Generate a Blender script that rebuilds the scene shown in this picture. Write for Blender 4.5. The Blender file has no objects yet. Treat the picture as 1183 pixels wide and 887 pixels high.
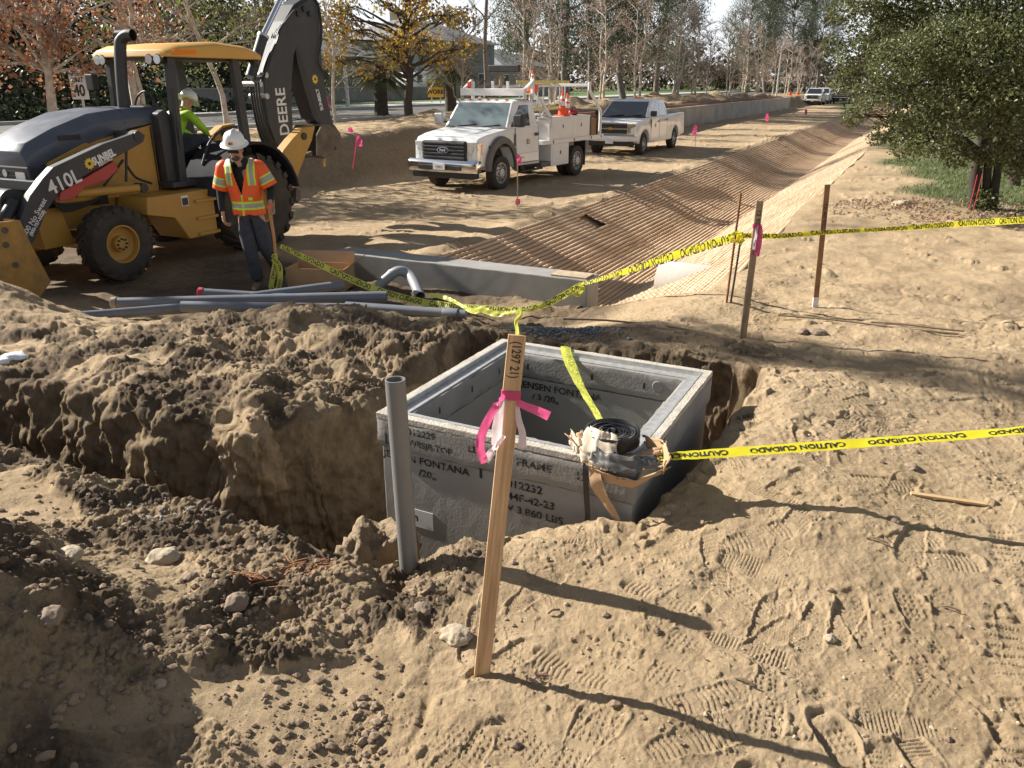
import bpy, bmesh, math, random
import numpy as np
from mathutils import Vector, Matrix, Euler
R = math.radians
sc = bpy.context.scene
col = sc.collection
# ---------------------------------------------------------------- camera
cam_data = bpy.data.cameras.new('camera'); cam = bpy.data.objects.new('camera', cam_data); col.objects.link(cam)
CAMZ = 1.75
cam.location = (0, 0, CAMZ); cam.rotation_euler = (R(90 - 20.9), 0, 0)
cam_data.sensor_width = 36; cam_data.lens = 36 * 911 / 1183
cam_data.clip_start = 0.05; cam_data.clip_end = 3000
sc.camera = cam
# ---------------------------------------------------------------- sky + sun
SUN_EL, SUN_XY = 31.5, (-0.912, 0.410)           # where the sun stands, seen from the ground
w = bpy.data.worlds.new('World'); sc.world = w; w.use_nodes = True
wn = w.node_tree.nodes; wl = w.node_tree.links
bg = wn['Background']; sky = wn.new('ShaderNodeTexSky'); sky.sky_type = 'NISHITA'; sky.sun_disc = False
sky.sun_elevation = R(SUN_EL); sky.sun_rotation = math.atan2(SUN_XY[0], SUN_XY[1])
sky.air_density = 1.0; sky.dust_density = 0.9; sky.ozone_density = 1.2; sky.altitude = 300
hs_ = wn.new('ShaderNodeHueSaturation'); hs_.inputs['Saturation'].default_value = 0.5; wl.new(sky.outputs[0], hs_.inputs['Color']); 
tcw = wn.new('ShaderNodeTexCoord'); sep = wn.new('ShaderNodeSeparateXYZ'); wl.new(tcw.outputs['Generated'], sep.inputs[0])   # pale winter haze low in the sky
mrw = wn.new('ShaderNodeMapRange'); mrw.interpolation_type = 'SMOOTHSTEP'; mrw.inputs[1].default_value = 0.0; mrw.inputs[2].default_value = 0.34; mrw.inputs[3].default_value = 0.80; mrw.inputs[4].default_value = 0.0
wl.new(sep.outputs['Z'], mrw.inputs[0]); mxw = wn.new('ShaderNodeMix'); mxw.data_type = 'RGBA'; wl.new(mrw.outputs[0], mxw.inputs['Factor']); wl.new(hs_.outputs[0], mxw.inputs['A']); mxw.inputs['B'].default_value = (11.0, 11.4, 12.0, 1); wl.new(mxw.outputs['Result'], bg.inputs[0])
bg.inputs[1].default_value = 0.052
sd = bpy.data.lights.new('sun', 'SUN'); sd.energy = 5.0; sd.angle = R(0.5); sd.color = (1.0, 0.945, 0.86)
sun = bpy.data.objects.new('sun', sd); col.objects.link(sun)
sdir = Vector((SUN_XY[0] * math.cos(R(SUN_EL)), SUN_XY[1] * math.cos(R(SUN_EL)), math.sin(R(SUN_EL)))).normalized()
sun.rotation_euler = sdir.to_track_quat('Z', 'Y').to_euler()
vs = sc.view_settings; vs.view_transform = 'Standard'; vs.look = 'None'; vs.exposure = 1.10; vs.gamma = 1.0
vs.use_curve_mapping = False
sc.cycles.max_bounces = 6; sc.cycles.diffuse_bounces = 3; sc.cycles.transparent_max_bounces = 6
# ---------------------------------------------------------------- site frame: u runs along the channel, v across it (to the right)
AX = (0.4505, 0.8928); BX = (0.8928, -0.4505); ROT = math.atan2(AX[1], AX[0])
def uv(u, v, z=0.0): return Vector((u * AX[0] + v * BX[0], u * AX[1] + v * BX[1], z))
def to_uv(x, y): return x * AX[0] + y * AX[1], x * BX[0] + y * BX[1]
# ---------------------------------------------------------------- noise
_rng = np.random.RandomState(7)
_perm = np.concatenate([_rng.permutation(256)] * 3).astype(np.int32)
_ga = _rng.rand(256) * 2 * np.pi; _gx = np.cos(_ga).astype(np.float32); _gy = np.sin(_ga).astype(np.float32)
_g3 = _rng.randn(256, 3).astype(np.float32); _g3 /= np.linalg.norm(_g3, axis=1)[:, None]
_rv = _rng.rand(256).astype(np.float32); _rv2 = _rng.rand(256).astype(np.float32); _rv3 = _rng.rand(256).astype(np.float32)
def _f(t): return t * t * t * (t * (t * 6 - 15) + 10)
def pn(x, y, s=0):
    x = np.asarray(x, dtype=np.float64) + 17.3 * s; y = np.asarray(y, dtype=np.float64) - 9.1 * s
    xi = np.floor(x).astype(np.int64); yi = np.floor(y).astype(np.int64); xf = (x - xi); yf = (y - yi); xi &= 255; yi &= 255
    u_, v_ = _f(xf), _f(yf)
    def g(ix, iy, dx, dy):
        h = _perm[_perm[(ix & 255)] + (iy & 255)]; return _gx[h] * dx + _gy[h] * dy
    a = g(xi, yi, xf, yf); b = g(xi + 1, yi, xf - 1, yf); c = g(xi, yi + 1, xf, yf - 1); d = g(xi + 1, yi + 1, xf - 1, yf - 1)
    return ((a + (b - a) * u_) * (1 - v_) + (c + (d - c) * u_) * v_) * 1.45
def fbm(x, y, o=4, s=0, gain=0.5):
    r = 0; a = 1.0
    for i in range(o): r = r + a * pn(x, y, s + i); x = np.asarray(x) * 2.03; y = np.asarray(y) * 2.03; a *= gain
    return r
def pn3(x, y, z, s=0):
    x = np.asarray(x) + 11.7 * s; y = np.asarray(y) + 5.3 * s; z = np.asarray(z) - 7.9 * s
    i = [np.floor(q).astype(np.int64) for q in (x, y, z)]; f = [x - i[0], y - i[1], z - i[2]]; i = [q & 255 for q in i]; w_ = [_f(q) for q in f]
    out = 0
    for dx in (0, 1):
        for dy in (0, 1):
            for dz in (0, 1):
                h = _perm[_perm[_perm[(i[0] + dx) & 255] + ((i[1] + dy) & 255)] + ((i[2] + dz) & 255)]
                gg = _g3[h]; t = gg[..., 0] * (f[0] - dx) + gg[..., 1] * (f[1] - dy) + gg[..., 2] * (f[2] - dz)
                out = out + t * (w_[0] if dx else 1 - w_[0]) * (w_[1] if dy else 1 - w_[1]) * (w_[2] if dz else 1 - w_[2])
    return out * 1.5
def clods(x, y, scale, s=0, prob=0.7):
    """height of half-buried lumps, cell size = scale"""
    x = np.asarray(x) / scale + 31.7 * s; y = np.asarray(y) / scale - 13.3 * s
    x = x + 0.25 * pn(x * 2.1, y * 2.1, s + 3); y = y + 0.25 * pn(x * 2.3, y * 2.3, s + 5)
    xi = np.floor(x).astype(np.int64); yi = np.floor(y).astype(np.int64); best = np.zeros_like(x)
    for dx in (-1, 0, 1):
        for dy in (-1, 0, 1):
            cx = xi + dx; cy = yi + dy; h = _perm[_perm[cx & 255] + (cy & 255)]
            px = cx + 0.15 + 0.7 * _rv[h]; py = cy + 0.15 + 0.7 * _rv2[h]; rr = 0.22 + 0.5 * _rv3[h] ** 1.5
            rr = rr * (_rv[(h * 7 + 3) & 255] < prob)
            d2 = (x - px) ** 2 + (y - py) ** 2
            best = np.maximum(best, np.sqrt(np.maximum(rr * rr - d2, 0)))
    return best * scale
def sst(a, b, x):
    t = np.clip((np.asarray(x, dtype=np.float64) - a) / (b - a), 0, 1); return t * t * (3 - 2 * t)
# ---------------------------------------------------------------- materials
MATS = {}
def srgb(r, g, b):
    f = lambda c: (c / 255) / 12.92 if c <= 10 else ((c / 255 + 0.055) / 1.055) ** 2.4
    return (f(r), f(g), f(b))
def mat(name, c, rough=0.6, metal=0.0, var=0.12, vscale=6.0, dust=0.0, bump=0.0, bscale=40.0, dustc=(0.30, 0.22, 0.14), spec=0.5, coat=0.0, trans=None, alpha=None):
    if name in MATS: return MATS[name]
    m = bpy.data.materials.new(name); m.use_nodes = True; n = m.node_tree.nodes; l = m.node_tree.links; b = n['Principled BSDF']
    b.inputs['Roughness'].default_value = rough; b.inputs['Metallic'].default_value = metal; b.inputs['Specular IOR Level'].default_value = spec
    b.inputs['Coat Weight'].default_value = coat
    tc = n.new('ShaderNodeTexCoord'); nz = n.new('ShaderNodeTexNoise'); nz.inputs['Scale'].default_value = vscale; nz.inputs['Detail'].default_value = 6
    l.new(tc.outputs['Object'], nz.inputs['Vector'])
    cr = n.new('ShaderNodeValToRGB'); e = cr.color_ramp.elements
    e[0].position = 0.3; e[1].position = 0.72
    e[0].color = (c[0] * (1 - var), c[1] * (1 - var), c[2] * (1 - var), 1); e[1].color = (min(c[0] * (1 + var), 1), min(c[1] * (1 + var), 1), min(c[2] * (1 + var), 1), 1)
    l.new(nz.outputs['Fac'], cr.inputs['Fac']); out = cr.outputs['Color']
    if dust > 0:
        n2 = n.new('ShaderNodeTexNoise'); n2.inputs['Scale'].default_value = 3.1; n2.inputs['Detail'].default_value = 8; n2.inputs['Roughness'].default_value = 0.7
        l.new(tc.outputs['Object'], n2.inputs['Vector'])
        mr = n.new('ShaderNodeMapRange'); mr.inputs[1].default_value = 0.42; mr.inputs[2].default_value = 0.75; mr.inputs[3].default_value = dust * 0.25; mr.inputs[4].default_value = dust
        l.new(n2.outputs['Fac'], mr.inputs[0]); mx = n.new('ShaderNodeMix'); mx.data_type = 'RGBA'
        l.new(mr.outputs[0], mx.inputs['Factor']); l.new(out, mx.inputs['A']); mx.inputs['B'].default_value = (*dustc, 1); out = mx.outputs['Result']
        r2 = n.new('ShaderNodeMapRange'); r2.inputs[3].default_value = rough; r2.inputs[4].default_value = 0.9; l.new(mr.outputs[0], r2.inputs[0]); l.new(r2.outputs[0], b.inputs['Roughness'])
    l.new(out, b.inputs['Base Color'])
    if bump > 0:
        n3 = n.new('ShaderNodeTexNoise'); n3.inputs['Scale'].default_value = bscale; n3.inputs['Detail'].default_value = 5; l.new(tc.outputs['Object'], n3.inputs['Vector'])
        bp = n.new('ShaderNodeBump'); bp.inputs['Strength'].default_value = bump; bp.inputs['Distance'].default_value = 0.01; l.new(n3.outputs['Fac'], bp.inputs['Height']); l.new(bp.outputs[0], b.inputs['Normal'])
    if trans is not None:
        tr = n.new('ShaderNodeBsdfTranslucent'); l.new(out, tr.inputs['Color']); ms = n.new('ShaderNodeMixShader'); ms.inputs[0].default_value = trans
        l.new(b.outputs[0], ms.inputs[1]); l.new(tr.outputs[0], ms.inputs[2]); l.new(ms.outputs[0], n['Material Output'].inputs['Surface'])
    if alpha is not None: b.inputs['Alpha'].default_value = alpha
    MATS[name] = m; return m
def leafmat(name, cols, rough=0.55, trans=0.35):
    if name in MATS: return MATS[name]
    m = bpy.data.materials.new(name); m.use_nodes = True; n = m.node_tree.nodes; l = m.node_tree.links; b = n['Principled BSDF']
    b.inputs['Roughness'].default_value = rough
    g = n.new('ShaderNodeNewGeometry'); cr = n.new('ShaderNodeValToRGB'); e = cr.color_ramp.elements
    while len(e) < len(cols): e.new(0.5)
    for i, c in enumerate(cols): e[i].position = i / max(1, len(cols) - 1); e[i].color = (*c, 1)
    l.new(g.outputs['Random Per Island'], cr.inputs['Fac']); l.new(cr.outputs[0], b.inputs['Base Color'])
    tr = n.new('ShaderNodeBsdfTranslucent'); l.new(cr.outputs[0], tr.inputs['Color']); ms = n.new('ShaderNodeMixShader'); ms.inputs[0].default_value = trans
    l.new(b.outputs[0], ms.inputs[1]); l.new(tr.outputs[0], ms.inputs[2]); l.new(ms.outputs[0], n['Material Output'].inputs['Surface'])
    MATS[name] = m; return m
# ---------------------------------------------------------------- mesh building
class MB:
    """collects shapes, build() links them as ONE mesh object"""
    def __init__(s): s.v = []; s.f = []; s.mi = []; s.cur = 0
    def m(s, i): s.cur = i; return s
    def add(s, vs_, fs_):
        o = len(s.v); s.v.extend([tuple(q) for q in vs_]); s.f.extend([tuple(i + o for i in q) for q in fs_]); s.mi.extend([s.cur] * len(fs_)); return s
    def box(s, x0, x1, y0, y1, z0, z1, M_=None):
        p = [Vector(q) for q in ((x0, y0, z0), (x1, y0, z0), (x1, y1, z0), (x0, y1, z0), (x0, y0, z1), (x1, y0, z1), (x1, y1, z1), (x0, y1, z1))]
        if M_ is not None: p = [M_ @ q for q in p]
        return s.add(p, [(0, 3, 2, 1), (4, 5, 6, 7), (0, 1, 5, 4), (1, 2, 6, 5), (2, 3, 7, 6), (3, 0, 4, 7)])
    def prism(s, pts, y0, y1, f=None):
        """outline in x,z extruded along y; f(x,y,z)->(x,y,z) bends it"""
        n = len(pts); ar = sum(pts[i][0] * pts[(i + 1) % n][1] - pts[(i + 1) % n][0] * pts[i][1] for i in range(n))
        if ar < 0: pts = pts[::-1]
        A = [(p[0], y0, p[1]) for p in pts]; B = [(p[0], y1, p[1]) for p in pts]; V_ = A + B
        if f: V_ = [f(*q) for q in V_]
        F_ = [tuple(range(n)), tuple(range(2 * n - 1, n - 1, -1))] + [(i, i + n, (i + 1) % n + n, (i + 1) % n) for i in range(n)]
        return s.add(V_, F_)
    def prism_z(s, pts, z0, z1):
        n = len(pts); A = [(p[0], p[1], z0) for p in pts]; B = [(p[0], p[1], z1) for p in pts]
        ar = sum(pts[i][0] * pts[(i + 1) % n][1] - pts[(i + 1) % n][0] * pts[i][1] for i in range(n))
        if ar < 0: A.reverse(); B.reverse()
        return s.add(A + B, [tuple(range(n - 1, -1, -1)), tuple(range(n, 2 * n))] + [(i, (i + 1) % n, (i + 1) % n + n, i + n) for i in range(n)])
    def tube(s, path, r, n=10, caps=True, closed=False, hollow=0.0):
        P_ = [Vector(p) for p in path]; k = len(P_); rs = r if hasattr(r, '__len__') else [r] * k
        rings = []; prev = None
        for i in range(k):
            if closed: t = P_[(i + 1) % k] - P_[i - 1]
            else: t = P_[min(i + 1, k - 1)] - P_[max(i - 1, 0)]
            t = t.normalized() if t.length > 1e-9 else Vector((0, 0, 1))
            if prev is None: prev = t.orthogonal().normalized()
            prev = (prev - t * prev.dot(t)); prev = prev.normalized() if prev.length > 1e-6 else t.orthogonal().normalized()
            bb = t.cross(prev); rings.append([P_[i] + (prev * math.cos(2 * math.pi * j / n) + bb * math.sin(2 * math.pi * j / n)) * rs[i] for j in range(n)])
        V_ = [q for ring in rings for q in ring]; F_ = []
        for i in range(k if closed else k - 1):
            for j in range(n):
                a0 = i * n + j; a1 = i * n + (j + 1) % n; b0 = ((i + 1) % k) * n + j; b1 = ((i + 1) % k) * n + (j + 1) % n; F_.append((a0, a1, b1, b0))
        if hollow and not closed:
            o = len(V_)
            for i in (0, k - 1):
                t = (P_[1] - P_[0]).normalized() if i == 0 else (P_[-2] - P_[-1]).normalized()
                c0 = P_[i]; b0 = len(V_)
                V_ += [c0 + (q - c0) * (1 - hollow) for q in rings[i]]; V_ += [c0 + (q - c0) * (1 - hollow) + t * min(0.25, rs[i] * 5) for q in rings[i]]
                for j in range(n):
                    j2 = (j + 1) % n; e0, e1 = i * n + j, i * n + j2
                    if i == 0: F_ += [(e1, e0, b0 + j, b0 + j2), (b0 + j2, b0 + j, b0 + n + j, b0 + n + j2)]
                    else: F_ += [(e0, e1, b0 + j2, b0 + j), (b0 + j, b0 + j2, b0 + n + j2, b0 + n + j)]
                F_.append(tuple(b0 + n + j for j in range(n)))
        elif caps and not closed: F_ += [tuple(range(n - 1, -1, -1)), tuple(range((k - 1) * n, k * n))]
        return s.add(V_, F_)
    def cyl(s, a, b, r, r2=None, n=16, hollow=0.0): return s.tube([a, b], [r, r if r2 is None else r2], n, hollow=hollow)
    def lathe(s, prof, c=(0, 0, 0), axis='Z', n=24, sx=1, sy=1):
        k = len(prof); V_ = []
        for r_, h in prof:
            for j in range(n):
                t = 2 * math.pi * j / n; p = (r_ * math.cos(t) * sx, r_ * math.sin(t) * sy, h)
                if axis == 'Y': p = (p[0], p[2], -p[1])
                if axis == 'X': p = (p[2], p[0], p[1])
                V_.append((p[0] + c[0], p[1] + c[1], p[2] + c[2]))
        F_ = [(i * n + j, i * n + (j + 1) % n, (i + 1) * n + (j + 1) % n, (i + 1) * n + j) for i in range(k - 1) for j in range(n)]
        F_ += [tuple(range(n - 1, -1, -1)), tuple(range((k - 1) * n, k * n))]
        return s.add(V_, F_)
    def loft(s, rings, caps=True):
        n = len(rings[0]); k = len(rings); V_ = [q for r_ in rings for q in r_]
        F_ = [(i * n + j, i * n + (j + 1) % n, (i + 1) * n + (j + 1) % n, (i + 1) * n + j) for i in range(k - 1) for j in range(n)]
        if caps: F_ += [tuple(range(n - 1, -1, -1)), tuple(range((k - 1) * n, k * n))]
        return s.add(V_, F_)
    def ball(s, c, r, sx=1, sy=1, sz=1, n=12):
        prof = [(max(1e-4, math.sin(math.pi * i / n)) * r, -math.cos(math.pi * i / n) * r * sz) for i in range(n + 1)]
        return s.lathe(prof, c, 'Z', n + 4, sx, sy)
    def build(s, name, mats, parent=None, smooth=0, bevel=0, segs=2, loc=None, rot=None, fixn=True):
        me = bpy.data.meshes.new(name); me.from_pydata(s.v, [], s.f)
        mats = mats if isinstance(mats, (list, tuple)) else [mats]
        for m_ in mats: me.materials.append(m_)
        if len(mats) > 1: me.polygons.foreach_set('material_index', s.mi)
        if fixn:
            bm = bmesh.new(); bm.from_mesh(me); bmesh.ops.recalc_face_normals(bm, faces=bm.faces)
            if bevel:
                es = [e for e in bm.edges if len(e.link_faces) == 2 and e.calc_face_angle(0) > R(28)]
                bmesh.ops.bevel(bm, geom=es, offset=bevel, segments=segs, affect='EDGES', profile=0.5, clamp_overlap=True)
            bm.to_mesh(me); bm.free()
        if smooth:
            me.polygons.foreach_set('use_smooth', [True] * len(me.polygons))
            if hasattr(me, 'set_sharp_from_angle'): me.set_sharp_from_angle(angle=R(smooth))
        me.update(); o = bpy.data.objects.new(name, me); col.objects.link(o)
        if parent is not None: o.parent = parent
        if loc is not None: o.location = loc
        if rot is not None: o.rotation_euler = rot
        return o
def tag(o, label=None, cat=None, group=None, kind=None):
    if label: o['label'] = label
    if cat: o['category'] = cat
    if group: o['group'] = group
    if kind: o['kind'] = kind
    return o
def thing(name, label, cat, loc=(0, 0, 0), rz=0.0, group=None, rot=None):
    o = bpy.data.objects.new(name, None); o.empty_display_size = 0.2; col.objects.link(o); o.location = loc
    o.rotation_euler = rot if rot is not None else (0, 0, rz); return tag(o, label, cat, group)
def dup(root, loc, rz, scale=None, label=None, group=None):
    def cp(o, par):
        c = o.copy(); col.objects.link(c)
        if par is not None: c.parent = par
        for ch in [q for q in KIDS.get(o.name, [])]: cp(ch, c)
        return c
    KIDS.clear()
    for q in col.objects:
        if q.parent: KIDS.setdefault(q.parent.name, []).append(q)
    r_ = cp(root, None); r_.location = loc; r_.rotation_euler = (0, 0, rz)
    if scale: r_.scale = scale
    if label: r_['label'] = label
    if group: r_['group'] = group
    return r_
KIDS = {}
def np_mesh(name, V_, quads, mats, parent=None, smooth=True):
    me = bpy.data.meshes.new(name); V_ = np.asarray(V_, dtype=np.float32).reshape(-1, 3); quads = np.asarray(quads, dtype=np.int32); k = quads.shape[1]; nq = len(quads)
    me.vertices.add(len(V_)); me.vertices.foreach_set('co', V_.ravel()); me.loops.add(nq * k); me.loops.foreach_set('vertex_index', quads.ravel())
    me.polygons.add(nq); me.polygons.foreach_set('loop_start', np.arange(0, nq * k, k, dtype=np.int32))
    me.polygons.foreach_set('use_smooth', np.full(nq, smooth)); me.update(calc_edges=True)
    for m_ in (mats if isinstance(mats, (list, tuple)) else [mats]): me.materials.append(m_)
    o = bpy.data.objects.new(name, me); col.objects.link(o)
    if parent is not None: o.parent = parent
    return o
def textmesh(s_, size, bold=0.0):
    """vertices (x,y) and faces of flat lettering, centred"""
    c = bpy.data.curves.new('t', 'FONT'); c.body = s_; c.size = size; c.align_x = 'CENTER'; c.align_y = 'CENTER'; c.offset = bold; c.resolution_u = 3
    o = bpy.data.objects.new('t', c); col.objects.link(o); dg = bpy.context.evaluated_depsgraph_get(); dg.update()
    me = bpy.data.meshes.new_from_object(o.evaluated_get(dg)); V_ = [tuple(q.co) for q in me.vertices]; F_ = [tuple(p.vertices) for p in me.polygons]
    bpy.data.objects.remove(o); bpy.data.curves.remove(c); bpy.data.meshes.remove(me); return V_, F_
def letter(mb, s_, size, M_, bold=0.0, sx=1.0, off=0.003):
    V_, F_ = textmesh(s_, size, bold); mb.add([M_ @ Vector((x * sx, y, off)) for x, y, z in V_], F_); return mb
def frame(o, xd, yd):
    xd = Vector(xd).normalized(); yd = Vector(yd); yd = (yd - xd * yd.dot(xd)).normalized(); zd = xd.cross(yd)
    return Matrix(((xd.x, yd.x, zd.x, o[0]), (xd.y, yd.y, zd.y, o[1]), (xd.z, yd.z, zd.z, o[2]), (0, 0, 0, 1)))
def smooth_path(P_, n=8):
    P_ = [Vector(p) for p in P_]; out = []
    for i in range(len(P_) - 1):
        p0 = P_[max(i - 1, 0)]; p1 = P_[i]; p2 = P_[i + 1]; p3 = P_[min(i + 2, len(P_) - 1)]
        for j in range(n):
            t = j / n; out.append(0.5 * ((2 * p1) + (p2 - p0) * t + (2 * p0 - 5 * p1 + 4 * p2 - p3) * t * t + (3 * p1 - p0 - 3 * p2 + p3) * t ** 3))
    out.append(P_[-1]); return out
def at_px(px, py, z):
    """where the sight line through a photo pixel meets height z (used to read positions off the photo)"""
    x = (px - 591.5) / 911; y = (443.5 - py) / 911; c_, s_ = math.cos(R(20.9)), math.sin(R(20.9)); dx, dy, dz = x, c_ + y * s_, -s_ + y * c_; t = (z - CAMZ) / dz
    return Vector((dx * t, dy * t, z))
# ================================================================ terrain
CH_V = [-6.12, -4.6, -3.85, -1.85]; CH_Z = [-0.68, -1.36, -1.42, -0.33]
def base_z(u, v):
    sh = 4.8 - 0.9 * sst(-4.5, -6.5, v)
    zl = -0.68 * sst(0, 2.6, u - sh)
    zr = -0.02 - 0.30 * sst(4, 10, u)
    wv = sst(-3.6, -1.5, v)
    z = zl * (1 - wv) + zr * wv
    emb = sst(-12.7, -14.1, v + 0.35 * pn(u * 0.35, v * 0.2, 3)) * sst(6.5, 9, u)
    z = z + emb * 1.03
    z = z + 2.4 * sst(-28.8, -35, v) * (1 - sst(24, 33, u))
    return z
def channel_z(u, v):
    return np.interp(v, CH_V, CH_Z)
def pit_sdf(u, v):
    wu = 0.13 * pn(u * 0.9, v * 0.9, 9) * sst(-2.9, -3.4, v) + 0.08 * pn(u * 2.2, v * 2.2, 11) + 0.03 * pn(u * 7, v * 7, 12)
    wv = 0.07 * pn(u * 2.0, v * 2.0, 14) + 0.03 * pn(u * 7, v * 7, 15)
    U = u + wu; V = v + wv
    fr = 2.87 - 0.10 * sst(-1.0, -1.3, v) - 0.52 * sst(-1.3, -1.75, v)                       # the front bank, cut back on the left
    a_ = np.maximum(np.maximum(fr - U, U - 5.15), np.maximum(-3.05 - V, V + 0.68 + 0.13 * (1 - sst(3.0, 3.5, u))))
    a_ = np.where(v > -0.9, np.maximum(a_, U - 5.0 - 0.0 * u), a_)
    b_ = np.maximum(np.maximum(2.14 - U + 0.05 * v * 0, U - 2.92), np.maximum(-12 - V, V + 1.7))
    k = 0.12; h = np.clip(0.5 + 0.5 * (b_ - a_) / k, 0, 1)
    return b_ * (1 - h) + a_ * h - k * h * (1 - h)
PITD = 1.15
def macro(x, y):
    u, v = to_uv(x, y); r = np.hypot(x, y)
    z = base_z(u, v)
    g = lambda cx, cy, h, s1, s2=None: h * np.exp(-(((x - cx) / s1) ** 2 + ((y - cy) / (s2 or s1)) ** 2))
    z = z + g(-2.05, 6.15, 0.16, 0.6, 0.35) + g(-1.02, 5.75, 0.14, 0.38, 0.3) + g(-5.4, 7.1, 0.40, 0.9, 0.7)
    z = z + g(-2.15, 1.85, 0.80, 0.75, 0.62) + g(-1.0, 0.75, 0.22, 0.6, 0.35)
    z = z + g(0.16, 2.90, 0.05, 0.22) + g(-2.6, 4.9, 0.10, 0.8, 0.5) + g(-1.6, 4.5, 0.08, 0.4)
    z = z + g(-3.3, 3.2, 0.12, 0.9, 0.3) + g(0.6, 5.9, 0.06, 0.6, 0.25)
    z = z + 0.115 * sst(2.5, 3.1, u) * (1 - sst(4.7, 5.8, u)) * np.exp(-((v + 0.35) / 0.55) ** 2)
    near = 1 - sst(9, 16, r)
    z = z + near * (0.045 * fbm(x * 0.9, y * 0.9, 3, 21)) + (1 - near) * 0.05 * fbm(x * 0.25, y * 0.25, 3, 22) * (v > -13)
    # heaps behind the long wall
    hp = sst(-13.4, -14.4, v) * sst(-19, -17, v) * sst(20, 30, u) * (1 - sst(84, 92, u))
    z = z + hp * (0.28 + 0.35 * np.maximum(0, pn(u * 0.28, v * 0.55, 31)) * 2 + 0.12 * fbm(u * 0.9, v * 0.9, 3, 33))
    rid = np.exp(-((v + 13.9) / 0.7) ** 2) * sst(7, 10, u) * (1 - sst(34, 38, u)); z = z + rid * (0.08 + 0.16 * pn(u * 0.5, v * 0.5, 35))
    # ditch
    st = np.where(v > -3.25, 8.05, 8.62)
    inch = sst(0, 0.35, u - st) * (v > -6.12) * (v < -1.85)
    z = np.where(inch > 0, z * (1 - inch) + (channel_z(u, v) - 0.075) * inch, z)
    ed = np.exp(-((v + 6.45) / 0.22) ** 2) * sst(9, 10, u); z = z + ed * (0.06 + 0.06 * pn(u * 1.5, v * 3, 37)) * (1 - sst(40, 60, u))
    # pit round the vault and trench
    sd = pit_sdf(u, v)
    wd_ = 0.17 + 0.20 * sst(-2.9, -3.2, v) * sst(2.45, 2.6, u) + 0.30 * sst(-2.3, -2.7, v) * sst(2.95, 3.3, u) * (1 - sst(4.7, 5.1, u)); dep = sst(0.0, 1.0, -sd / wd_); rim = np.exp(-(np.maximum(sd, 0) / 0.12) ** 2) * (sd > -0.02)
    z = z - 0.12 * np.exp(-np.maximum(sd, 0) / 0.30) * sst(2.5, 2.8, u) * sst(-2.8, -3.1, v) * (1 - sst(4.6, 5.2, u))
    z = z * (1 - dep) + (-PITD + 0.06 * fbm(x * 3, y * 3, 2, 41)) * dep
    z = z - 0.13 * np.exp(-(np.maximum(sd, 0) / 0.24) ** 2) * (sd > -0.3) * sst(-1.9, -1.5, v) * sst(-0.9, -1.35, v) * (u < 3.3)
    z = z - 0.13 * sst(3.0, 4.6, u) * sst(-2.9, -3.4, v) * (1 - sst(4.8, 6.5, u)) - 0.10 * sst(-2.2, -3.6, x) * sst(3.9, 4.6, u) * (1 - sst(5, 6.5, u))
    return z, sd
def grass_mask(u, v):
    return sst(14.2, 16.5, u + 1.6 * pn(u * .6, v * .6, 122)) * sst(-0.3, 1.0, v + 0.9 * pn(u * 0.5, v * 0.5, 121) + .12 * (u - 16))
def churn_mask(x, y, u, v):
    e = x + 0.28 * pn(x * 1.3, y * 1.3, 51) + 0.1 * pn(x * 5, y * 5, 52)
    lim = np.interp(y, [0.5, 1.6, 2.4, 2.75, 3.2], [-0.35, -0.33, -0.25, -0.02, -0.3])
    m = sst(0.07, -0.10, e - lim)
    return m * (1 - sst(6.5, 8.5, np.hypot(x, y)))
NC, NR = 1250, 1150
th_in = np.linspace(R(-42), R(42), NC)
gap = np.concatenate([np.linspace(42, 70, 70)[1:], np.linspace(70, 180, 60)[1:]])
th = np.concatenate([-R(1) * gap[::-1], th_in, R(1) * gap])
S = np.concatenate([np.linspace(0.25, 1.1, 40, endpoint=False), np.geomspace(1.1, 12, 800, endpoint=False), np.geomspace(12, 90, 260, endpoint=False), np.geomspace(90, 1500, 60)])
TH, SS = np.meshgrid(th, S, indexing='ij')
X = np.sin(TH) * SS; Y = np.cos(TH) * SS
Zm, _ = macro(X, Y)
dr = np.diff(SS, axis=1); dz = np.diff(Zm, axis=1)
want = np.interp(SS[:, 1:], [0.25, 1.0, 1.3, 3.0, 5.0, 10, 20, 60, 200, 1500], [0.03, 0.008, 0.0042, 0.0062, 0.013, 0.045, 0.2, 1.2, 9, 120])
mt = np.hypot(dr, 0.9 * dz) / want
_k = np.hanning(35)[1:-1]; _k /= _k.sum(); _p = 16
_mp = np.concatenate([np.repeat(mt[:1], _p, 0), mt, np.repeat(mt[-1:], _p, 0)]).astype(np.float32)
mt = sum(_k[i] * _mp[i:i + len(th)] for i in range(33))          # neighbouring columns share the row spread so that rows stay tidy
cum = np.concatenate([np.zeros((len(th), 1)), np.cumsum(mt, axis=1)], axis=1); tot = cum[:, -1:]
Rr = np.empty((len(th), NR))
for j in range(len(th)): Rr[j] = np.interp(np.linspace(0, tot[j, 0], NR), cum[j], SS[j])
del TH, SS, X, Y, Zm, dr, dz, want, mt, cum, _mp
TH = np.repeat(th[:, None], NR, axis=1)
X = np.sin(TH) * Rr; Y = np.cos(TH) * Rr
Z, SD = macro(X, Y)
e_ = 0.012
zx = (macro(X + e_, Y)[0] - Z) / e_; zy = (macro(X, Y + e_)[0] - Z) / e_
U, V = to_uv(X, Y); RAD = np.hypot(X, Y)
slope = np.hypot(zx, zy); inv = 1 / np.sqrt(1 + slope ** 2)
NXx, NYy, NZz = -zx * inv, -zy * inv, inv
CM = churn_mask(X, Y, U, V)
WM = sst(0.8, 2.2, slope) * (RAD < 9) * (1 - sst(.05, .3, SD))
nearm = 1 - sst(7, 13, RAD)
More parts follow.
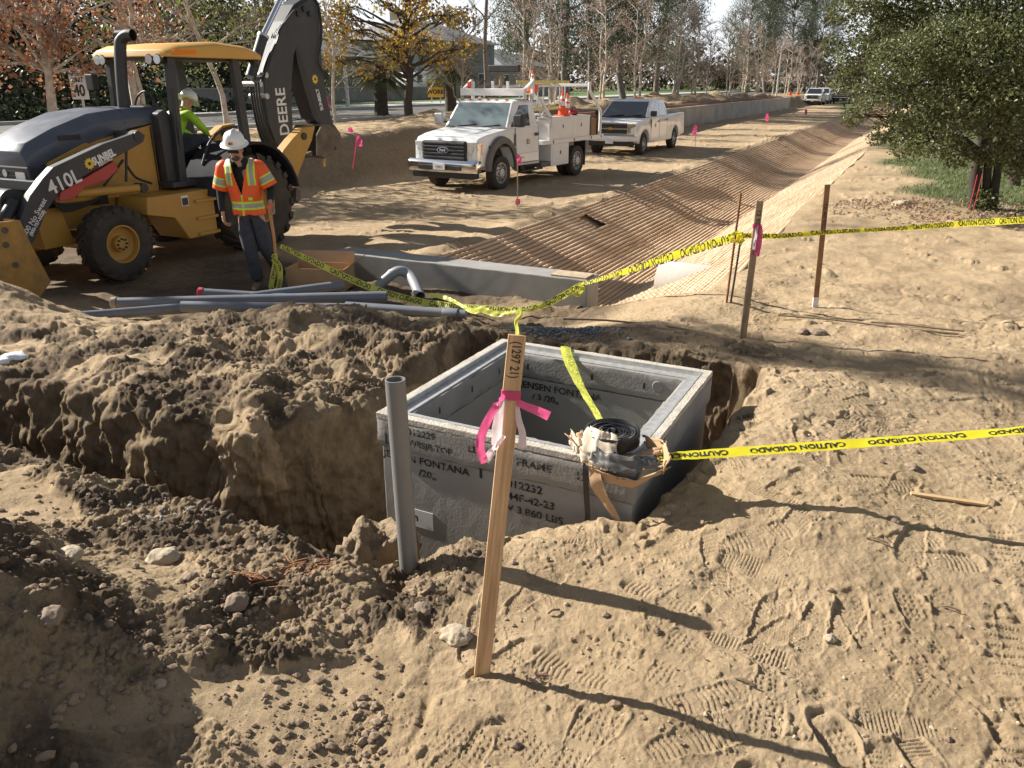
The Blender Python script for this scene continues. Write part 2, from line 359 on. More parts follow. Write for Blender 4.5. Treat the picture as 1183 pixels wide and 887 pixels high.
# flat trodden plates inside the churned soil
PL = sst(0.30, 0.45, pn(X * 1.7, Y * 1.9, 61) + 0.25 * pn(X * 5, Y * 5, 62)) * CM
g2 = lambda cx, cy, s: np.exp(-(((X - cx) ** 2 + (Y - cy) ** 2) / s ** 2))
PL = np.clip(PL + 1.2 * g2(-0.62, 1.72, 0.22) * CM + 0.9 * g2(-0.42, 2.0, 0.14) + 1.0 * g2(-1.35, 2.45, 0.2), 0, 1)
PL = PL * (1 - sst(-1.15, -1.5, X) * sst(2.6, 2.2, Y))
topm = CM * (1 - WM)
CL = topm * (1 - 0.9 * PL) * nearm
cl1 = sst(0.0, 0.45, pn(X * 2.2, Y * 2.2, 71)); cl2 = sst(-0.25, 0.35, pn(X * 3.1, Y * 3.1, 72)); cl3 = sst(-0.45, 0.2, pn(X * 4.3, Y * 4.3, 76))
d = CL * (0.7 * clods(X, Y, 0.10, 1, 0.30) * cl1 + 0.75 * clods(X, Y, 0.036, 2, 0.55) * cl2 + 0.9 * clods(X, Y, 0.016, 3, 0.75) * cl3)
d += CL * (0.007 * fbm(X * 34, Y * 34, 3, 78) + 0.012 * (0.4 - np.abs(pn(X * 15 + 2 * Y, Y * 15, 79))) * cl3)
d += CL * (0.048 * fbm(X * 3.1, Y * 3.1, 4, 73) + 0.016 * np.abs(pn(X * 9, Y * 9, 74)))
d += PL * nearm * (0.006 * fbm(X * 7, Y * 7, 4, 75)) - PL * 0.012
# block between trench and pipes: rough, eroded
BK = sst(2.7, 3.0, U) * (V < -2.9) * nearm * (1 - WM)
d += BK * (0.065 * fbm(X * 1.7, Y * 1.7, 5, 81) + 0.22 * clods(X, Y, 0.11, 6, 0.30) * sst(0, 0.3, pn(X * 1.1, Y * 1.1, 83)))
# walls
d += WM * (0.085 * pn3(X * 3.4, Y * 3.4, Z * 2.0, 1) + 0.05 * pn3(X * 8, Y * 8, Z * 5.5, 2) + 0.034 * pn3(X * 19, Y * 19, Z * 15, 3) + 0.020 * np.abs(pn3(X * 45, Y * 45, Z * 38, 4))) * np.where(U < 3.2, 1.05, 0.7) * np.where(((U < 2.95) & (V > -1.95)) | (V > -0.9) | ((U < 2.5) & (V < -1.9)), 0.18, 1.0)
# trodden sand
SM = (1 - CM) * (1 - WM) * nearm
d += SM * (0.011 * fbm(X * 2.6, Y * 2.6, 3, 91) + 0.0045 * fbm(X * 14, Y * 14, 4, 94) - 0.007 * np.abs(pn(X * 6, Y * 6, 93)) * sst(-.2, .3, pn(X * 1.2, Y * 1.2, 92)) - 0.004 * np.abs(pn(X * 19, Y * 19, 95)) + 0.0022 * np.maximum(0, pn(X * 70, Y * 70, 97)))
rg = pn(X * 3.3, Y * 3.3, 98); d += -SM * 0.010 * np.exp(-(rg / 0.07) ** 2) * sst(0.0, 0.4, pn(X * 0.9, Y * 0.9, 99))
d += SM * 0.4 * clods(X, Y, 0.04, 9, 0.06) + SM * 0.6 * clods(X, Y, 0.018, 10, 0.3) * sst(0, .3, pn(X * 3, Y * 3, 5))
rg2 = sst(-1.8, -1.3, V) * sst(4.5, 6.0, U) * (1 - sst(22, 30, U)); d += rg2 * (0.02 * fbm(X * 1.9, Y * 1.9, 4, 141) + 0.55 * clods(X, Y, 0.11, 14, 0.16) * sst(-.1, .3, pn(X * .6, Y * .8, 142)))
rd0 = (V < -6.3) * (V > -12.7) * (U > 8) * (RAD < 60); d += rd0 * (0.015 * fbm(U * .5, V * 2.2, 4, 144) + 0.4 * clods(X, Y, 0.16, 15, 0.07))
d += (1 - nearm) * np.where(V < -13, 0.03, 0.012) * fbm(X * 1.7, Y * 1.7, 4, 101) * (1 - sst(30, 60, RAD))
# rim lumps of the pit
RM = np.exp(-((SD - 0.06) / 0.09) ** 2) * (SD > -0.03)
d += RM * (0.55 * clods(X, Y, 0.075, 12, 0.5) + 0.03 * fbm(X * 6, Y * 6, 3, 103)) * 0.8
rng = np.random.RandomState(11)
# boot prints, pressed into the sand
def foot_print(cx, cy, ang, L=0.30, W=0.105, dep=0.012, kind=0):
    sel = np.where((np.abs(X - cx) < 0.24) & (np.abs(Y - cy) < 0.24))
    if len(sel[0]) == 0: return
    px = X[sel] - cx; py = Y[sel] - cy; c_, s_ = math.cos(ang), math.sin(ang)
    a_ = (px * c_ + py * s_) / L * 2; b_ = (-px * s_ + py * c_) / W * 2
    b_ = b_ + 0.012 * pn(px * 30, py * 30, 7) / W
    wid = 0.82 + 0.2 * np.sin((a_ + 0.2) * 2.0); wid = np.where(a_ < -0.25, 0.72, wid)
    dd = np.maximum(np.abs(a_), np.abs(b_) / wid); dd = (np.abs(a_) ** 4 + (np.abs(b_) / wid) ** 4) ** 0.25
    ins = sst(1.04, 0.92, dd); rimm = np.exp(-((dd - 1.10) / 0.07) ** 2)
    X_ = a_ * L / 2; Y_ = b_ * W / 2
    if kind == 0: tr = (np.sin(X_ * 2 * np.pi / 0.019 + np.abs(Y_) * 60) > 0.1) * 1.0
    elif kind == 1: tr = ((np.sin(X_ * 2 * np.pi / 0.024) > -0.2) & (np.sin(Y_ * 2 * np.pi / 0.022) > -0.2)) * 1.0
    else: tr = (np.sin(X_ * 2 * np.pi / 0.013) > 0) * 1.0
    arch = 1 - np.exp(-((a_ + 0.12) / 0.12) ** 2)
    msk = SM[sel] * np.clip(1.2 * sst(-0.6, 0.1, pn(px * 8 + cx * 3, py * 8 + cy * 5, 3)), 0, 1)
    d[sel] = d[sel] * (1 - 0.6 * ins * msk) + msk * (ins * (-dep - 0.0030 * tr * arch) + rimm * dep * 0.4)
for k in range(210):
    yy = 1.15 + 4.6 * rng.rand() ** 1.25; xx = -0.25 + rng.rand() * (0.75 * yy + 0.55)
    foot_print(xx, yy, rng.choice([R(63), R(63 + 180), R(20), R(150)]) + rng.randn() * 0.4, 0.29 + 0.03 * rng.rand(), 0.10 + 0.015 * rng.rand(), 0.002 + 0.007 * rng.rand(), rng.randint(3))
for cx, cy, an, kd in ((0.95, 1.72, R(100), 1), (0.62, 1.55, R(60), 1), (-0.72, 1.66, R(35), 2), (-0.12, 1.35, R(80), 1)): foot_print(cx, cy, an, 0.31, 0.115, 0.014, kd)
# tyre tread bands
def tread(u0, v0, u1, v1, wd, dep=0.006):
    L = math.hypot(u1 - u0, v1 - v0); du, dv = (u1 - u0) / L, (v1 - v0) / L
    s_ = (U - u0) * du + (V - v0) * dv; t_ = -(U - u0) * dv + (V - v0) * du + 0.03 * pn(s_ * 1.5, s_ * 0, 5)
    m_ = sst(wd / 2, wd / 2 - 0.03, np.abs(t_)) * (s_ > 0) * (s_ < L) * sst(-0.35, 0.2, pn(U * 1.6, V * 1.6, 8)) * (RAD < 14)
    ch = (np.sin(s_ * 2 * np.pi / 0.05 + np.abs(t_) * 40) > 0) * 1.0
    return -m_ * (dep * 0.5 + dep * ch) * (1 - CM) * (1 - WM)
d += tread(1.6, 0.55, 9, 0.75, 0.24) + tread(1.2, 1.6, 12, 1.5, 0.26) + tread(2.4, -0.35, 5.0, -0.25, 0.2, 0.004) + tread(7, -5.2, 14, -7.4, 0.3) + tread(7, -4.4, 14, -6.9, 0.3)
PX = X + NXx * d; PY = Y + NYy * d; PZ = Z + NZz * d
# keep soil out of the vault's footprint and out of anything cast in place
def ground_z(x, y):
    u, v = to_uv(x, y); return float(macro(np.array([x]), np.array([y]))[0][0])
damp_shade = np.clip(0.64 * CL * (0.5 + cl2) + 0.54 * WM + 0.1 + 0.5 * BK * pn(X * 1.3, Y * 1.3, 150), 0, 1)
damp_shade = np.where(PL > 0.3, damp_shade * 0.35, damp_shade)
damp_shade = np.maximum(damp_shade, 0.95 * g2(-2.05, 6.2, 0.55)); damp_shade = np.maximum(damp_shade, 0.85 * g2(-1.02, 5.7, 0.45)); damp_shade = np.maximum(damp_shade, 0.7 * g2(-5.4, 7.1, 1.0))  # dark heaps; the far-left mound has its shade coloured in
damp_shade = np.maximum(damp_shade, 0.8 * g2(-2.0, 1.7, 0.75))  # near-left mound: damp soil plus its shaded zone painted darker
damp_shade = np.where(Z < -0.45, np.maximum(damp_shade, 0.75 * (SD < 0)), damp_shade)
wk = sst(5.0, 6.2, U) * (1 - sst(8.3, 9.2, U)) * sst(-2.2, -3.0, V) * sst(-13, -12, V); damp_shade = np.maximum(damp_shade, wk * (0.9 + 0.4 * pn(X * 0.8, Y * 0.8, 111)))  # damp work ground, with the backhoe's shadow deepened in the colour
bkr = sst(4.7, 5.1, U) * (1 - sst(5.6, 6.3, U)) * sst(-3.4, -2.9, V) * (1 - sst(-0.9, -0.3, V)); damp_shade = np.maximum(damp_shade, 0.85 * bkr)  # damp soil behind the vault, cast shade band coloured in as well
rd = (V < -6.3) * (V > -12.8) * (U > 9); damp_shade = np.where(rd, 0.16 + 0.22 * pn(U * 0.35, V * 0.9, 113), damp_shade)
em = sst(-12.6, -13.2, V) * sst(-15.0, -14.2, V) * (U > 6.5); damp_shade = np.maximum(damp_shade, em * 0.6)
damp_shade = np.where((V < -14.2) & (U > 20), np.maximum(damp_shade, 0.45 * sst(30, 34, U)), damp_shade)
green = grass_mask(U, V)
green = np.maximum(green, sst(-29.0, -29.6, V) * 0.85)
rgt = sst(-1.9, -1.2, V) * sst(4.6, 6.5, U) * (1 - sst(30, 60, U)); damp_shade = np.maximum(damp_shade, rgt * (0.10 + 0.45 * pn(X * 0.45, Y * 0.7, 131) + 0.35 * pn(X * 2.1, Y * 2.6, 132)))
nT = len(th)
idx = (np.arange(nT)[:, None] * NR + np.arange(NR)[None, :])
a0 = idx[:-1, :-1].ravel(); a1 = idx[1:, :-1].ravel(); a2 = idx[1:, 1:].ravel(); a3 = idx[:-1, 1:].ravel()
quads = np.stack([a0, a3, a2, a1], axis=1)
# centre disc under the camera
ci = nT * NR; Vt = np.stack([PX.ravel(), PY.ravel(), PZ.ravel()], axis=1)
def ground_mat():
    m = bpy.data.materials.new('soil'); m.use_nodes = True; n = m.node_tree.nodes; l = m.node_tree.links; b = n['Principled BSDF']
    b.inputs['Roughness'].default_value = 0.95; b.inputs['Specular IOR Level'].default_value = 0.15
    tc = n.new('ShaderNodeTexCoord')
    def nz(s_, det=6, ro=0.6):
        q = n.new('ShaderNodeTexNoise'); q.inputs['Scale'].default_value = s_; q.inputs['Detail'].default_value = det; q.inputs['Roughness'].default_value = ro; l.new(tc.outputs['Object'], q.inputs['Vector']); return q.outputs['Fac']
    def ramp(f, p0, c0, p1, c1):
        q = n.new('ShaderNodeValToRGB'); e = q.color_ramp.elements; e[0].position = p0; e[0].color = (*c0, 1); e[1].position = p1; e[1].color = (*c1, 1); l.new(f, q.inputs[0]); return q.outputs[0]
    def mix(f, a_, b_, mode='MIX'):
        q = n.new('ShaderNodeMix'); q.data_type = 'RGBA'; q.blend_type = mode
        if isinstance(f, float): q.inputs['Factor'].default_value = f
        else: l.new(f, q.inputs['Factor'])
        l.new(a_, q.inputs['A']); l.new(b_, q.inputs['B']); return q.outputs['Result']
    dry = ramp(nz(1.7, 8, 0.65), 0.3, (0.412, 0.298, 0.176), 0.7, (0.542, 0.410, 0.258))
    wet_shade = ramp(nz(5.0, 8, 0.7), 0.3, (0.080, 0.058, 0.038), 0.72, (0.185, 0.136, 0.090))  # colour of damp soil, also used for painted shade
    at = n.new('ShaderNodeAttribute'); at.attribute_name = 'damp_shade'
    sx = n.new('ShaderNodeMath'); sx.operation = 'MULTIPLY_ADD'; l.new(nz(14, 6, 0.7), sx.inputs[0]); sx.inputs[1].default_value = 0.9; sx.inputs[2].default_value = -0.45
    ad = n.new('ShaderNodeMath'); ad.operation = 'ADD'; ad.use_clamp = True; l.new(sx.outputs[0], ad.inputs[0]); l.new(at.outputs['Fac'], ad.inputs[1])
    c = mix(ad.outputs[0], dry, wet_shade)
    gr = n.new('ShaderNodeAttribute'); gr.attribute_name = 'green'; gc = ramp(nz(9), 0.35, (0.09, 0.105, 0.045), 0.7, (0.17, 0.17, 0.085)); c = mix(gr.outputs['Fac'], c, gc)
    # grains and small pale and dark grit
    vo = n.new('ShaderNodeTexVoronoi'); vo.inputs['Scale'].default_value = 95; l.new(tc.outputs['Object'], vo.inputs['Vector'])
    sp = ramp(vo.outputs['Color'], 0.03, (0.55, 0.52, 0.5), 0.12, (1, 1, 1)); c = mix(0.75, c, sp, 'MULTIPLY')
    gn = ramp(nz(330, 4, 0.9), 0.32, (0.66, 0.65, 0.64), 0.68, (1.16, 1.16, 1.16)); c = mix(0.9, c, gn, 'MULTIPLY')
    l.new(c, b.inputs['Base Color'])
    b1 = n.new('ShaderNodeBump'); b1.inputs['Strength'].default_value = 0.9; b1.inputs['Distance'].default_value = 0.008; l.new(nz(120, 8, 0.85), b1.inputs['Height'])
    b2 = n.new('ShaderNodeBump'); b2.inputs['Strength'].default_value = 0.6; b2.inputs['Distance'].default_value = 0.03; l.new(nz(13, 8, 0.75), b2.inputs['Height']); l.new(b1.outputs[0], b2.inputs['Normal'])
    l.new(b2.outputs[0], b.inputs['Normal']); MATS['soil'] = m; return m
SOIL = ground_mat()
# close the hole under the camera and the seam behind it
inner = np.arange(nT) * NR; Vt = np.vstack([Vt, [[0, 0, 0.0]]])
cap = np.stack([inner[:-1], inner[1:], np.full(nT - 1, ci), np.full(nT - 1, ci)], axis=1)
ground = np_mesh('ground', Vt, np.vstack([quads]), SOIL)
for nm, ar in (('damp_shade', damp_shade), ('green', green)):
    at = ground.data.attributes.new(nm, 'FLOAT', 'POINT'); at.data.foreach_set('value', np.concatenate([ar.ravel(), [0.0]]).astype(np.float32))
tag(ground, kind='structure')
GX, GY, GZ = PX.ravel().astype(np.float32), PY.ravel().astype(np.float32), PZ.ravel().astype(np.float32)
gsel = (np.hypot(GX, GY) < 12)
GX, GY, GZ = GX[gsel], GY[gsel], GZ[gsel]
def surf(x, y):
    """height of the finished soil surface near (x, y)"""
    k = np.argmin((GX - x) ** 2 + (GY - y) ** 2); return float(GZ[k])
del TH, Rr, zx, zy, slope, inv, NXx, NYy, NZz, CL, quads, a0, a1, a2, a3, idx
# ================================================================ ditch lining: rows of woven coir rolls
def lining():
    sp = 0.088; s_v = []; s_z = []; nrm = []
    prof = list(zip(CH_V, CH_Z)); prof[0] = (-6.2, -0.66); prof[-1] = (-1.72, -0.345)
    pts = []; prof = [Vector((p[0], p[1])) for p in prof]
    # round the corners a little
    L = [0]
    for i in range(3): L.append(L[-1] + (prof[i + 1] - prof[i]).length)
    nrow = int(L[-1] / sp); per = 8; N = nrow * per + 1
    sarr = np.linspace(0, L[-1], N); v0 = np.interp(sarr, L, [p.x for p in prof]); z0 = np.interp(sarr, L, [p.y for p in prof])
    v0s = v0.copy(); z0s = z0.copy(); kk = 12
    for i in range(N):
        lo, hi = max(0, i - kk), min(N, i + kk + 1); v0s[i] = v0[lo:hi].mean() if lo > 0 and hi < N else v0[i]; z0s[i] = z0[lo:hi].mean() if lo > 0 and hi < N else z0[i]
    tv = np.gradient(v0s); tz = np.gradient(z0s); ln = np.hypot(tv, tz); nv, nz_ = -tz / ln, tv / ln
    us = [8.12]; 
    while us[-1] < 128: us.append(us[-1] + max(0.027, us[-1] * us[-1] * 0.00022))
    us = np.array(us); UU, II = np.meshgrid(us, np.arange(N), indexing='ij')
    ph = (II % per) / per; row = II // per
    hump = np.abs(np.sin(np.pi * ph)) ** 0.75
    bead = 0.72 + 0.28 * np.abs(np.sin(np.pi * (UU / 0.15 + row * 0.37))) * np.exp(-(UU - 8) / 30) + 0.1 * pn(UU * 3, row * 1.7, 4)
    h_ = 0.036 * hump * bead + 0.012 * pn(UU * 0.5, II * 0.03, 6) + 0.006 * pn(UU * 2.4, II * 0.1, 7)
    wob = 0.012 * pn(UU * 0.5, row * 0.15, 9) + 0.03 * pn(UU * 0.12, II * 0.02, 10) + 0.05 * pn(UU * 0.45, II * 0.0, 12) * (II / N) ** 6
    VV = v0s[None, :] + nv[None, :] * h_ + wob; ZZ = z0s[None, :] + nz_[None, :] * h_ + 0.0
    ZZ = ZZ - 0.05 * 0
    P_ = np.stack([UU * AX[0] + VV * BX[0], UU * AX[1] + VV * BX[1], ZZ], axis=-1).reshape(-1, 3)
    id_ = np.arange(len(us) * N).reshape(len(us), N)
    # nothing where the headwall stands
    q = np.stack([id_[:-1, :-1], id_[:-1, 1:], id_[1:, 1:], id_[1:, :-1]], axis=-1).reshape(-1, 4)
    uc = (UU[:-1, :-1]).ravel(); vc = (VV[:-1, :-1]).ravel(); keep = ~((uc < 8.63) & (vc < -3.15))
    keep &= ~((np.abs(uc - 14.9) < 0.24 + 0.05 * np.sin(vc * 9)) & (np.abs(vc + 5.75) < 0.22))
    m = bpy.data.materials.new('coir'); m.use_nodes = True; n = m.node_tree.nodes; l = m.node_tree.links; b = n['Principled BSDF']; b.inputs['Roughness'].default_value = 0.95; b.inputs['Specular IOR Level'].default_value = 0.1
    tc = n.new('ShaderNodeTexCoord'); a1 = n.new('ShaderNodeTexNoise'); a1.inputs['Scale'].default_value = 1.2; a1.inputs['Detail'].default_value = 8; l.new(tc.outputs['Object'], a1.inputs['Vector'])
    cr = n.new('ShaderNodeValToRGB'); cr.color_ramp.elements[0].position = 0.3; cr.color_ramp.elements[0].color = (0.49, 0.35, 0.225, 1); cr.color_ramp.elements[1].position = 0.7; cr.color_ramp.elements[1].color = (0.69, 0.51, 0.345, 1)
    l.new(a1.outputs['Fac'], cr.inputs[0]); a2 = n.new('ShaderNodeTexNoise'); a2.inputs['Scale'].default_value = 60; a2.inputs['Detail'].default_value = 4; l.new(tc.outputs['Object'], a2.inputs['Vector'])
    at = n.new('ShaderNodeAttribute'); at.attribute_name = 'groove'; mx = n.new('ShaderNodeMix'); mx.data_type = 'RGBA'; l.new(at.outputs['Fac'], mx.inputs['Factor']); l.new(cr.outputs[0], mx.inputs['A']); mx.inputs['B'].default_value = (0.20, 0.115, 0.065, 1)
    l.new(mx.outputs['Result'], b.inputs['Base Color']); bp = n.new('ShaderNodeBump'); bp.inputs['Strength'].default_value = 0.6; bp.inputs['Distance'].default_value = 0.01; l.new(a2.outputs['Fac'], bp.inputs['Height']); l.new(bp.outputs[0], b.inputs['Normal'])
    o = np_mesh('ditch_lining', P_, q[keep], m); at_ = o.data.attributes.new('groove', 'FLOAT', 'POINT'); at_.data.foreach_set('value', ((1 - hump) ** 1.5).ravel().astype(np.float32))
    tag(o, kind='structure')
lining()
# ================================================================ materials of the site
CONC = mat('concrete', (0.27, 0.262, 0.246), 0.85, var=0.12, vscale=4, dust=0.18, bump=0.10, bscale=90, dustc=(0.30, 0.25, 0.18))
CONC2 = mat('concrete_upper', (0.225, 0.218, 0.205), 0.85, var=0.16, vscale=5, dust=0.3, bump=0.22, bscale=70, dustc=(0.33, 0.27, 0.2))
CONCD = mat('concrete_side', (0.30, 0.29, 0.27), 0.8, var=0.3, vscale=3, dust=0.3, bump=0.3, bscale=40)
CONCL = mat('concrete_edge', (0.46, 0.43, 0.37), 0.9, var=0.25, vscale=12, dust=0.5, bump=0.6, bscale=90, dustc=(0.42, 0.34, 0.24))
GALV = mat('galvanized_steel', (0.56, 0.56, 0.55), 0.5, metal=0.7, var=0.18, vscale=30, dust=0.25)
WOOD = mat('lath_wood', (0.54, 0.35, 0.19), 0.75, var=0.12, vscale=5, bump=0.15, bscale=80)
WOOD2 = mat('weathered_lath', (0.36, 0.26, 0.16), 0.85, var=0.25, vscale=9, bump=0.2)
RUST = mat('rusty_steel', (0.20, 0.085, 0.035), 0.85, var=0.35, vscale=25, bump=0.3)
DARKST = mat('dark_steel', (0.05, 0.045, 0.04), 0.6, var=0.3, vscale=20, dust=0.3)
PVC = mat('grey_plastic_pipe', (0.125, 0.145, 0.18), 0.42, var=0.06, vscale=3, dust=0.30, dustc=(0.30, 0.25, 0.19))
PVCG = mat('grey_conduit', (0.17, 0.17, 0.165), 0.42, var=0.10, vscale=4, dust=0.35, dustc=(0.26, 0.22, 0.17))
CARD = mat('cardboard', (0.42, 0.27, 0.145), 0.85, var=0.1, vscale=6, dust=0.15, bump=0.15, bscale=120)
BLACK = mat('black_ink', (0.012, 0.012, 0.012), 0.7, var=0)
WHITEP = mat('white_paint', (0.80, 0.80, 0.79), 0.32, var=0.02, vscale=2, dust=0.05, coat=0.5, dustc=(0.5, 0.42, 0.32))
TAPE = mat('yellow_tape', (0.80, 0.74, 0.04), 0.32, var=0.06, vscale=8, trans=0.45)
TAPEG = mat('yellow_green_tape', (0.68, 0.70, 0.12), 0.32, var=0.06, vscale=8, trans=0.45)
PINK = mat('pink_flagging', (0.80, 0.12, 0.30), 0.35, var=0.08, vscale=20, trans=0.5)
PALEP = mat('white_flagging', (0.80, 0.66, 0.68), 0.35, var=0.08, vscale=20, trans=0.5)
def wood_grain(m):
    n = m.node_tree.nodes; l = m.node_tree.links; b = n['Principled BSDF']; src = b.inputs['Base Color'].links[0].from_socket
    tc = n.new('ShaderNodeTexCoord'); mp = n.new('ShaderNodeMapping'); mp.inputs['Scale'].default_value = (90, 90, 3.5); l.new(tc.outputs['Object'], mp.inputs[0])
    nz = n.new('ShaderNodeTexNoise'); nz.inputs['Scale'].default_value = 1; nz.inputs['Detail'].default_value = 5; l.new(mp.outputs[0], nz.inputs['Vector'])
    cr = n.new('ShaderNodeValToRGB'); cr.color_ramp.elements[0].position = 0.35; cr.color_ramp.elements[0].color = (0.62, 0.55, 0.48, 1); cr.color_ramp.elements[1].position = 0.65; cr.color_ramp.elements[1].color = (1.15, 1.15, 1.15, 1)
    l.new(nz.outputs['Fac'], cr.inputs[0]); mx = n.new('ShaderNodeMix'); mx.data_type = 'RGBA'; mx.blend_type = 'MULTIPLY'; mx.inputs['Factor'].default_value = 0.8
    l.new(src, mx.inputs['A']); l.new(cr.outputs[0], mx.inputs['B']); l.new(mx.outputs['Result'], b.inputs['Base Color'])
wood_grain(WOOD); wood_grain(WOOD2)
def stencil_mat(name, c, cut):
    m = mat(name, c, 0.85, var=0.1); n = m.node_tree.nodes; l = m.node_tree.links; b = n['Principled BSDF']; tc = n.new('ShaderNodeTexCoord')
    nz = n.new('ShaderNodeTexNoise'); nz.inputs['Scale'].default_value = 38; nz.inputs['Detail'].default_value = 7; nz.inputs['Roughness'].default_value = 0.75; l.new(tc.outputs['Object'], nz.inputs['Vector'])
    mr = n.new('ShaderNodeMapRange'); mr.inputs[1].default_value = cut; mr.inputs[2].default_value = cut + 0.10; l.new(nz.outputs['Fac'], mr.inputs[0]); l.new(mr.outputs[0], b.inputs['Alpha']); return m
STEN = stencil_mat('worn_black_stencil', (0.018, 0.017, 0.016), 0.385)
def ring(mb, ox, oy, ix, iy, z0, z1):
    o = [(-ox, -oy), (ox, -oy), (ox, oy), (-ox, oy)]; i = [(-ix, -iy), (ix, -iy), (ix, iy), (-ix, iy)]
    V_ = [(*p, z0) for p in o] + [(*p, z0) for p in i] + [(*p, z1) for p in o] + [(*p, z1) for p in i]; F_ = []
    for k in range(4):
        j = (k + 1) % 4; F_ += [(k, j, 8 + j, 8 + k), (4 + j, 4 + k, 12 + k, 12 + j), (8 + k, 8 + j, 12 + j, 12 + k), (k, 4 + k, 4 + j, j)]
    return mb.add(V_, F_)
def rough_up(o, cuts=0.03, amp=0.004, seed=1, chip=0.0):
    """cast-concrete edges: cut the faces finely and push the edges about"""
    bm = bmesh.new(); bm.from_mesh(o.data)
    for it in range(6):
        es = [e for e in bm.edges if e.calc_length() > cuts * 2]
        if not es: break
        bmesh.ops.subdivide_edges(bm, edges=es, cuts=1, use_grid_fill=True)
    co = np.array([v.co[:] for v in bm.verts]); nn = np.array([v.normal[:] for v in bm.verts])
    dd = pn3(co[:, 0] * 22, co[:, 1] * 22, co[:, 2] * 22, seed) * 0.6 + pn3(co[:, 0] * 60, co[:, 1] * 60, co[:, 2] * 60, seed + 1) * 0.4
    edge = (np.abs(nn) > 0.25).sum(axis=1) >= 2
    am = amp * 0.25 + edge * amp * 1.2; co2 = co + nn * (dd * am)[:, None] - nn * (edge * np.maximum(0, pn3(co[:, 0] * 7, co[:, 1] * 7, co[:, 2] * 7, seed + 2) - 0.15) * chip)[:, None]
    for v, c in zip(bm.verts, co2): v.co = c
    bm.to_mesh(o.data); bm.free()
# ================================================================ the precast vault
VC = uv(3.575, -1.545)
vault = thing('concrete_vault', 'open square precast concrete utility vault with stencilled sides, set down in the pit', 'utility vault', VC, ROT)
o = ring(MB(), .66, .657, .545, .545, -1.06, .045).box(-.655, .655, -.652, .652, -1.14, -1.063).build('lower_section', CONC, vault, bevel=.006); rough_up(o, .035, .004, 3)
up = ring(MB(), .675, .672, .538, .538, .052, .200).build('upper_section', CONC2, vault, bevel=.007, smooth=35); rough_up(up, .022, .008, 5, 0.02)
lip = ring(MB(), .6751, .672, .628, .628, .2005, .230).build('rim', CONCL, up, bevel=.003); rough_up(lip, .02, .004, 8, 0.012)
mb = ring(MB(), .6275, .6275, .617, .617, .202, .232); ring(mb, .6165, .6165, .566, .566, .2015, .2065); ring(mb, .5655, .5655, .556, .556, .165, .2065)
mb.build('steel_frame', GALV, vault)
face = frame((-.6605, 0, 0), (0, -1, 0), (0, 0, 1)); face_u = frame((-.6765, 0, 0), (0, -1, 0), (0, 0, 1)); inn = frame((.5385 + .006, 0, 0), (0, -1, 0), (0, 0, 1))
def vput(mb, s_, size, v, z, fr, sx=1.14, off=.004):
    letter(mb, s_, size * 1.04, fr @ Matrix.Translation((v + 1.545, z, 0)), .0012, sx, off)
mb = MB()
for s_, sz, v, z in (('P012229', .046, -1.965, .166), ('W8SJB.TOP', .043, -1.905, .106), ('LBS.42', .046, -1.62, .147), ('FRAME', .050, -1.35, .135), ('12-', .052, -1.11, .132)): vput(mb, s_, sz, v, z, face_u)
mb.build('stencil_lettering', STEN, up)
mb = MB()
for s_, sz, v, z in (('JENSEN FONTANA', .050, -1.945, .010), ('/20„', .050, -1.935, -.055), ('P012232', .052, -1.42, .005), ('P 44F-42-23', .050, -1.395, -.060), ('W 3,860 LBS', .050, -1.365, -.125)): vput(mb, s_, sz, v, z, face)
V_, F_ = textmesh('JENSEN FONTANA', .060, .0014); mb.add([inn @ Vector((x * 1.08 - .205, y + .0, .006)) for x, y, z in V_], F_)
V_, F_ = textmesh('/ 3 /20„', .054, .0014); mb.add([inn @ Vector((x * 1.08 - .30, y - .068, .006)) for x, y, z in V_], F_)
mb.build('stencil_lettering', STEN, vault)
SLOT = mat('slot_dark', (.03, .03, .03), .9, var=0)
def slot(P_): MB().add([Vector(q) for q in P_], [(0, 1, 2, 3)]).build('lifting_slot', SLOT, vault)
for v, z, fr in ((-1.635, .028, face), (-2.16, .10, face_u)): slot([fr @ Vector((v + 1.545 + dx, z + dz, .0015)) for dx, dz in ((-.008, -.03), (.008, -.032), (.006, .03), (-.007, .028))])
for yy in (.42, .0, -.32): slot([(.5365, yy + dx, .125 + dz) for dx, dz in ((-.008, -.018), (.008, -.018), (.006, .02), (-.007, .02))])
for xx in (-.3, .05, .38): slot([(xx + dx, .5365, .125 + dz) for dx, dz in ((-.008, -.018), (.008, -.018), (.006, .02), (-.007, .02))])
MB().lathe([(.001, -.004), (.030, -.004), (.034, .001), (.030, .004), (.013, .004), (.011, -.001), (.001, -.001)], (.5345, -.40, .135), 'X', 20).build('pipe_knockout', mat('knockout', (.2, .19, .175), .8), vault, smooth=30)
mb = MB(); mb.box(-.6635, -.6605, .37, .52, -.37, -.27); lb = mb.build('paper_label', mat('label_paper', (.55, .55, .54), .6), vault)
mb = MB(); letter(mb, 'n', .06, frame((-.6640, .47, -.315), (0, -1, 0), (0, 0, 1)), .002); mb.build('label_print', BLACK, lb)
mb = MB(); mb.tube([(-.60, -.55, -1.0), (-.60, -.3, -1.04)], .02, 8)
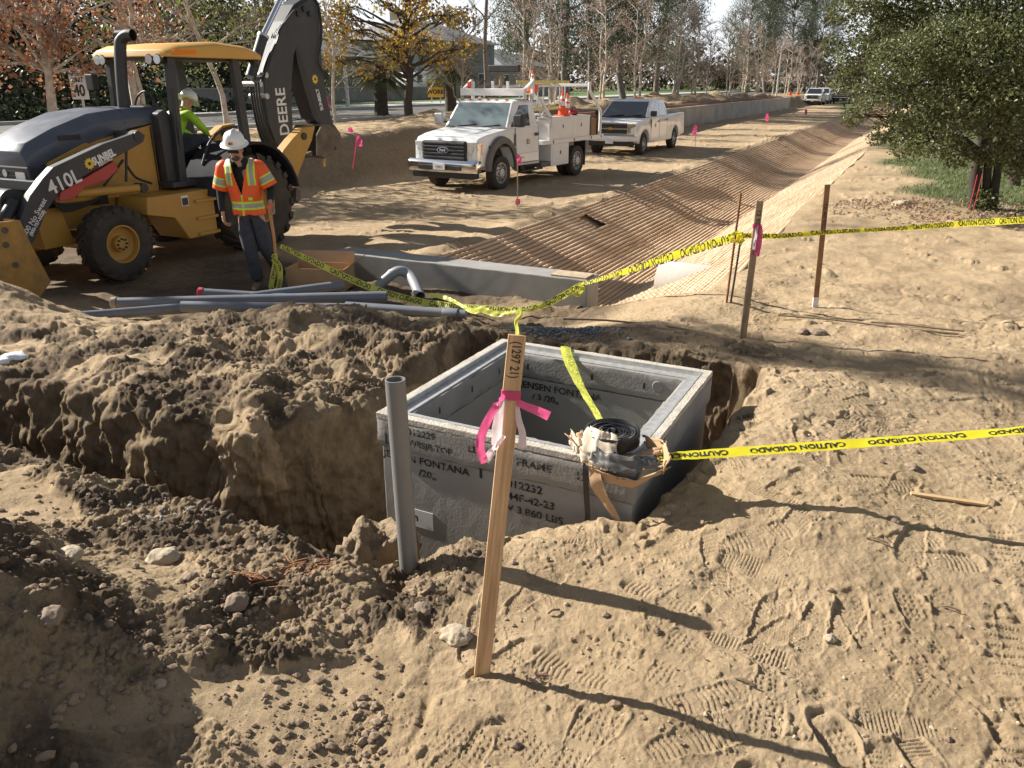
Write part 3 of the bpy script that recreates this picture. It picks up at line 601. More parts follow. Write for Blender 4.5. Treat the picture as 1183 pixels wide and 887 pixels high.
# ================================================================ ribbons and caution tape
def ribbon(name, pts, width, m, parent=None, side=(0, 0, 1), sides=None, n=7, crumple=.003, text=None, tsize=None, flip=False, tmat=None, seed=0, sag=0.0, gap=.10, thick=.0004, tsx=1.15):
    P_ = [Vector(p) for p in pts]
    if sag and len(P_) == 2:
        a_, b_ = P_; P_ = [a_.lerp(b_, t) - Vector((0, 0, sag * 4 * t * (1 - t))) for t in [i / 6 for i in range(7)]]
    sp = smooth_path(P_, n); K = len(sp)
    if sides is None: sides = [Vector(side)] * 2
    sides = [Vector(q) for q in sides]; ws = width if hasattr(width, '__len__') else [width] * 2
    S_ = [0]
    for i in range(1, K): S_.append(S_[-1] + (sp[i] - sp[i - 1]).length)
    L = S_[-1]; fine = max(K, int(L / .02)) if L < 12 else K * 3
    fs = [L * i / fine for i in range(fine + 1)]
    def at(s_):
        s_ = min(max(s_, 0), L); j = min(int(np.searchsorted(S_, s_, side='right')) - 1, K - 2); j = max(j, 0); t = (s_ - S_[j]) / max(1e-9, S_[j + 1] - S_[j]); p = sp[j].lerp(sp[j + 1], t)
        T = (sp[min(j + 2, K - 1)] - sp[max(j - 1, 0)]).normalized(); q = s_ / L * (len(sides) - 1); k = min(int(q), len(sides) - 2); sd_ = sides[k].lerp(sides[k + 1], q - k); sd_ = (sd_ - T * sd_.dot(T)).normalized()
        q = s_ / L * (len(ws) - 1); k = min(int(q), len(ws) - 2); w_ = ws[k] * (1 - (q - k)) + ws[k + 1] * (q - k)
        return p, T, sd_, w_
    V_ = []; nt = 4
    for s_ in fs:
        p, T, sd_, w_ = at(s_); nn = T.cross(sd_).normalized()
        for k in range(nt + 1):
            t = k / nt - .5; V_.append(p + sd_ * (t * w_) + nn * (crumple * float(pn(s_ * 14, t * 2.2 + seed, seed)) + crumple * .5 * float(pn(s_ * 40, t * 5, seed + 2)) + .25 * w_ * (.25 - t * t) * .3))
    F_ = [(i * (nt + 1) + k, (i + 1) * (nt + 1) + k, (i + 1) * (nt + 1) + k + 1, i * (nt + 1) + k + 1) for i in range(fine) for k in range(nt)]
    me = MB(); me.add(V_, F_); o = me.build(name, m, parent, smooth=60, fixn=False)
    if text:
        V0, F0 = textmesh(text, tsize or (ws[0] * .72), .0014); xs = [q[0] for q in V0]; tw = (max(xs) - min(xs)) * tsx + gap; s0 = gap * .5
        for sgn in (1, -1):
            tb = MB(); s0 = gap * .3
            while s0 + tw * .5 < L:
                vv = []
                for x, y, z in V0:
                    s_ = s0 + (x - min(xs)) * tsx
                    if flip: s_ = s0 + (max(xs) - x) * tsx
                    p, T, sd_, w_ = at(s_); nn = T.cross(sd_).normalized(); yy = -y if flip else y; t = yy / w_ * (ws[0] and w_ / ws[0])
                    vv.append(p + sd_ * (t * w_) + nn * (crumple * float(pn(s_ * 14, t * 2.2 + seed, seed)) + crumple * .5 * float(pn(s_ * 40, t * 5, seed + 2)) + .25 * w_ * (.25 - t * t) * .3 + sgn * .0013))
                tb.add(vv, F0); s0 += tw
            tb.build('tape_print', tmat or BLACK, o, fixn=False)
    return o
TXT = 'CAUTION CUIDADO'
corner = uv(2.93, -0.905, .25)
t1 = thing('caution_tape', 'yellow caution tape stretched from the torn cardboard on the vault corner to the right edge', 'caution tape', corner)
def rel(P_, o_): return [Vector(p) - Vector(o_) for p in P_]
ribbon('tape_strip', rel([(.50, 3.04, .245), (.9, 3.02, .285), (1.5, 2.985, .350), (2.1, 2.955, .418), (2.75, 2.93, .50)], corner), .055, TAPE, t1, sides=[(0, .95, .2), (0, .9, .35), (0, .97, .15), (0, .8, .5)], text=TXT, tsize=.036, flip=True, seed=3, gap=.09, crumple=.004)
t2 = thing('caution_tape', 'yellow caution tape running slack across the open vault from back rim to near corner', 'caution tape', uv(4.22, -1.63, .24))
ribbon('tape_strip', rel([uv(4.27, -1.775, .20), uv(4.235, -1.77, .245), uv(4.10, -1.70, .235), uv(3.7, -1.46, .235), uv(3.3, -1.20, .25), uv(3.05, -1.05, .27), uv(2.98, -1.0, .27)], uv(4.22, -1.63, .24)), [.06, .065, .04, .032, .03], TAPEG, t2, sides=[BX + (0,), BX + (0,), (.9, .1, .3)], text=TXT, tsize=.045, seed=4, tmat=mat('faint_print', (.48, .50, .06), .6, var=0), crumple=.004)
# ================================================================ near lath stake with flagging
sb, stp = Vector((-.105, 2.055, -.12)), Vector((.015, 2.135, 1.083)); T = (stp - sb).normalized(); xw = Vector((1, .10, 0)); xw = (xw - T * xw.dot(T)).normalized(); nw = T.cross(xw)
st = thing('wooden_lath_stake', 'tall fresh wooden lath with handwritten numbers and pink ribbon, leaning in front of the vault', 'survey stake', (-.093, 2.063, 0.0))
o = bpy.data.objects.new('stake_frame', None)
L_ = (stp - sb).length; Mst = Matrix((( xw.x, nw.x, T.x, sb.x), (xw.y, nw.y, T.y, sb.y), (xw.z, nw.z, T.z, sb.z), (0, 0, 0, 1)))
bpy.data.objects.remove(o)
bd = MB().box(-.0255, .0255, -.006, .006, 0, L_).build('lath', WOOD, st, bevel=.0012); bd.matrix_parent_inverse = Matrix(); bd.matrix_basis = Matrix.Translation(-Vector(st.location)) @ Mst
mb = MB(); fr = frame((0, -.0066, L_ - .015), (0, 0, -1), (-1, 0, 0)) if False else frame((0, -.0066, L_ - .145), (0, 0, -1), (1, 0, 0))
V_, F_ = textmesh('(1297 21)', .047, .0008)
mb.add([Vector((y * .80, -.0066, L_ - .072 - x * .60)) for x, y, z in V_], F_)
mk = mb.build('marker_writing', mat('marker_ink', (.03, .02, .02), .6, var=0), bd, fixn=False)
tz = L_ - .178
mb = MB(); mb.box(-.0275, .0275, -.0085, .0085, tz - .016, tz + .008); mb.box(-.0285, .0272, -.0092, .0092, tz - .006, tz + .013, Matrix.Rotation(R(6), 4, 'Y') if False else None).build('ribbon_wrap', PINK, bd, bevel=.001)
def rb(nm, pts, wd, m, sides, seed): ribbon(nm, pts, wd, m, bd, sides=sides, seed=seed, crumple=.004, n=6)
rb('pink_ribbon', [(-.02, -.012, tz), (-.040, -.02, tz - .025), (-.068, -.03, tz - .085), (-.080, -.03, tz - .15), (-.060, -.03, tz - .205)], [.018, .022, .026, .026, .024], PINK, [(0, 0, 1), (.9, 0, .4), (1, 0, 0), (1, 0, .2), (1, 0, .5)], 2)
rb('pink_ribbon', [(-.060, -.031, tz - .20), (-.052, -.03, tz - .185), (-.030, -.028, tz - .15), (-.01, -.02, tz - .12)], [.024, .024, .018, .016], PALEP, [(1, 0, -.5), (.4, 0, .9), (.3, 0, 1)], 3)
rb('white_ribbon', [(-.022, -.012, tz - .01), (-.030, -.018, tz - .05), (-.033, -.02, tz - .10), (-.030, -.02, tz - .15)], [.016, .026, .032, .030], PALEP, [(1, 0, .4), (1, 0, 0), (1, .2, 0)], 4)
rb('pink_ribbon', [(.022, -.008, tz - .02), (.045, -.015, tz - .028), (.080, -.02, tz - .038), (.115, -.02, tz - .052)], [.020, .024, .026, .028], PINK, [(0, 0, 1), (0, .2, 1), (0, 0, 1)], 5)
rb('white_ribbon', [(.020, -.008, tz - .03), (.028, -.015, tz - .07), (.042, -.02, tz - .11), (.046, -.02, tz - .155)], [.012, .018, .022, .026], PALEP, [(1, 0, .3), (1, .2, 0), (1, 0, .1)], 6)
ribbon('tape_tie', [Vector(q) for q in ((.0, .008, L_ - .05), (.004, .012, L_ - .02), (.0, .012, L_ + .012), (-.006, .016, L_ + .035), (.006, .024, L_ + .055), (.0, .03, L_ + .075))], [.008, .010, .013, .010, .013, .010], TAPEG, bd, sides=[(1, 0, 0), (.8, .5, 0), (1, 0, .2), (.6, .6, .2)], seed=8, crumple=.005)
q1 = at_px(470, 333, -.5); P6 = [at_px(497, 343, -.48), at_px(520, 352, -.5), at_px(545, 362, -.50), at_px(556, 364, -.49), at_px(575, 366, -.47), at_px(600, 366, -.44)]
for k in range(6): P6[k].z += .03 + .03 * (k % 2)
tag(ribbon('caution_tape', P6, [.04, .05, .03, .06, .06, .03], TAPEG, sides=[(0, .5, 1), (0, 1, .4), (0, .3, 1), (0, .8, .6)], seed=9, crumple=.012), 'loose scrap of caution tape on the dirt just behind the top of the near lath', 'caution tape')
# ================================================================ grey conduit standing in the pit
pb, pt = Vector((-.405, 2.735, -.95)), Vector((-.437, 2.76, .715))
cd = thing('standing_conduit', 'grey plastic conduit standing upright between the clay lumps and the vault', 'conduit pipe', pb)
MB().tube([Vector((0, 0, 0)), pt - pb], .0385, 28, hollow=.16).build('pipe', PVCG, cd, smooth=40)
er_ = thing('wooden_lath_stake', 'wooden lath just outside the right edge holding the end of the near caution tape', 'survey stake', (2.76, 2.94, 0)); MB().box(-.026, .026, -.006, .006, -.15, .62).build('lath', WOOD2, er_, bevel=.0012)
# ================================================================ roll of black strip in torn cardboard on the vault corner
cr_ = thing('sealant_roll', 'roll of black sealant strip in torn cardboard sitting on the near vault corner', 'sealant roll', uv(2.98, -0.96, .235))
rc = Vector((.05, .07, .055))
mb = MB(); pts = []
for i in range(150):
    t = i / 149; a_ = t * 2 * math.pi * 6.5; rr = .028 + .082 * t; pts.append((rc.x + rr * math.cos(a_), rc.y + rr * .95 * math.sin(a_), rc.z + .004 * math.sin(a_ * 2.3)))
V_ = []; 
for p in pts: V_ += [(p[0], p[1], p[2] - .026), (p[0], p[1], p[2] + .026)]
mb.add(V_, [(2 * i, 2 * i + 2, 2 * i + 3, 2 * i + 1) for i in range(149)])
sr = mb.build('paper_coil', mat('coil_paper', (.35, .30, .24), .7, var=.3, vscale=30), cr_, fixn=False)
sm = sr.modifiers.new('s', 'SOLIDIFY'); sm.thickness = .003
mb = MB(); pts2 = [(p[0] * 1.0 + .002, p[1], p[2] - .001) for p in pts[3:]]; V_ = []
for i, p in enumerate(pts2):
    q = pts2[min(i + 1, len(pts2) - 1)]; V_ += [(p[0] * .96 + rc.x * .04, p[1] * .96 + rc.y * .04, p[2] - .024), (p[0] * .96 + rc.x * .04, p[1] * .96 + rc.y * .04, p[2] + .0285)]
mb.add(V_, [(2 * i, 2 * i + 2, 2 * i + 3, 2 * i + 1) for i in range(len(pts2) - 1)])
sb2 = mb.build('black_strip', mat('black_butyl', (.016, .016, .018), .35, var=.2), cr_, fixn=False); sm = sb2.modifiers.new('s', 'SOLIDIFY'); sm.thickness = .004
mb = MB(); mb.lathe([(.118, -.03), (.128, -.028), (.128, .030), (.118, .033), (.112, .02), (.112, -.02)], (rc.x + .005, rc.y + .005, rc.z + .003), 'Z', 40, 1, .95).build('black_band', mat('black_butyl', (.016, .016, .018), .35, var=.2), cr_, smooth=40)
def sheet(name, P4, m, parent, seed, amp=.012, n=10, torn=.1):
    """a crumpled torn sheet spanned by a grid of guide points (rows x cols)"""
    G = [[Vector(p) for p in r_] for r_ in P4]; V_ = []; nr, nc = len(G), len(G[0])
    for i in range(n * (nr - 1) + 1):
        for j in range(n * (nc - 1) + 1):
            a_ = i / n; b_ = j / n; ia = min(int(a_), nr - 2); ib = min(int(b_), nc - 2); fa, fb = a_ - ia, b_ - ib
            p = G[ia][ib].lerp(G[ia + 1][ib], fa).lerp(G[ia][ib + 1].lerp(G[ia + 1][ib + 1], fa), fb)
            p = p + Vector((float(pn(a_ * 2.3 + seed, b_ * 2.1, seed)), float(pn(a_ * 2.2, b_ * 2.5 + seed, seed + 1)), float(pn(a_ * 2.9 + seed, b_ * 2.9, seed + 2)))) * amp
            V_.append(p)
    W = n * (nc - 1) + 1; H = n * (nr - 1) + 1; F_ = []
    for i in range(H - 1):
        for j in range(W - 1):
            eb = min(i, H - 2 - i, j, W - 2 - j)
            if eb < 2 and float(pn(i * .9 + seed, j * .9, seed)) > .45 - torn: continue
            F_.append((i * W + j, (i + 1) * W + j, (i + 1) * W + j + 1, i * W + j + 1))
    o = MB().add(V_, F_).build(name, m, parent, smooth=50, fixn=False); s_ = o.modifiers.new('s', 'SOLIDIFY'); s_.thickness = .003; return o
# local axes: x along channel (away), y to the left
sheet('cardboard_wrap', [[(-.05, .26, .075), (-.11, .10, -.01), (-.09, -.06, -.03), (-.03, -.19, .0)], [(-.03, .22, .04), (-.075, .10, .0), (-.06, -.04, .0), (.0, -.16, .02)], [(.04, .22, .07), (.0, .1, .02), (.0, -.04, .02), (.06, -.15, .05)]], CARD, cr_, 2, .010, torn=0)
sheet('cardboard_wrap', [[(-.115, .16, .0), (-.13, .05, -.035), (-.11, -.10, -.045), (-.03, -.22, .01)], [(-.10, .14, -.04), (-.115, .04, -.085), (-.09, -.08, -.10), (-.02, -.17, -.04)]], CARD, cr_, 5, .010, torn=0)
sheet('cardboard_wrap', [[(-.02, .235, .09), (-.06, .17, .06), (-.05, .10, .10)], [(-.07, .23, .04), (-.09, .15, .0), (-.09, .08, .03)]], mat('card_pale', (.62, .50, .36), .8), cr_, 7, .012)
sheet('torn_paper', [[(-.02, .16, .12), (-.05, .08, .12), (-.03, .02, .11)], [(-.10, .17, .05), (-.11, .08, .03), (-.10, .0, .04)], [(-.12, .15, -.01), (-.125, .07, -.03), (-.12, -.01, -.02)]], mat('white_paper', (.58, .48, .36), .7), cr_, 11, .010, torn=0)
sheet('torn_paper', [[(-.09, .10, .06), (-.11, .02, .05), (-.09, -.07, .05), (-.03, -.15, .05)], [(-.13, .11, .01), (-.145, .02, -.01), (-.12, -.09, -.01), (-.05, -.18, .02)]], mat('grey_wrap', (.10, .095, .09), .5), cr_, 13, .009, torn=0)
sheet('torn_paper', [[(.12, -.04, .06), (.06, -.16, .08), (-.03, -.21, .05)], [(.11, -.07, -.01), (.03, -.17, -.01), (-.06, -.19, -.02)]], CARD, cr_, 17, .009, torn=0)
ribbon('hanging_strip', [(-.11, .13, .0), (-.128, .125, -.05), (-.120, .120, -.16), (-.118, .110, -.28), (-.12, .118, -.36)], .026, mat('black_butyl', (.016, .016, .018), .35), cr_, side=(0, 1, 0), crumple=.002, seed=3)
ribbon('hanging_cardboard', [(-.115, .09, -.02), (-.135, .07, -.09), (-.125, .02, -.18), (-.118, -.03, -.26), (-.13, -.02, -.32)], [.05, .06, .045, .03, .02], CARD, cr_, side=(0, 1, 0), crumple=.006, seed=5)
cr_.rotation_euler = (0, 0, ROT)
# ================================================================ headwall, board, wall
hw = thing('concrete_headwall', 'low long concrete headwall across the near end of the lined ditch', 'headwall', uv(8.43, -5.03, -.72), ROT)
o = MB().box(-.19, .19, -1.83, 1.83, -.05, .37).build('wall_body', CONC, hw, bevel=.012); rough_up(o, .06, .006, 21, .02)
bdw = thing('wood_board', 'short weathered board lying on the right end of the low headwall', 'board', uv(8.40, -3.45, -.348), ROT)
mb = MB(); mb.box(-.13, .13, -.22, .22, .002, .018).m(0); mb.build('board', mat('board_wood', (.42, .33, .22), .85, var=.2, vscale=14, bump=.3), bdw, bevel=.002)
wl_ = thing('retaining_wall', 'long grey concrete retaining wall behind the parked pickup', 'retaining wall', uv(38, -12.95, -.68), ROT)
o = MB(); o.box(0, 48.5, -.13, .13, -.3, 1.12)
o = o.build('wall_body', mat('wall_concrete', (.40, .37, .33), .85, var=.2, vscale=.8, dust=.3, bump=.2, bscale=8), wl_, bevel=.01)
mb = MB()
for i in range(1, 17): mb.box(i * 2.9, i * 2.9 + .02, -.1345, -.130, -.3, 1.11)
mb.build('joint', mat('joint_dark', (.17, .165, .16), .9), wl_)
mb = MB(); mb.box(-8, 46, .55, .70, 1.02, 1.22); mb.box(0, 46, .18, .24, 1.10, 1.19)
fb = mb.build('form_board', mat('form_rust', (.25, .12, .06), .85, var=.3, vscale=2), wl_)
# ================================================================ pipes lying by the pit
def lay(p0, p1, z0, z1, r, label, bell=None, cap=None, m=None):
    A = at_px(p0[0], p0[1], z0); B = at_px(p1[0], p1[1], z1)
    c_ = (A + B) / 2; t = thing('plastic_pipe', label, 'plastic pipe', (c_.x, c_.y, min(A.z, B.z) - r), 0, 'grey plastic pipes lying behind the dirt heap')
    A_, B_ = A - Vector(t.location), B - Vector(t.location); MB().tube([A_, B_], r, 20, hollow=.09).build('pipe', m or PVC, t, smooth=40)
    if bell:
        e = B_; dd = (B_ - A_).normalized(); MB().tube([e - dd * .16, e - dd * .14, e + dd * .002], [r * 1.01, r * 1.1, r * 1.1], 20, hollow=.12).build('bell_end', PVC, t, smooth=40)
    if cap:
        e = A_; dd = (A_ - B_).normalized(); MB().lathe([(.001, 0), (r * 1.12, 0), (r * 1.15, .01), (r * 1.15, .05), (r * 1.0, .055), (.001, .055)], (0, 0, 0), 'Z', 18).build('end_cap', mat(cap[0], cap[1], .7), t, smooth=35, loc=e + dd * -.03, rot=dd.to_track_quat('Z', 'Y').to_euler())
    return t
lay((80, 367), (330, 346), -.42, -.52, .055, 'grey plastic pipe lowest at the far left end of the pile')
lay((132, 350), (447, 342), -.44, -.42, .056, 'longest grey plastic pipe with a brown end cap at its left', cap=('brown_cap', (.33, .26, .19)))
lay((232, 338), (345, 345), -.48, -.55, .052, 'grey plastic pipe with a red wrapped left end, under the others', cap=('red_wrap', (.55, .04, .05)))
lay((290, 343), (397, 329), -.52, -.46, .056, 'grey plastic pipe topmost in the pile, open right end below the worker')
lay((210, 354), (423, 357), -.38, -.40, .056, 'grey plastic pipe nearest the dirt heap, its open end in front of the others')
lay((400, 354), (529, 363), -.50, -.50, .055, 'grey plastic pipe reaching furthest right, with a bell end', bell=1)
e0 = at_px(437, 331, -.58); e1 = at_px(486, 343, -.6); el = thing('pipe_elbow', 'curved grey conduit sweep lying by the cardboard box', 'conduit elbow', e0)
MB().tube(smooth_path([(0, 0, .0), (.1, .02, .09), (.25, .04, .185), (.40, .0, .13), tuple(e1 - e0 + Vector((0, -.05, .02)))], 6), .062, 18, hollow=.12).build('pipe', mat('pale_conduit', (.24, .26, .29), .4, var=.06, dust=.2), el, smooth=40)
# cardboard box
bx0 = at_px(372, 331, -.66); bt = thing('cardboard_box', 'open brown cardboard box with raised flaps behind the pipes', 'cardboard box', bx0, R(-8))
mb = MB(); w2, d2, h2, tk = .37, .20, .27, .006
mb.box(-w2, w2, -d2, -d2 + tk, 0, h2).box(-w2, w2, d2 - tk, d2, 0, h2).box(-w2, -w2 + tk, -d2 + tk, d2 - tk, 0, h2).box(w2 - tk, w2, -d2 + tk, d2 - tk, 0, h2).box(-w2 + tk, w2 - tk, -d2 + tk, d2 - tk, .002, .008)
mb.build('box_body', CARD, bt)
MB().box(0, .006, -d2, d2, 0, .20).build('flap', CARD, bt, loc=(-w2 + .002, 0, h2 - .01), rot=(0, R(-118), 0)); MB().box(0, .006, -d2, d2, 0, .22).build('flap', CARD, bt, loc=(w2, 0, h2 - .01), rot=(0, R(52), 0))
MB().box(-w2, w2, 0, .005, 0, .16).build('flap', CARD, bt, loc=(0, d2, h2 - .008), rot=(R(-25), 0, 0))
# concrete pipe in the ditch
cp = thing('concrete_pipe', 'short pale concrete pipe end lying in the lined ditch', 'concrete pipe', uv(11.3, -2.75, -1.32), ROT)
mb = MB(); prof = [(.31, -.48), (.31, .48), (.25, .48), (.25, -.48)]; n_ = 28
V_ = [(r_ * math.sin(2 * math.pi * j / n_), h_, .30 + r_ * math.cos(2 * math.pi * j / n_)) for r_, h_ in prof for j in range(n_)]
mb.add(V_, [(i * n_ + j, i * n_ + (j + 1) % n_, ((i + 1) % 4) * n_ + (j + 1) % n_, ((i + 1) % 4) * n_ + j) for i in range(4) for j in range(n_)])
mb.build('pipe', mat('pipe_concrete', (.55, .53, .48), .85, var=.12, dust=.3, bump=.3), cp, smooth=35, bevel=.004)
# ================================================================ stakes on the right
def lath(base, top, w_, t_, m, name, label, extra=None, sink=.12, turn=0.0):
    A = Vector(base); B = Vector(top); T = (B - A).normalized(); x_ = Vector((math.cos(turn), math.sin(turn), 0)); x_ = (x_ - T * x_.dot(T)).normalized(); n_ = T.cross(x_); L = (B - A).length
    t = thing(name, label, 'survey stake', A); Mx = Matrix(((x_.x, n_.x, T.x, 0), (x_.y, n_.y, T.y, 0), (x_.z, n_.z, T.z, 0), (0, 0, 0, 1)))
    if t_ == 0: o = MB().tube([(0, 0, -sink), (0, 0, L)], w_, 10).build('rod', m, t, smooth=40)
    else: o = MB().box(-w_ / 2, w_ / 2, -t_ / 2, t_ / 2, -sink, L).build('lath', m, t, bevel=.0012)
    o.matrix_basis = Mx; return t, o, L
def up_px(base, px, py):
    """point above base (same forward distance) seen at pixel px, py"""
    x = (px - 591.5) / 911; y = (443.5 - py) / 911; c_, s_ = math.cos(R(20.9)), math.sin(R(20.9)); dx, dy, dz = x, c_ + y * s_, -s_ + y * c_; t = base[1] / dy
    return Vector((dx * t, base[1], CAMZ + dz * t))
b1 = at_px(838, 362, -.25); b2 = at_px(843, 362, -.25); b3 = at_px(858, 391, -.14); b4 = at_px(942, 352, -.22)
for b_ in (b1, b2, b3, b4): b_.z = surf(b_.x, b_.y)
lath(b1, up_px(b1, 856, 223), .011, 0, RUST, 'steel_rod', 'rusty brown steel rod leaning behind the ribboned lath, taller of two rods')
t_, o_, L_ = lath(b2, up_px(b2, 857, 268), .010, 0, DARKST, 'steel_rod', 'dark steel rod close beside the rusty one, shorter, with tape knotted round its top')
t3_, o3, L3 = lath(b3, up_px(b3, 878, 232), .052, .012, WOOD2, 'wooden_lath_stake', 'weathered wooden lath with a hanging pink ribbon near the ditch edge')
mb = MB(); V_, F_ = textmesh('12 95', .05, .0008); mb.add([Vector((y * .9, -.0068, L3 - .12 - x)) for x, y, z in V_], F_); mb.build('marker_writing', mat('marker_ink', (.03, .02, .02), .6, var=0), o3, fixn=False)
MB().box(-.030, .030, -.010, .010, L3 - .20, L3 - .17).build('ribbon_wrap', PINK, o3, bevel=.001)
ribbon('pink_ribbon', [(.025, -.012, L3 - .18), (.030, -.02, L3 - .24), (.025, -.02, L3 - .33), (.02, -.02, L3 - .41)], [.02, .035, .045, .04], PINK, o3, side=(1, 0, 0), seed=21, crumple=.012)
ribbon('white_ribbon', [(.0, -.012, L3 - .18), (-.004, -.02, L3 - .24), (-.006, -.02, L3 - .36)], [.02, .03, .03], PALEP, o3, side=(1, .2, 0), seed=22, crumple=.01)
t4_, o4, L4 = lath(b4, up_px(b4, 956, 213), .050, .012, mat('brown_lath', (.24, .125, .06), .85, var=.3, vscale=8, bump=.2), 'wooden_lath_stake', 'dark brown wooden lath standing alone with a white painted foot')
mb = MB(); V_, F_ = textmesh('12 48 TO', .045, .0006); mb.add([Vector((y * .9, -.0068, L4 - .28 - x * 1.3)) for x, y, z in V_], F_); mb.build('marker_writing', mat('marker_ink', (.03, .02, .02), .6, var=0), o4, fixn=False)
MB().box(-.0265, .0265, -.0075, .0075, -.01, .09).build('painted_foot', mat('stake_white', (.7, .68, .64), .7, var=.2, vscale=20), o4)
# caution tape along the ditch
k1 = Vector(b2) + (up_px(b2, 855, 272) - Vector(b2)); hwR = uv(8.24, -3.27, -.40); k1 = up_px(b2, 853, 272)
g1 = thing('caution_tape', 'caution tape hanging from the headwall end up to the steel rods across the ditch', 'caution tape', hwR)
ribbon('tape_strip', rel([hwR + Vector((0, -.02, 0)), hwR.lerp(k1, .30) - Vector((0, 0, .01)), hwR.lerp(k1, .6) - Vector((0, 0, .0)), k1], hwR), [.04, .07, .08, .07], TAPE, g1, sides=[(0, .7, .7), (0, .2, 1), (0, 0, 1)], text=TXT, tsize=.062, flip=True, seed=31, gap=.1, crumple=.006)
ribbon('tape_knot', rel([k1 + Vector(q) for q in ((.03, -.03, .02), (-.04, -.04, .03), (-.07, -.02, -.01), (-.02, -.04, -.05), (.03, -.03, .0), (.05, .0, -.04), (.02, -.03, -.08))], hwR), .032, TAPE, g1, side=(0, .2, 1), seed=33, crumple=.012)
g2_ = thing('caution_tape', 'caution tape from the steel rods past the brown lath to the right edge', 'caution tape', k1)
m4 = up_px(b4, 949, 268); r5 = Vector((5.4, 7.9, .47)); rr = (1183 - 591.5) / 911
q5 = up_px((0, 8.6), 1183, 254); q6 = up_px((0, 8.9), 1290, 247)
ribbon('tape_strip', rel([k1, k1.lerp(m4, .5) - Vector((0, 0, .02)), m4 - Vector((0, .02, 0)), m4.lerp(q5, .35) - Vector((0, 0, .01)), m4.lerp(q5, .7), q5, q6], k1), [.05, .05, .045, .06, .07, .08, .08], TAPE, g2_, sides=[(0, .6, .8), (0, .8, .6), (0, .3, 1), (0, .2, 1)], text=TXT, tsize=.056, seed=35, crumple=.006, flip=False, gap=.08)
# tape from the shovel handle to the headwall
g3 = thing('caution_tape', 'long caution tape sagging from the shovel handle to the headwall end', 'caution tape', hwR)
wk0 = up_px((0, 9.55), 324, 284)
pts = [wk0, up_px((0, 9.4), 362, 302), up_px((0, 9.2), 400, 320), up_px((0, 8.95), 445, 338), up_px((0, 8.7), 500, 351), up_px((0, 8.45), 560, 356), up_px((0, 8.4), 620, 355), hwR + Vector((.0, -.03, .0))]
ribbon('tape_strip', rel(pts, hwR), [.055, .075, .08, .08, .09, .08, .075, .07], TAPEG, g3, sides=[(0, .2, 1), (0, .3, 1), (0, .6, .8), (0, .9, .5), (0, .5, .8)], text=TXT, tsize=.055, seed=41, crumple=.008)
ribbon('tape_knot', rel([hwR + Vector(q) for q in ((.03, -.05, .02), (-.06, -.08, -.02), (-.10, -.06, -.07), (-.04, -.09, -.10), (.0, -.07, -.05), (.04, -.06, -.03))], hwR), .05, TAPEG, g3, side=(0, .2, 1), seed=43, crumple=.015)
# little stakes and pin flags by the road
def pin_flag(px, py, ptx, pty, z, label, fl=(.09, .14), rod=.006, wood=False, dirx=1):
    b_ = at_px(px, py, z); b_.z = z; t = thing('pin_flag' if not wood else 'ribboned_stake', label, 'marker flag' if not wood else 'survey stake', b_, group='pink markers along the dirt road')
    tp = up_px(b_, ptx, pty) - b_
    MB().tube([Vector((0, 0, -.1)), tp], rod, 8).build('rod', WOOD2 if wood else PINK, t)
    ribbon('flag', [tp + Vector((0, -.02, -.01)), tp + Vector((.02 * dirx, -.03, -fl[1] * .4)), tp + Vector((.04 * dirx, -.02, -fl[1])), tp + Vector((.03 * dirx, 0, -fl[1] * 1.25))], [fl[0] * .7, fl[0], fl[0] * .8], PINK, t, side=(1, 0, .3), seed=int(px), crumple=.02)
    return t
pin_flag(598, 237, 598, 178, -.68, 'slim wooden stake with a pink flag in front of the service truck wheel', (.10, .16), .012, True)
fs_ = at_px(598, 236, -.67); o = tag(MB().add([Vector((-.05, -.02, 0)), Vector((.05, -.02, 0)), Vector((.06, 0, .11)), Vector((-.04, 0, .12))], [(0, 1, 2, 3)]).build('flag_scrap', PINK, loc=fs_), 'scrap of pink flag at the foot of the slim wooden stake', 'flag scrap'); o.modifiers.new('s', 'SOLIDIFY').thickness = .004
pin_flag(803, 180, 804, 144, -.68, 'pink flag between the white pickup and the ditch, nearest of the three road flags', (.16, .28), .008, False, -1)
pin_flag(885, 152, 886, 131, -.68, 'pink flag midway along the dirt road, before the end of the retaining wall', (.18, .3), .008, False)
pin_flag(932, 135, 931, 126, -.68, 'pink flag farthest along the dirt road', (.22, .3), .012)
f2 = pin_flag(407, 190, 413, 156, -.05, 'bent pink marker stake leaning in the dirt embankment', (.14, .2), .014)
pin_flag(376, 135, 377, 112, .36, 'pink ribbon stake standing above the embankment beside the raised bucket', (.2, .5), .02)
pin_flag(404, 152, 404, 147, .36, 'tiny pink flag on top of the embankment', (.16, .15), .012)
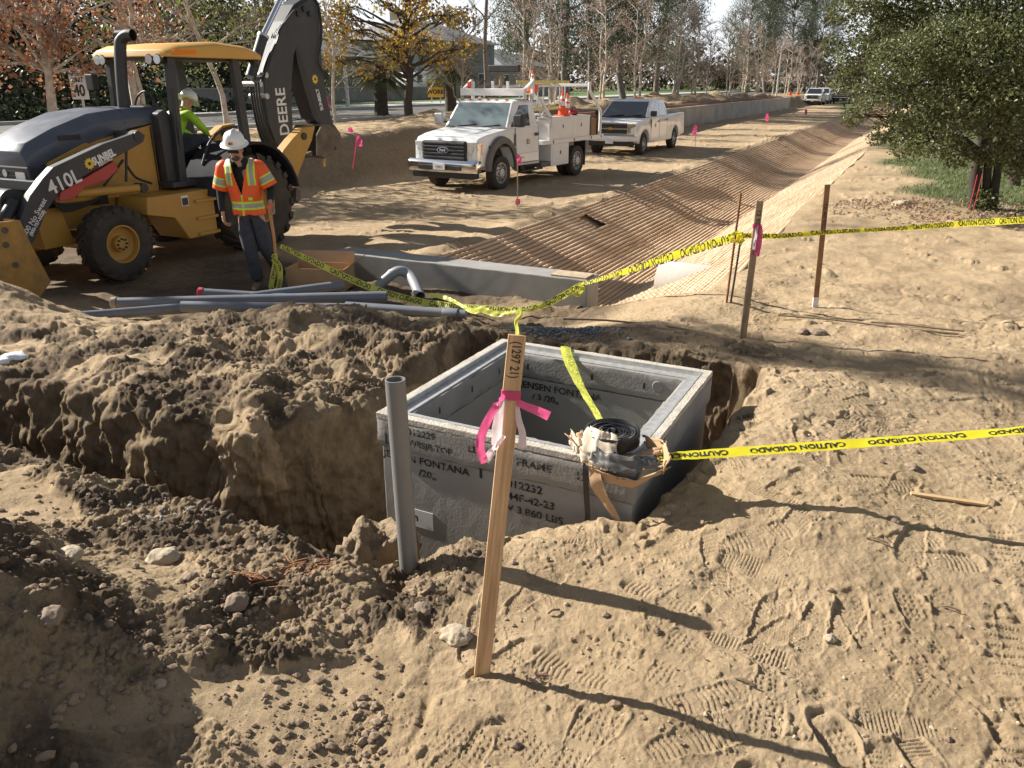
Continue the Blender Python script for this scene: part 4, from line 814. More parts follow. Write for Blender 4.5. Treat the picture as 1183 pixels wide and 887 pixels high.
# wood offcut and rags
p_ = at_px(1095, 577, .02); o = MB().box(-.155, .155, -.011, .011, 0, .010).build('wood_strip', mat('pale_wood', (.50, .34, .18), .8, bump=.1)); p_.z = surf(p_.x, p_.y) + .006; o.location = p_; o.rotation_euler = (R(4), R(3), R(-13)); tag(o, 'splintered pale wood strip lying on the trodden sand at right', 'wood strip')
for k, (px, py, sx_) in enumerate(((16, 403, .14), (-6, 408, .12), (-14, 396, .1))):
    p_ = at_px(px, py, 0.03); z_ = surf(p_.x, p_.y); mb = MB(); mb.ball((0, 0, .03), .05, 1.7, 1, .55, 10); o = mb.build('sandbag_scrap', mat('white_cloth', (.75, .76, .8), .7, var=.1), smooth=60, loc=(p_.x, p_.y, z_)); rough_up(o, .02, .02, 60 + k); o.rotation_euler = (0, 0, k * .8)
    tag(o, ['white cloth scrap on the dirt bank, rightmost of the pile', 'white cloth scrap at the very edge of the photo', 'white cloth scrap behind the other two'][k], 'cloth scrap')
# ================================================================ vehicle helpers
TYRE = mat('tyre_rubber', (0.022, 0.021, 0.02), 0.8, var=0.2, vscale=8, dust=0.55, dustc=(0.15, 0.115, 0.075))
YEL = mat('machine_yellow', (0.50, 0.27, 0.035), 0.42, var=0.10, vscale=3, dust=0.45, dustc=(0.26, 0.18, 0.10))
YELR = mat('canopy_yellow', (0.62, 0.34, 0.06), 0.5, var=0.06, vscale=3, dust=0.2)
DGR = mat('machine_dark_grey', (0.026, 0.029, 0.035), 0.5, var=0.15, vscale=4, dust=0.22, dustc=(0.16, 0.14, 0.11))
HOODM = mat('hood_grey', (0.055, 0.07, 0.10), 0.33, var=0.08, vscale=2, dust=0.30, dustc=(0.2, 0.19, 0.18))
BLK = mat('black_plastic', (0.018, 0.018, 0.019), 0.5, var=0.1, dust=0.15, dustc=(0.12, 0.1, 0.08))
CHROME = mat('chrome', (0.75, 0.76, 0.78), 0.14, metal=1.0, var=0.02)
REDM = mat('red_cover', (0.42, 0.035, 0.03), 0.5, var=0.1, dust=0.25)
DIRTY = mat('dirty_bucket_steel', (0.10, 0.085, 0.07), 0.8, var=0.45, vscale=5, dust=0.6, bump=0.4, dustc=(0.25, 0.18, 0.11))
WLET = mat('white_lettering', (0.72, 0.72, 0.70), 0.5, var=0)
GLASSD = mat('lamp_glass', (0.55, 0.57, 0.58), 0.08, var=0.02, coat=1)
AMBER = mat('amber_lens', (0.85, 0.22, 0.02), 0.15, var=0.02, coat=1)
def tyre(mb, c, r, w, rim, n=48):
    hw = w / 2; p = [(rim, -hw * .80), (rim + (r - rim) * .25, -hw), (rim + (r - rim) * .7, -hw * .98), (r * .975, -hw * .80), (r, -hw * .5), (r, hw * .5), (r * .975, hw * .80), (rim + (r - rim) * .7, hw * .98), (rim + (r - rim) * .25, hw), (rim, hw * .80)]
    V_ = []; k = len(p)
    for a_, h_ in p:
        for j in range(n): t = 2 * math.pi * j / n; V_.append((c[0] + a_ * math.cos(t), c[1] + h_, c[2] + a_ * math.sin(t)))
    mb.add(V_, [(i * n + j, i * n + (j + 1) % n, ((i + 1) % k) * n + (j + 1) % n, ((i + 1) % k) * n + j) for i in range(k) for j in range(n)])
def lugs(mb, c, r, w, cnt=20, h=.035, slant=.35):
    for sgn in (-1, 1):
        for k in range(cnt):
            a0 = 2 * math.pi * (k + (.5 if sgn > 0 else 0)) / cnt; V_ = []
            for t, yy in ((0, .02), (1, .98)):
                aa = a0 + t * slant * 1.0; hwid = .5 * 2 * math.pi / cnt * .42
                for dr in (-.02, h * (1 if t == 0 else .75)):
                    for da in (-hwid, hwid):
                        rr = r + dr - (0.03 * r if t else 0); V_.append((c[0] + rr * math.cos(aa + da), c[1] + sgn * yy * w / 2, c[2] + rr * math.sin(aa + da)))
            a_ = a0 + slant * 1.05
            for dr in (-.12 * r, -.02 * r):
                for da in (-hwid, hwid): V_.append((c[0] + (r + dr) * math.cos(a_ + da), c[1] + sgn * (w / 2 * (1.03)), c[2] + (r + dr) * math.sin(a_ + da)))
            mb.add(V_, [(0, 1, 3, 2), (4, 6, 7, 5), (2, 3, 7, 6), (0, 4, 5, 1), (0, 2, 6, 4), (1, 5, 7, 3), (4, 5, 9, 8), (6, 10, 11, 7), (8, 9, 11, 10), (4, 8, 10, 6), (5, 7, 11, 9)])
def wheel(parent, x, y, z, r, w, rim, rimmat, out=-1, style='truck', lug=None):
    wl2 = MB(); tyre(wl2, (0, 0, 0), r, w, rim)
    if lug: lugs(wl2, (0, 0, 0), r - .01, w, *lug)
    W = bpy.data.objects.new('wheel', None); col.objects.link(W); W.parent = parent; W.location = (x, y, z)
    wl2.build('tyre', TYRE, W, smooth=35)
    mb = MB(); hw = w / 2 * .80; o = out; n = 36
    def rg(prof):
        V_ = [(a_ * math.cos(2 * math.pi * j / n), h_ * o, a_ * math.sin(2 * math.pi * j / n)) for a_, h_ in prof for j in range(n)]; k = len(prof)
        mb.add(V_, [(i * n + j, i * n + (j + 1) % n, (i + 1) * n + (j + 1) % n, (i + 1) * n + j) for i in range(k - 1) for j in range(n)] + [tuple(range((k - 1) * n, k * n))])
    if style == 'machine': rg([(rim, -hw), (rim * .98, hw), (rim * .90, hw), (rim * .86, hw * .35), (rim * .55, hw * .15), (rim * .42, hw * .2), (rim * .38, hw * .75), (rim * .2, hw * .8), (.005, hw * .8)])
    elif style == 'dually': rg([(rim, -hw), (rim * .98, hw), (rim * .92, hw), (rim * .88, hw * .2), (rim * .80, hw * .2), (rim * .72, hw * .75), (rim * .45, hw * .9), (rim * .42, hw * 1.25), (rim * .2, hw * 1.3), (.005, hw * 1.3)])
    else: rg([(rim, -hw), (rim * .98, hw), (rim * .93, hw), (rim * .88, hw * .5), (rim * .3, hw * .75), (rim * .26, hw * .9), (.005, hw * .9)])
    hb = mb.m(1)
    if style in ('dually', 'machine'):
        for k in range(8): t = 2 * math.pi * k / 8; q = (rim * (.56 if style == 'dually' else .27)); yy = hw * (.9 if style == 'dually' else .8) * o; hb.cyl((q * math.cos(t), yy, q * math.sin(t)), (q * math.cos(t), yy + .02 * o, q * math.sin(t)), .014, n=6)
        if style == 'dually':
            for k in range(8):
                t = 2 * math.pi * (k + .5) / 8; q = rim * .70; hb.cyl((q * math.cos(t), hw * .70 * o, q * math.sin(t)), (q * math.cos(t), (hw * .72 + .012) * o, q * math.sin(t)), rim * .105, n=12)
    else:
        for k in range(5):
            t0 = 2 * math.pi * (k + .5) / 5; pts = []
            for dt, q in ((-.26, .80), (.26, .80), (.10, .36), (-.10, .36)): pts.append((q * rim * math.cos(t0 + dt), hw * (.62 + .18 * (1 - q)) * o + .012 * o, q * rim * math.sin(t0 + dt)))
            hb.add(pts, [(0, 1, 2, 3)])
    mb.build('rim', [rimmat, BLK], W, smooth=35)
    return W
def plane_pt(px, py, yl, org, rz):
    """where a sight line meets the vertical plane y = yl of a machine's own frame; gives its (x, z)"""
    x = (px - 591.5) / 911; y = (443.5 - py) / 911; c_, s_ = math.cos(R(20.9)), math.sin(R(20.9)); d_ = (x, c_ + y * s_, -s_ + y * c_)
    ca, sa = math.cos(rz), math.sin(rz); ox, oy, oz = org; bx_, by_ = -sa, ca
    t = (yl + ox * bx_ + oy * by_) / (d_[0] * bx_ + d_[1] * by_); X_, Y_ = d_[0] * t - ox, d_[1] * t - oy
    return (X_ * ca + Y_ * sa, CAMZ + d_[2] * t - oz)
# ================================================================ backhoe loader. local x: towards its rear, y: its far side, z up
BO = uv(8.0, -10.1, -.69)
def B(px, py, yl): return plane_pt(px, py, yl, BO, ROT)
bh = thing('backhoe_loader', 'yellow and dark grey backhoe loader with canopy, its boom folded up at the rear', 'backhoe loader', BO, ROT)
# chassis
mb = MB(); mb.prism([(-1.80, .72), (-1.80, 1.12), (-.2, 1.12), (1.9, 1.10), (1.9, .55), (.3, .55), (-1.0, .62)], -.38, .38)
mb.box(-1.36, -1.02, -.72, .72, .40, .56); mb.prism([(-1.95, .98), (-1.60, .98), (-1.48, .50), (-1.9, .50)], -.52, .52)
mb.box(.95, 1.35, -.66, .66, .52, .92)
ch = mb.build('chassis', YEL, bh, bevel=.012)
# side panels of the engine bay
mb = MB(); mb.prism([(-1.62, 1.02), (-1.62, 1.52), (-1.1, 1.72), (-.02, 1.90), (-.02, 1.0), (-.9, 1.0)], -.495, .495)
mb.build('side_panel', YEL, bh, bevel=.01)
mb = MB(); mb.prism([(-.06, 1.0), (-.06, 1.88), (-.04, 1.88), (-.04, 1.0)], -.50, .50); mb.build('panel_joint', BLK, bh)
# hood
def hbend(x, y, z): k = 1 - .16 * max(0, min(1, (-1.2 - x) / .9)); return (x, y * k, z)
secs = []
for x, zt, zb, hw in ((-1.86, 1.66, 1.46, .43), (-1.78, 1.76, 1.46, .45), (-1.40, 1.92, 1.58, .48), (-.92, 2.07, 1.74, .50), (-.45, 2.12, 1.86, .51), (-.02, 2.13, 1.92, .51), (.02, 2.13, 1.4, .51), (.30, 2.12, 1.1, .50)):
    secs.append([(x, -hw, zb), (x, -hw, zt - .13), (x, -hw + .05, zt - .04), (x, -hw + .1, zt), (x, hw - .1, zt), (x, hw - .05, zt - .04), (x, hw, zt - .13), (x, hw, zb)])
MB().loft(secs).build('hood', HOODM, bh, bevel=.012, smooth=30)
MB().box(-1.42, -1.12, -.497, -.487, 1.77, 1.83, Matrix.Rotation(0, 4, 'Y')).build('vent_panel', BLK, bh)
mb = MB(); mb.prism([(-1.84, .98), (-1.87, 1.49), (-1.60, 1.49), (-1.60, .98)], -.46, .46); gr = mb.build('grille', DGR, bh, bevel=.02)
mb = MB()
for k in range(9): mb.box(-1.876, -1.866, -.36, .36, 1.02 + k * .05, 1.035 + k * .05)
mb.build('grille_slats', BLK, gr)
mb = MB(); mb.lathe([(.001, 0), (.045, 0), (.045, .006), (.001, .006)], (-2.178, .0, 1.40), 'X', 20); mb.v = [(q[0] + .30, q[1], q[2]) for q in mb.v]; mb.build('badge', GALV, gr)
for s_ in (-1, 1):
    MB().box(-1.880, -1.868, s_ * .30 - .09, s_ * .30 + .09, 1.30, 1.42).build('headlight', GLASSD, bh, bevel=.003)
# counterweight, front roller drum
MB().box(-2.42, -2.10, -.36, .36, .62, 1.0).build('front_weight', BLK, bh, bevel=.02)
mb = MB()
for k, ch_ in enumerate((0,)): letter(mb, '1801081', .12, frame((-1.34, -.4965, 1.53), (1, 0, .34), (-.34, 0, 1)), .001)
mb.build('unit_number', BLK, bh, fixn=False)
for x in (-1.55, -.9, -.35): MB().box(x - .03, x + .03, -.503, -.494, 1.10, 1.14).build('panel_latch', BLK, bh, bevel=.003)
mb = MB(); mb.tube([(-.45, -.5145, 1.93), (-.45, -.45, 2.10), (-.45, -.3, 2.135), (-.45, .3, 2.135), (-.45, .5145, 1.93)], .006, 4); mb.build('hood_seam', BLK, bh)
for k in range(5): MB().tube(smooth_path([(-1.95 + .02 * k, -.60 - .03 * k, 1.28), (-1.7, -.58 - .03 * k, 1.05 - .02 * k), (-1.3, -.54 - .02 * k, .98), (-.9, -.50, .95 + .03 * k)], 5), .016, 7).build('hydraulic_hose', BLK, bh, smooth=50)
for k in range(3): MB().tube(smooth_path([(.45, -.60 - .05 * k, 1.16), (.62, -.62 - .05 * k, 1.30 + .05 * k), (.85, -.55, 1.22)], 5), .014, 7).build('hydraulic_hose', BLK, bh, smooth=50)
MB().box(.52, .70, -.78, -.60, .72, .98).build('battery_box', BLK, bh, bevel=.01)
for s_ in (-1, 1): MB().tube([(.20, s_ * .74, 1.55), (.16, s_ * .80, 2.25), (.16, s_ * .80, 2.36)], .010, 6).build('mirror_arm', BLK, bh); MB().box(.10, .20, s_ * .80 - .08, s_ * .80 + .08, 2.34, 2.56).build('mirror', BLK, bh, bevel=.015) if s_ > 0 else None
# exhaust stack
sx, sz = -.20, 2.08
mb = MB(); mb.tube(smooth_path([(sx, -.22, sz), (sx + .05, -.22, 2.55), (sx + .10, -.22, 2.88), (sx + .12, -.25, 2.98), (sx + .15, -.33, 3.03), (sx + .17, -.42, 3.035)], 5), .078, 18, hollow=.12); mb.build('exhaust_stack', BLK, bh, smooth=40)
# loader arms
def armpoly(y):
    up_ = [B(160, 150, y), B(152, 155, y), B(120, 166, y), B(62, 193, y), B(50, 206, y), B(36, 225, y), B(22, 258, y)]
    lo_ = [B(35, 287, y), B(44, 270, y), B(53, 246, y), B(70, 221, y), B(120, 190, y), B(166, 164, y), B(168, 156, y)]
    return up_ + lo_
ap = armpoly(-.93)
for s_, nm in ((-1, 0), (1, 1)):
    o = MB().prism(ap, s_ * .93, s_ * .80).build('loader_arm', DGR, bh, bevel=.012)
    MB().cyl((-.62, s_ * .94, 1.79), (-.62, s_ * .55, 1.79), .065, n=20).build('pivot_pin', BLK, o, smooth=30)
    if s_ < 0:
        # lettering on the near arm
        def put(s__, size, p0, p1, m_, bold=.002, sxx=1.0, off=.0):
            a_ = Vector((p0[0], -.933, p0[1])); b_ = Vector((p1[0], -.933, p1[1])); xd = (b_ - a_).normalized(); yd = Vector((0, -1, 0)).cross(xd) * 1; fr = frame((a_ + b_) / 2, xd, (xd.z * -1, 0, xd.x)); mm = MB(); letter(mm, s__, size, fr, bold, sxx, .002); return mm.build('lettering', m_, o, fixn=False)
        put('410L', .23, B(60, 217, -.93), B(88, 204, -.93), WLET, .004); put('SUNBEL', .125, B(108, 187, -.93), B(131, 176, -.93), WLET, .006, .8); put('RENTALS', .055, B(112, 192, -.93), B(131, 181, -.93), WLET)
        put('1-800 No Sweat', .088, B(29, 270, -.93), B(47, 238, -.93), WLET, .001, 1.0); put('(800-757-3328)', .055, B(35, 272, -.93), B(51, 243, -.93), WLET)
        sxz = B(103, 189, -.93); sun_ = MB(); pts = []
        for k in range(22): t = 2 * math.pi * k / 22; q = .075 if k % 2 else .052; pts.append((sxz[0] + q * math.cos(t), -.936, sxz[1] + q * math.sin(t)))
        sun_.add(pts, [tuple(range(22))]); sun_.build('sun_emblem', mat('emblem_yellow', (.75, .5, .03), .5), o, fixn=False)
        em = MB(); em.add([(sxz[0] + .022 * math.cos(t * .628), -.9375, sxz[1] + .022 * math.sin(t * .628)) for t in range(10)], [tuple(range(10))]); em.build('emblem_centre', DGR, o, fixn=False)
MB().box(-1.95, -1.80, -.80, .80, 1.22, 1.34).build('cross_tube', DGR, bh, bevel=.01)
# boom lock cover and lift cylinders
P_ = [B(69, 232, -.90), B(70, 222, -.90), B(132, 186, -.90), B(137, 195, -.90), B(124, 208, -.90), B(98, 217, -.90), B(84, 231, -.90)]
MB().prism(P_, -.90, -.82).build('lift_lock_cover', REDM, bh, bevel=.008)
q0, q1, q2 = B(76, 227, -.84), B(110, 222, -.84), B(166, 217, -.84)
for s_ in (-1, 1):
    o = MB().cyl((q1[0] - .25, s_ * .80, q1[1] + .01), (q2[0], s_ * .80, q2[1]), .052, n=18).build('lift_cylinder', YEL, bh, smooth=40)
    MB().cyl((q0[0], s_ * .80, q0[1]), (q1[0] - .2, s_ * .80, q1[1] + .01), .028, n=14).build('piston_rod', CHROME, o, smooth=40)
    MB().cyl((q2[0], s_ * .86, q2[1]), (q2[0], s_ * .70, q2[1]), .062, n=18).build('pivot_pin', BLK, o, smooth=40)
hs = MB()
for k, (a_, b_, c_) in enumerate(((B(147, 185, -.7), B(136, 200, -.7), B(125, 215, -.7)), (B(150, 192, -.7), B(160, 205, -.7), B(178, 212, -.7)), (B(147, 150, -.7), B(147, 180, -.7), B(147, 210, -.7)))):
    hs.tube(smooth_path([(q[0], -.62 - .03 * k, q[1]) for q in (a_, b_, c_)], 6), .017, 8)
hs.build('hydraulic_hose', BLK, bh, smooth=40)
# front bucket
bp_ = [B(21, 254, -1.12), B(35, 284, -1.12), B(57, 325, -1.12), B(43, 345, -1.12), (-3.25, .06), (-3.32, .10), (-2.95, 1.02)]
bp_ = [(p[0], max(p[1], .045)) for p in bp_]
bk = bpy.data.objects.new('front_bucket', None)
bpy.data.objects.remove(bk)
mb = MB()
for y0, y1 in ((-1.15, -1.12), (1.12, 1.15)): mb.prism(bp_, y0, y1)
inn_ = [bp_[0], bp_[1], bp_[2], bp_[3], bp_[4]]
th_ = .025
for i in range(4):
    a_, b_ = Vector((inn_[i][0], 0, inn_[i][1])), Vector((inn_[i + 1][0], 0, inn_[i + 1][1])); n_ = Vector((-(b_ - a_).z, 0, (b_ - a_).x)).normalized() * th_
    mb.prism([(a_.x, a_.z), (b_.x, b_.z), (b_.x - n_.x, b_.z - n_.z), (a_.x - n_.x, a_.z - n_.z)], -1.12, 1.12)
mb.build('front_bucket', mat('bucket_yellow', (0.46, 0.25, 0.04), .5, var=.15, vscale=3, dust=.95, dustc=(.16, .10, .055)), bh)
for (px, py) in ((7, 283), (6, 266), (18, 306)):
    q = B(px, py, -1.155); MB().cyl((q[0], -1.16, q[1]), (q[0], -1.15, q[1]), .035, n=14).build('bucket_bolt', DARKST, bh)
MB().tube([(-2.75, -.9, .75), (-2.3, -.75, 1.15)], .07, 12).build('bucket_linkage', BLK, bh, smooth=40)
MB().cyl((-2.28, -.70, 1.14), (-2.28, .80, 1.14), .15, n=20).build('front_roller', BLK, bh, smooth=40)
# steps / tank box between the wheels
mb = MB(); mb.prism([(-.74, .80), (-.70, 1.02), (.42, 1.02), (.42, .38), (-.10, .38), (-.30, .70)], -1.02, -.42); tb = mb.build('tool_box', YEL, bh, bevel=.012)
mb = MB(); mb.box(.06, .44, -1.06, -.60, .86, .90).box(.06, .44, -1.06, -.60, .62, .66).box(.06, .44, -1.06, -.60, .40, .44); mb.build('step', YEL, bh, bevel=.006)
mb = MB(); mb.box(-.16, -.04, -1.026, -1.022, .84, .98); dl = mb.build('warning_decal', WLET, tb); MB().box(-.15, -.05, -1.029, -1.0265, .85, .95).build('decal_picture', BLK, dl)
MB().prism([(-.62, .80), (-.55, 1.02), (.52, 1.02), (.52, .38), (.18, .38), (-.05, .72)], .42, 1.02).build('fuel_tank', YEL, bh, bevel=.012)
# platform and canopy
for s_ in (-1, 1): MB().prism([(-.02, 1.1), (-.02, 2.05), (.10, 2.10), (.22, 2.0), (.28, 1.1)], s_ * .52, s_ * .66).build('cowl_panel', DGR, bh, bevel=.02)
MB().prism([(-.05, 1.06), (-.05, 1.14), (1.9, 1.14), (1.9, 1.06)], -.78, .78).build('platform', DGR, bh, bevel=.01)
MB().box(.02, .34, -.50, .50, 1.14, 1.5).build('dash_base', DGR, bh, bevel=.01)
mb = MB(); mb.box(.08, .36, -.28, .28, 1.5, 2.14); mb.build('dash_console', DGR, bh, bevel=.03)
ro = bpy.data.objects.new('x', None); bpy.data.objects.remove(ro)
def post(a_, b_, w_=.06): 
    MB().prism([(a_[0] - w_, a_[1]), (a_[0] + w_, a_[1]), (b_[0] + w_, b_[1]), (b_[0] - w_, b_[1])], a_[2] - .045, a_[2] + .045).build('canopy_post', DGR, bh, bevel=.01)
for y in (-.70, .47):
    post((.18, 1.12, y), (.26, 2.82, y)); post((1.52, 1.10, y), (1.44, 2.82, y), .07)
cn = []
for x, z, hw in ((.10, 2.78, .66), (.12, 2.86, .74), (.34, 2.93, .77), (1.0, 2.99, .78), (1.6, 2.95, .77), (1.90, 2.88, .74), (1.94, 2.80, .66)):
    zb = 2.77; c = -.08; cn.append([(x, c - hw, zb), (x, c - hw, z - .05), (x, c - hw + .1, z), (x, c + hw - .1, z), (x, c + hw, z - .05), (x, c + hw, zb)])
MB().loft(cn).build('canopy_roof', YELR, bh, bevel=.015, smooth=40)
MB().box(.16, 1.85, -.66, .55, 2.74, 2.775).build('canopy_lining', BLK, bh)
MB().prism([(.2, 2.80), (.22, 2.86), (.62, 2.87), (.60, 2.81)], -.855, -.845).build('side_lamp', AMBER, bh, bevel=.004)
for x, y, dx in ((.10, -.50, -1), (.10, -.66, -1), (.10, .44, -1), (.10, .54, -1), (1.86, -.72, 1), (1.86, .5, 1)):
    l_ = MB().cyl((x - dx * .07, y, 2.74), (x, y, 2.74), .052, .07, n=18).build('work_lamp', BLK, bh, smooth=40); MB().cyl((x + dx * .002, y, 2.74), (x + dx * .012, y, 2.74), .062, n=18).build('lens', GLASSD, l_, smooth=40)
# fenders
FEND = mat('fender_plastic', (0.028, 0.030, 0.036), 0.85, var=0.15, dust=0.15, dustc=(.12, .10, .08), spec=.15)
for s_ in (-1, 1):
    V_ = []; N_ = 14
    for i in range(N_ + 1):
        t = R(168 - i * 158 / N_); 
        for rr in (.85, .89):
            for y in (.50, 1.20): V_.append((1.18 + rr * math.cos(t) * 1.0, s_ * y, .74 + rr * math.sin(t)))
    F_ = []
    for i in range(N_):
        a_ = i * 4; b_ = a_ + 4; F_ += [(a_, a_ + 1, b_ + 1, b_), (a_ + 2, b_ + 2, b_ + 3, a_ + 3), (a_, b_, b_ + 2, a_ + 2), (a_ + 1, a_ + 3, b_ + 3, b_ + 1)]
    F_ += [(0, 2, 3, 1), (N_ * 4, N_ * 4 + 1, N_ * 4 + 3, N_ * 4 + 2)]
    mb = MB().add(V_, F_); mb.prism([(1.18 + .85 * math.cos(R(t)), .74 + .85 * math.sin(R(t))) for t in range(150, 9, -10)] + [(1.9, 1.1), (.5, 1.1)], s_ * .52, s_ * .55)
    mb.build('rear_fender', FEND, bh, smooth=35)
# seat and controls
mb = MB(); mb.box(.62, 1.02, -.24, .24, 1.40, 1.54); st_ = mb.build('seat', BLK, bh, bevel=.04); MB().prism([(.62, 1.54), (.54, 1.95), (.62, 1.97), (.73, 1.54)], -.23, .23).build('seat_back', BLK, bh, bevel=.03); MB().box(.72, .95, -.12, .12, 1.14, 1.40).build('seat_base', BLK, bh)
mb = MB(); n_ = 24; cc = Vector((.30, -.03, 2.14)); mb.tube([cc + Vector((.085 * math.cos(t * 2 * math.pi / n_) * .6, .19 * math.sin(t * 2 * math.pi / n_), .19 * math.cos(t * 2 * math.pi / n_))) for t in range(n_)], .014, 8, closed=True); mb.build('steering_wheel', BLK, bh, smooth=60)
MB().cyl((.20, -.03, 2.0), tuple(cc), .025).build('steering_column', BLK, bh)
mb = MB(); mb.tube(smooth_path([B(232, 190, -.75) + (0,), B(240, 165, -.75) + (0,), B(255, 150, -.75) + (0,), B(272, 146, -.75) + (0,)], 5), .018, 8); mb.v = [(q[0], -.78 + q[2], q[1]) for q in mb.v]; mb.build('grab_rail', BLK, bh, smooth=60)
for y in (-.12, .1): MB().cyl((1.35, y, 1.14), (1.28, y, 1.75), .016, n=8).build('control_lever', BLK, bh); 
MB().box(1.25, 1.5, -.2, .2, 1.14, 1.5).build('control_tower', BLK, bh, bevel=.02)
# wheels
for s_ in (-1, 1):
    wheel(bh, -1.18, s_ * .90, .49, .465, .33, .25, YEL, s_, 'machine', (18, .035, .30)); wheel(bh, 1.22, s_ * .92, .72, .73, .48, .34, YEL, s_, 'machine', (20, .045, .24))
# swing frame, boom, dipper
MB().box(1.9, 2.15, -.75, .75, .55, 1.15).build('backhoe_frame', DGR, bh, bevel=.01)
MB().prism([(2.1, .62), (2.1, 1.25), (2.55, 1.25), (2.65, .9), (2.5, .62)], -.2, .2).build('swing_frame', DGR, bh, bevel=.01)
Zc = lambda X_, Y_, yl: B(180 + X_ / 3.695, Y_ / 3.695, yl)
bm1 = [Zc(*q, 0) for q in ((525, 672), (480, 600), (450, 520), (436, 420), (432, 330), (470, 230), (520, 90), (560, 20), (620, -20), (652, 10), (640, 60), (600, 95), (580, 160), (560, 240), (552, 330), (550, 430), (556, 520), (560, 600))]
bo = MB().prism(bm1, -.155, .155).build('boom', DGR, bh, bevel=.015)
dp = [Zc(*q, 0) for q in ((570, 120), (640, -10), (668, 30), (676, 130), (690, 300), (712, 440), (736, 530), (742, 560), (700, 560), (655, 510), (628, 440), (600, 310), (574, 215))]
dpo = MB().prism(dp, -.125, .125).build('dipper_arm', DGR, bh, bevel=.012)
MB().prism([Zc(*q, 0) for q in ((566, 190), (574, 190), (618, 320), (664, 500), (648, 508), (608, 380), (578, 270))], -.145, .145).build('dipper_flange', BLK, dpo)
a_ = Vector((Zc(400, 330, 0)[0], -.02, Zc(400, 330, 0)[1])); b_ = Vector((Zc(455, 150, 0)[0], -.02, Zc(455, 150, 0)[1])); c_ = Vector((Zc(545, -40, 0)[0], -.02, Zc(545, -40, 0)[1]))
o = MB().cyl(a_, b_, .085, n=18).build('boom_cylinder', DGR, bh, smooth=40); MB().cyl(b_, c_, .045, n=14).build('piston_rod', CHROME, o, smooth=40)
MB().cyl(tuple(b_ - (b_ - a_) * .06), tuple(b_), .095, n=18).build('cylinder_gland', GALV, o, smooth=40)
hs = MB()
for k in range(5):
    y = -.19 + .05 * k; hs.tube(smooth_path([(Zc(x_, y_, 0)[0], y, Zc(x_, y_, 0)[1]) for x_, y_ in ((420 + k * 6, 350), (440 + k * 5, 270), (480 + k * 5, 180), (500, 120 + k * 8), (560, 40 + k * 4), (610, 5 + k * 6))], 5), .018, 7)
for k in range(4):
    y = -.16 + .05 * k; hs.tube(smooth_path([(Zc(x_, y_, 0)[0], y, Zc(x_, y_, 0)[1]) for x_, y_ in ((620, -10), (652 + k * 5, 0), (672 + k * 4, 60), (678 + k * 3, 170), (665 + k * 4, 260), (700, 330))], 5), .014, 7)
for k in range(4):
    y = -.25 - .0 * k; hs.tube(smooth_path([(Zc(x_, y_, 0)[0], y + .12 * k, Zc(x_, y_, 0)[1]) for x_, y_ in ((388 + k * 12, 350), (400 + k * 12, 450), (430 + k * 10, 560), (480 + k * 5, 650))], 5), .02, 7)
hs.build('hydraulic_hose', BLK, bh, smooth=40)
def put2(s__, size, p0, p1, m_, par, y, bold=.002, sxx=1.0, nm='lettering'):
    A_, B_ = Vector((p0[0], y, p0[1])), Vector((p1[0], y, p1[1])); xd = (B_ - A_).normalized(); fr = frame((A_ + B_) / 2, xd, (-xd.z, 0, xd.x)); mm = MB(); letter(mm, s__, size, fr, bold, sxx, .0); return mm.build(nm, m_, par, fixn=False)
put2('DEERE', .325, Zc(527, 600, 0), Zc(498, 350, 0), WLET, bo, -.158, .006, .84)
put2('SUNBELT', .11, Zc(690, 482, 0), Zc(662, 365, 0), WLET, dpo, -.128, .004, .85)
sxz = Zc(656, 338, 0); MB().add([(sxz[0] + (.085 if k % 2 else .06) * math.cos(2 * math.pi * k / 22), -.1285, sxz[1] + (.085 if k % 2 else .06) * math.sin(2 * math.pi * k / 22)) for k in range(22)], [tuple(range(22))]).build('sun_emblem', mat('emblem_yellow', (.75, .5, .03), .5), dpo, fixn=False)
MB().add([(sxz[0] + .027 * math.cos(t * .628), -.1295, sxz[1] + .027 * math.sin(t * .628)) for t in range(10)], [tuple(range(10))]).build('emblem_centre', DGR, dpo, fixn=False)
for X_, Y_ in ((412, 358), (436, 320), (440, 410), (600, 40), (625, 60), (575, 60), (690, 540)):
    q = Zc(X_, Y_, 0); MB().cyl((q[0], -.19, q[1]), (q[0], .19, q[1]), .045, n=14).build('pivot_pin', GALV if Y_ > 300 and Y_ < 420 else BLK, bo, smooth=40)
# rear bucket, curled under the dipper
rbk = [Zc(*q, 0) for q in ((628, 575), (648, 535), (690, 538), (708, 562), (712, 605), (694, 652), (662, 668), (630, 660))]
mb = MB()
for y0, y1 in ((-.32, -.295), (.295, .32)): mb.prism(rbk, y0, y1)
out_ = [rbk[i] for i in (1, 2, 3, 4, 5, 6)]
for i in range(5):
    a_, b_ = Vector((out_[i][0], 0, out_[i][1])), Vector((out_[i + 1][0], 0, out_[i + 1][1])); n_ = Vector((-(b_ - a_).z, 0, (b_ - a_).x)).normalized() * .03
    mb.prism([(a_.x, a_.z), (b_.x, b_.z), (b_.x + n_.x, b_.z + n_.z), (a_.x + n_.x, a_.z + n_.z)], -.295, .295)
rb_ = mb.build('rear_bucket', DIRTY, bh)
for k in range(4):
    q = Zc(612, 655, 0); y = -.27 + .18 * k; MB().prism([(q[0], q[1] - .04), (q[0], q[1] + .05), (q[0] - .20, q[1] + .02)], y - .03, y + .03).build('bucket_tooth', DIRTY, rb_)
MB().prism([Zc(*q, 0) for q in ((700, 535), (745, 530), (772, 570), (775, 625), (755, 640), (745, 600), (725, 580), (705, 575))], -.10, .10).build('bucket_link', DIRTY, bh, bevel=.01)
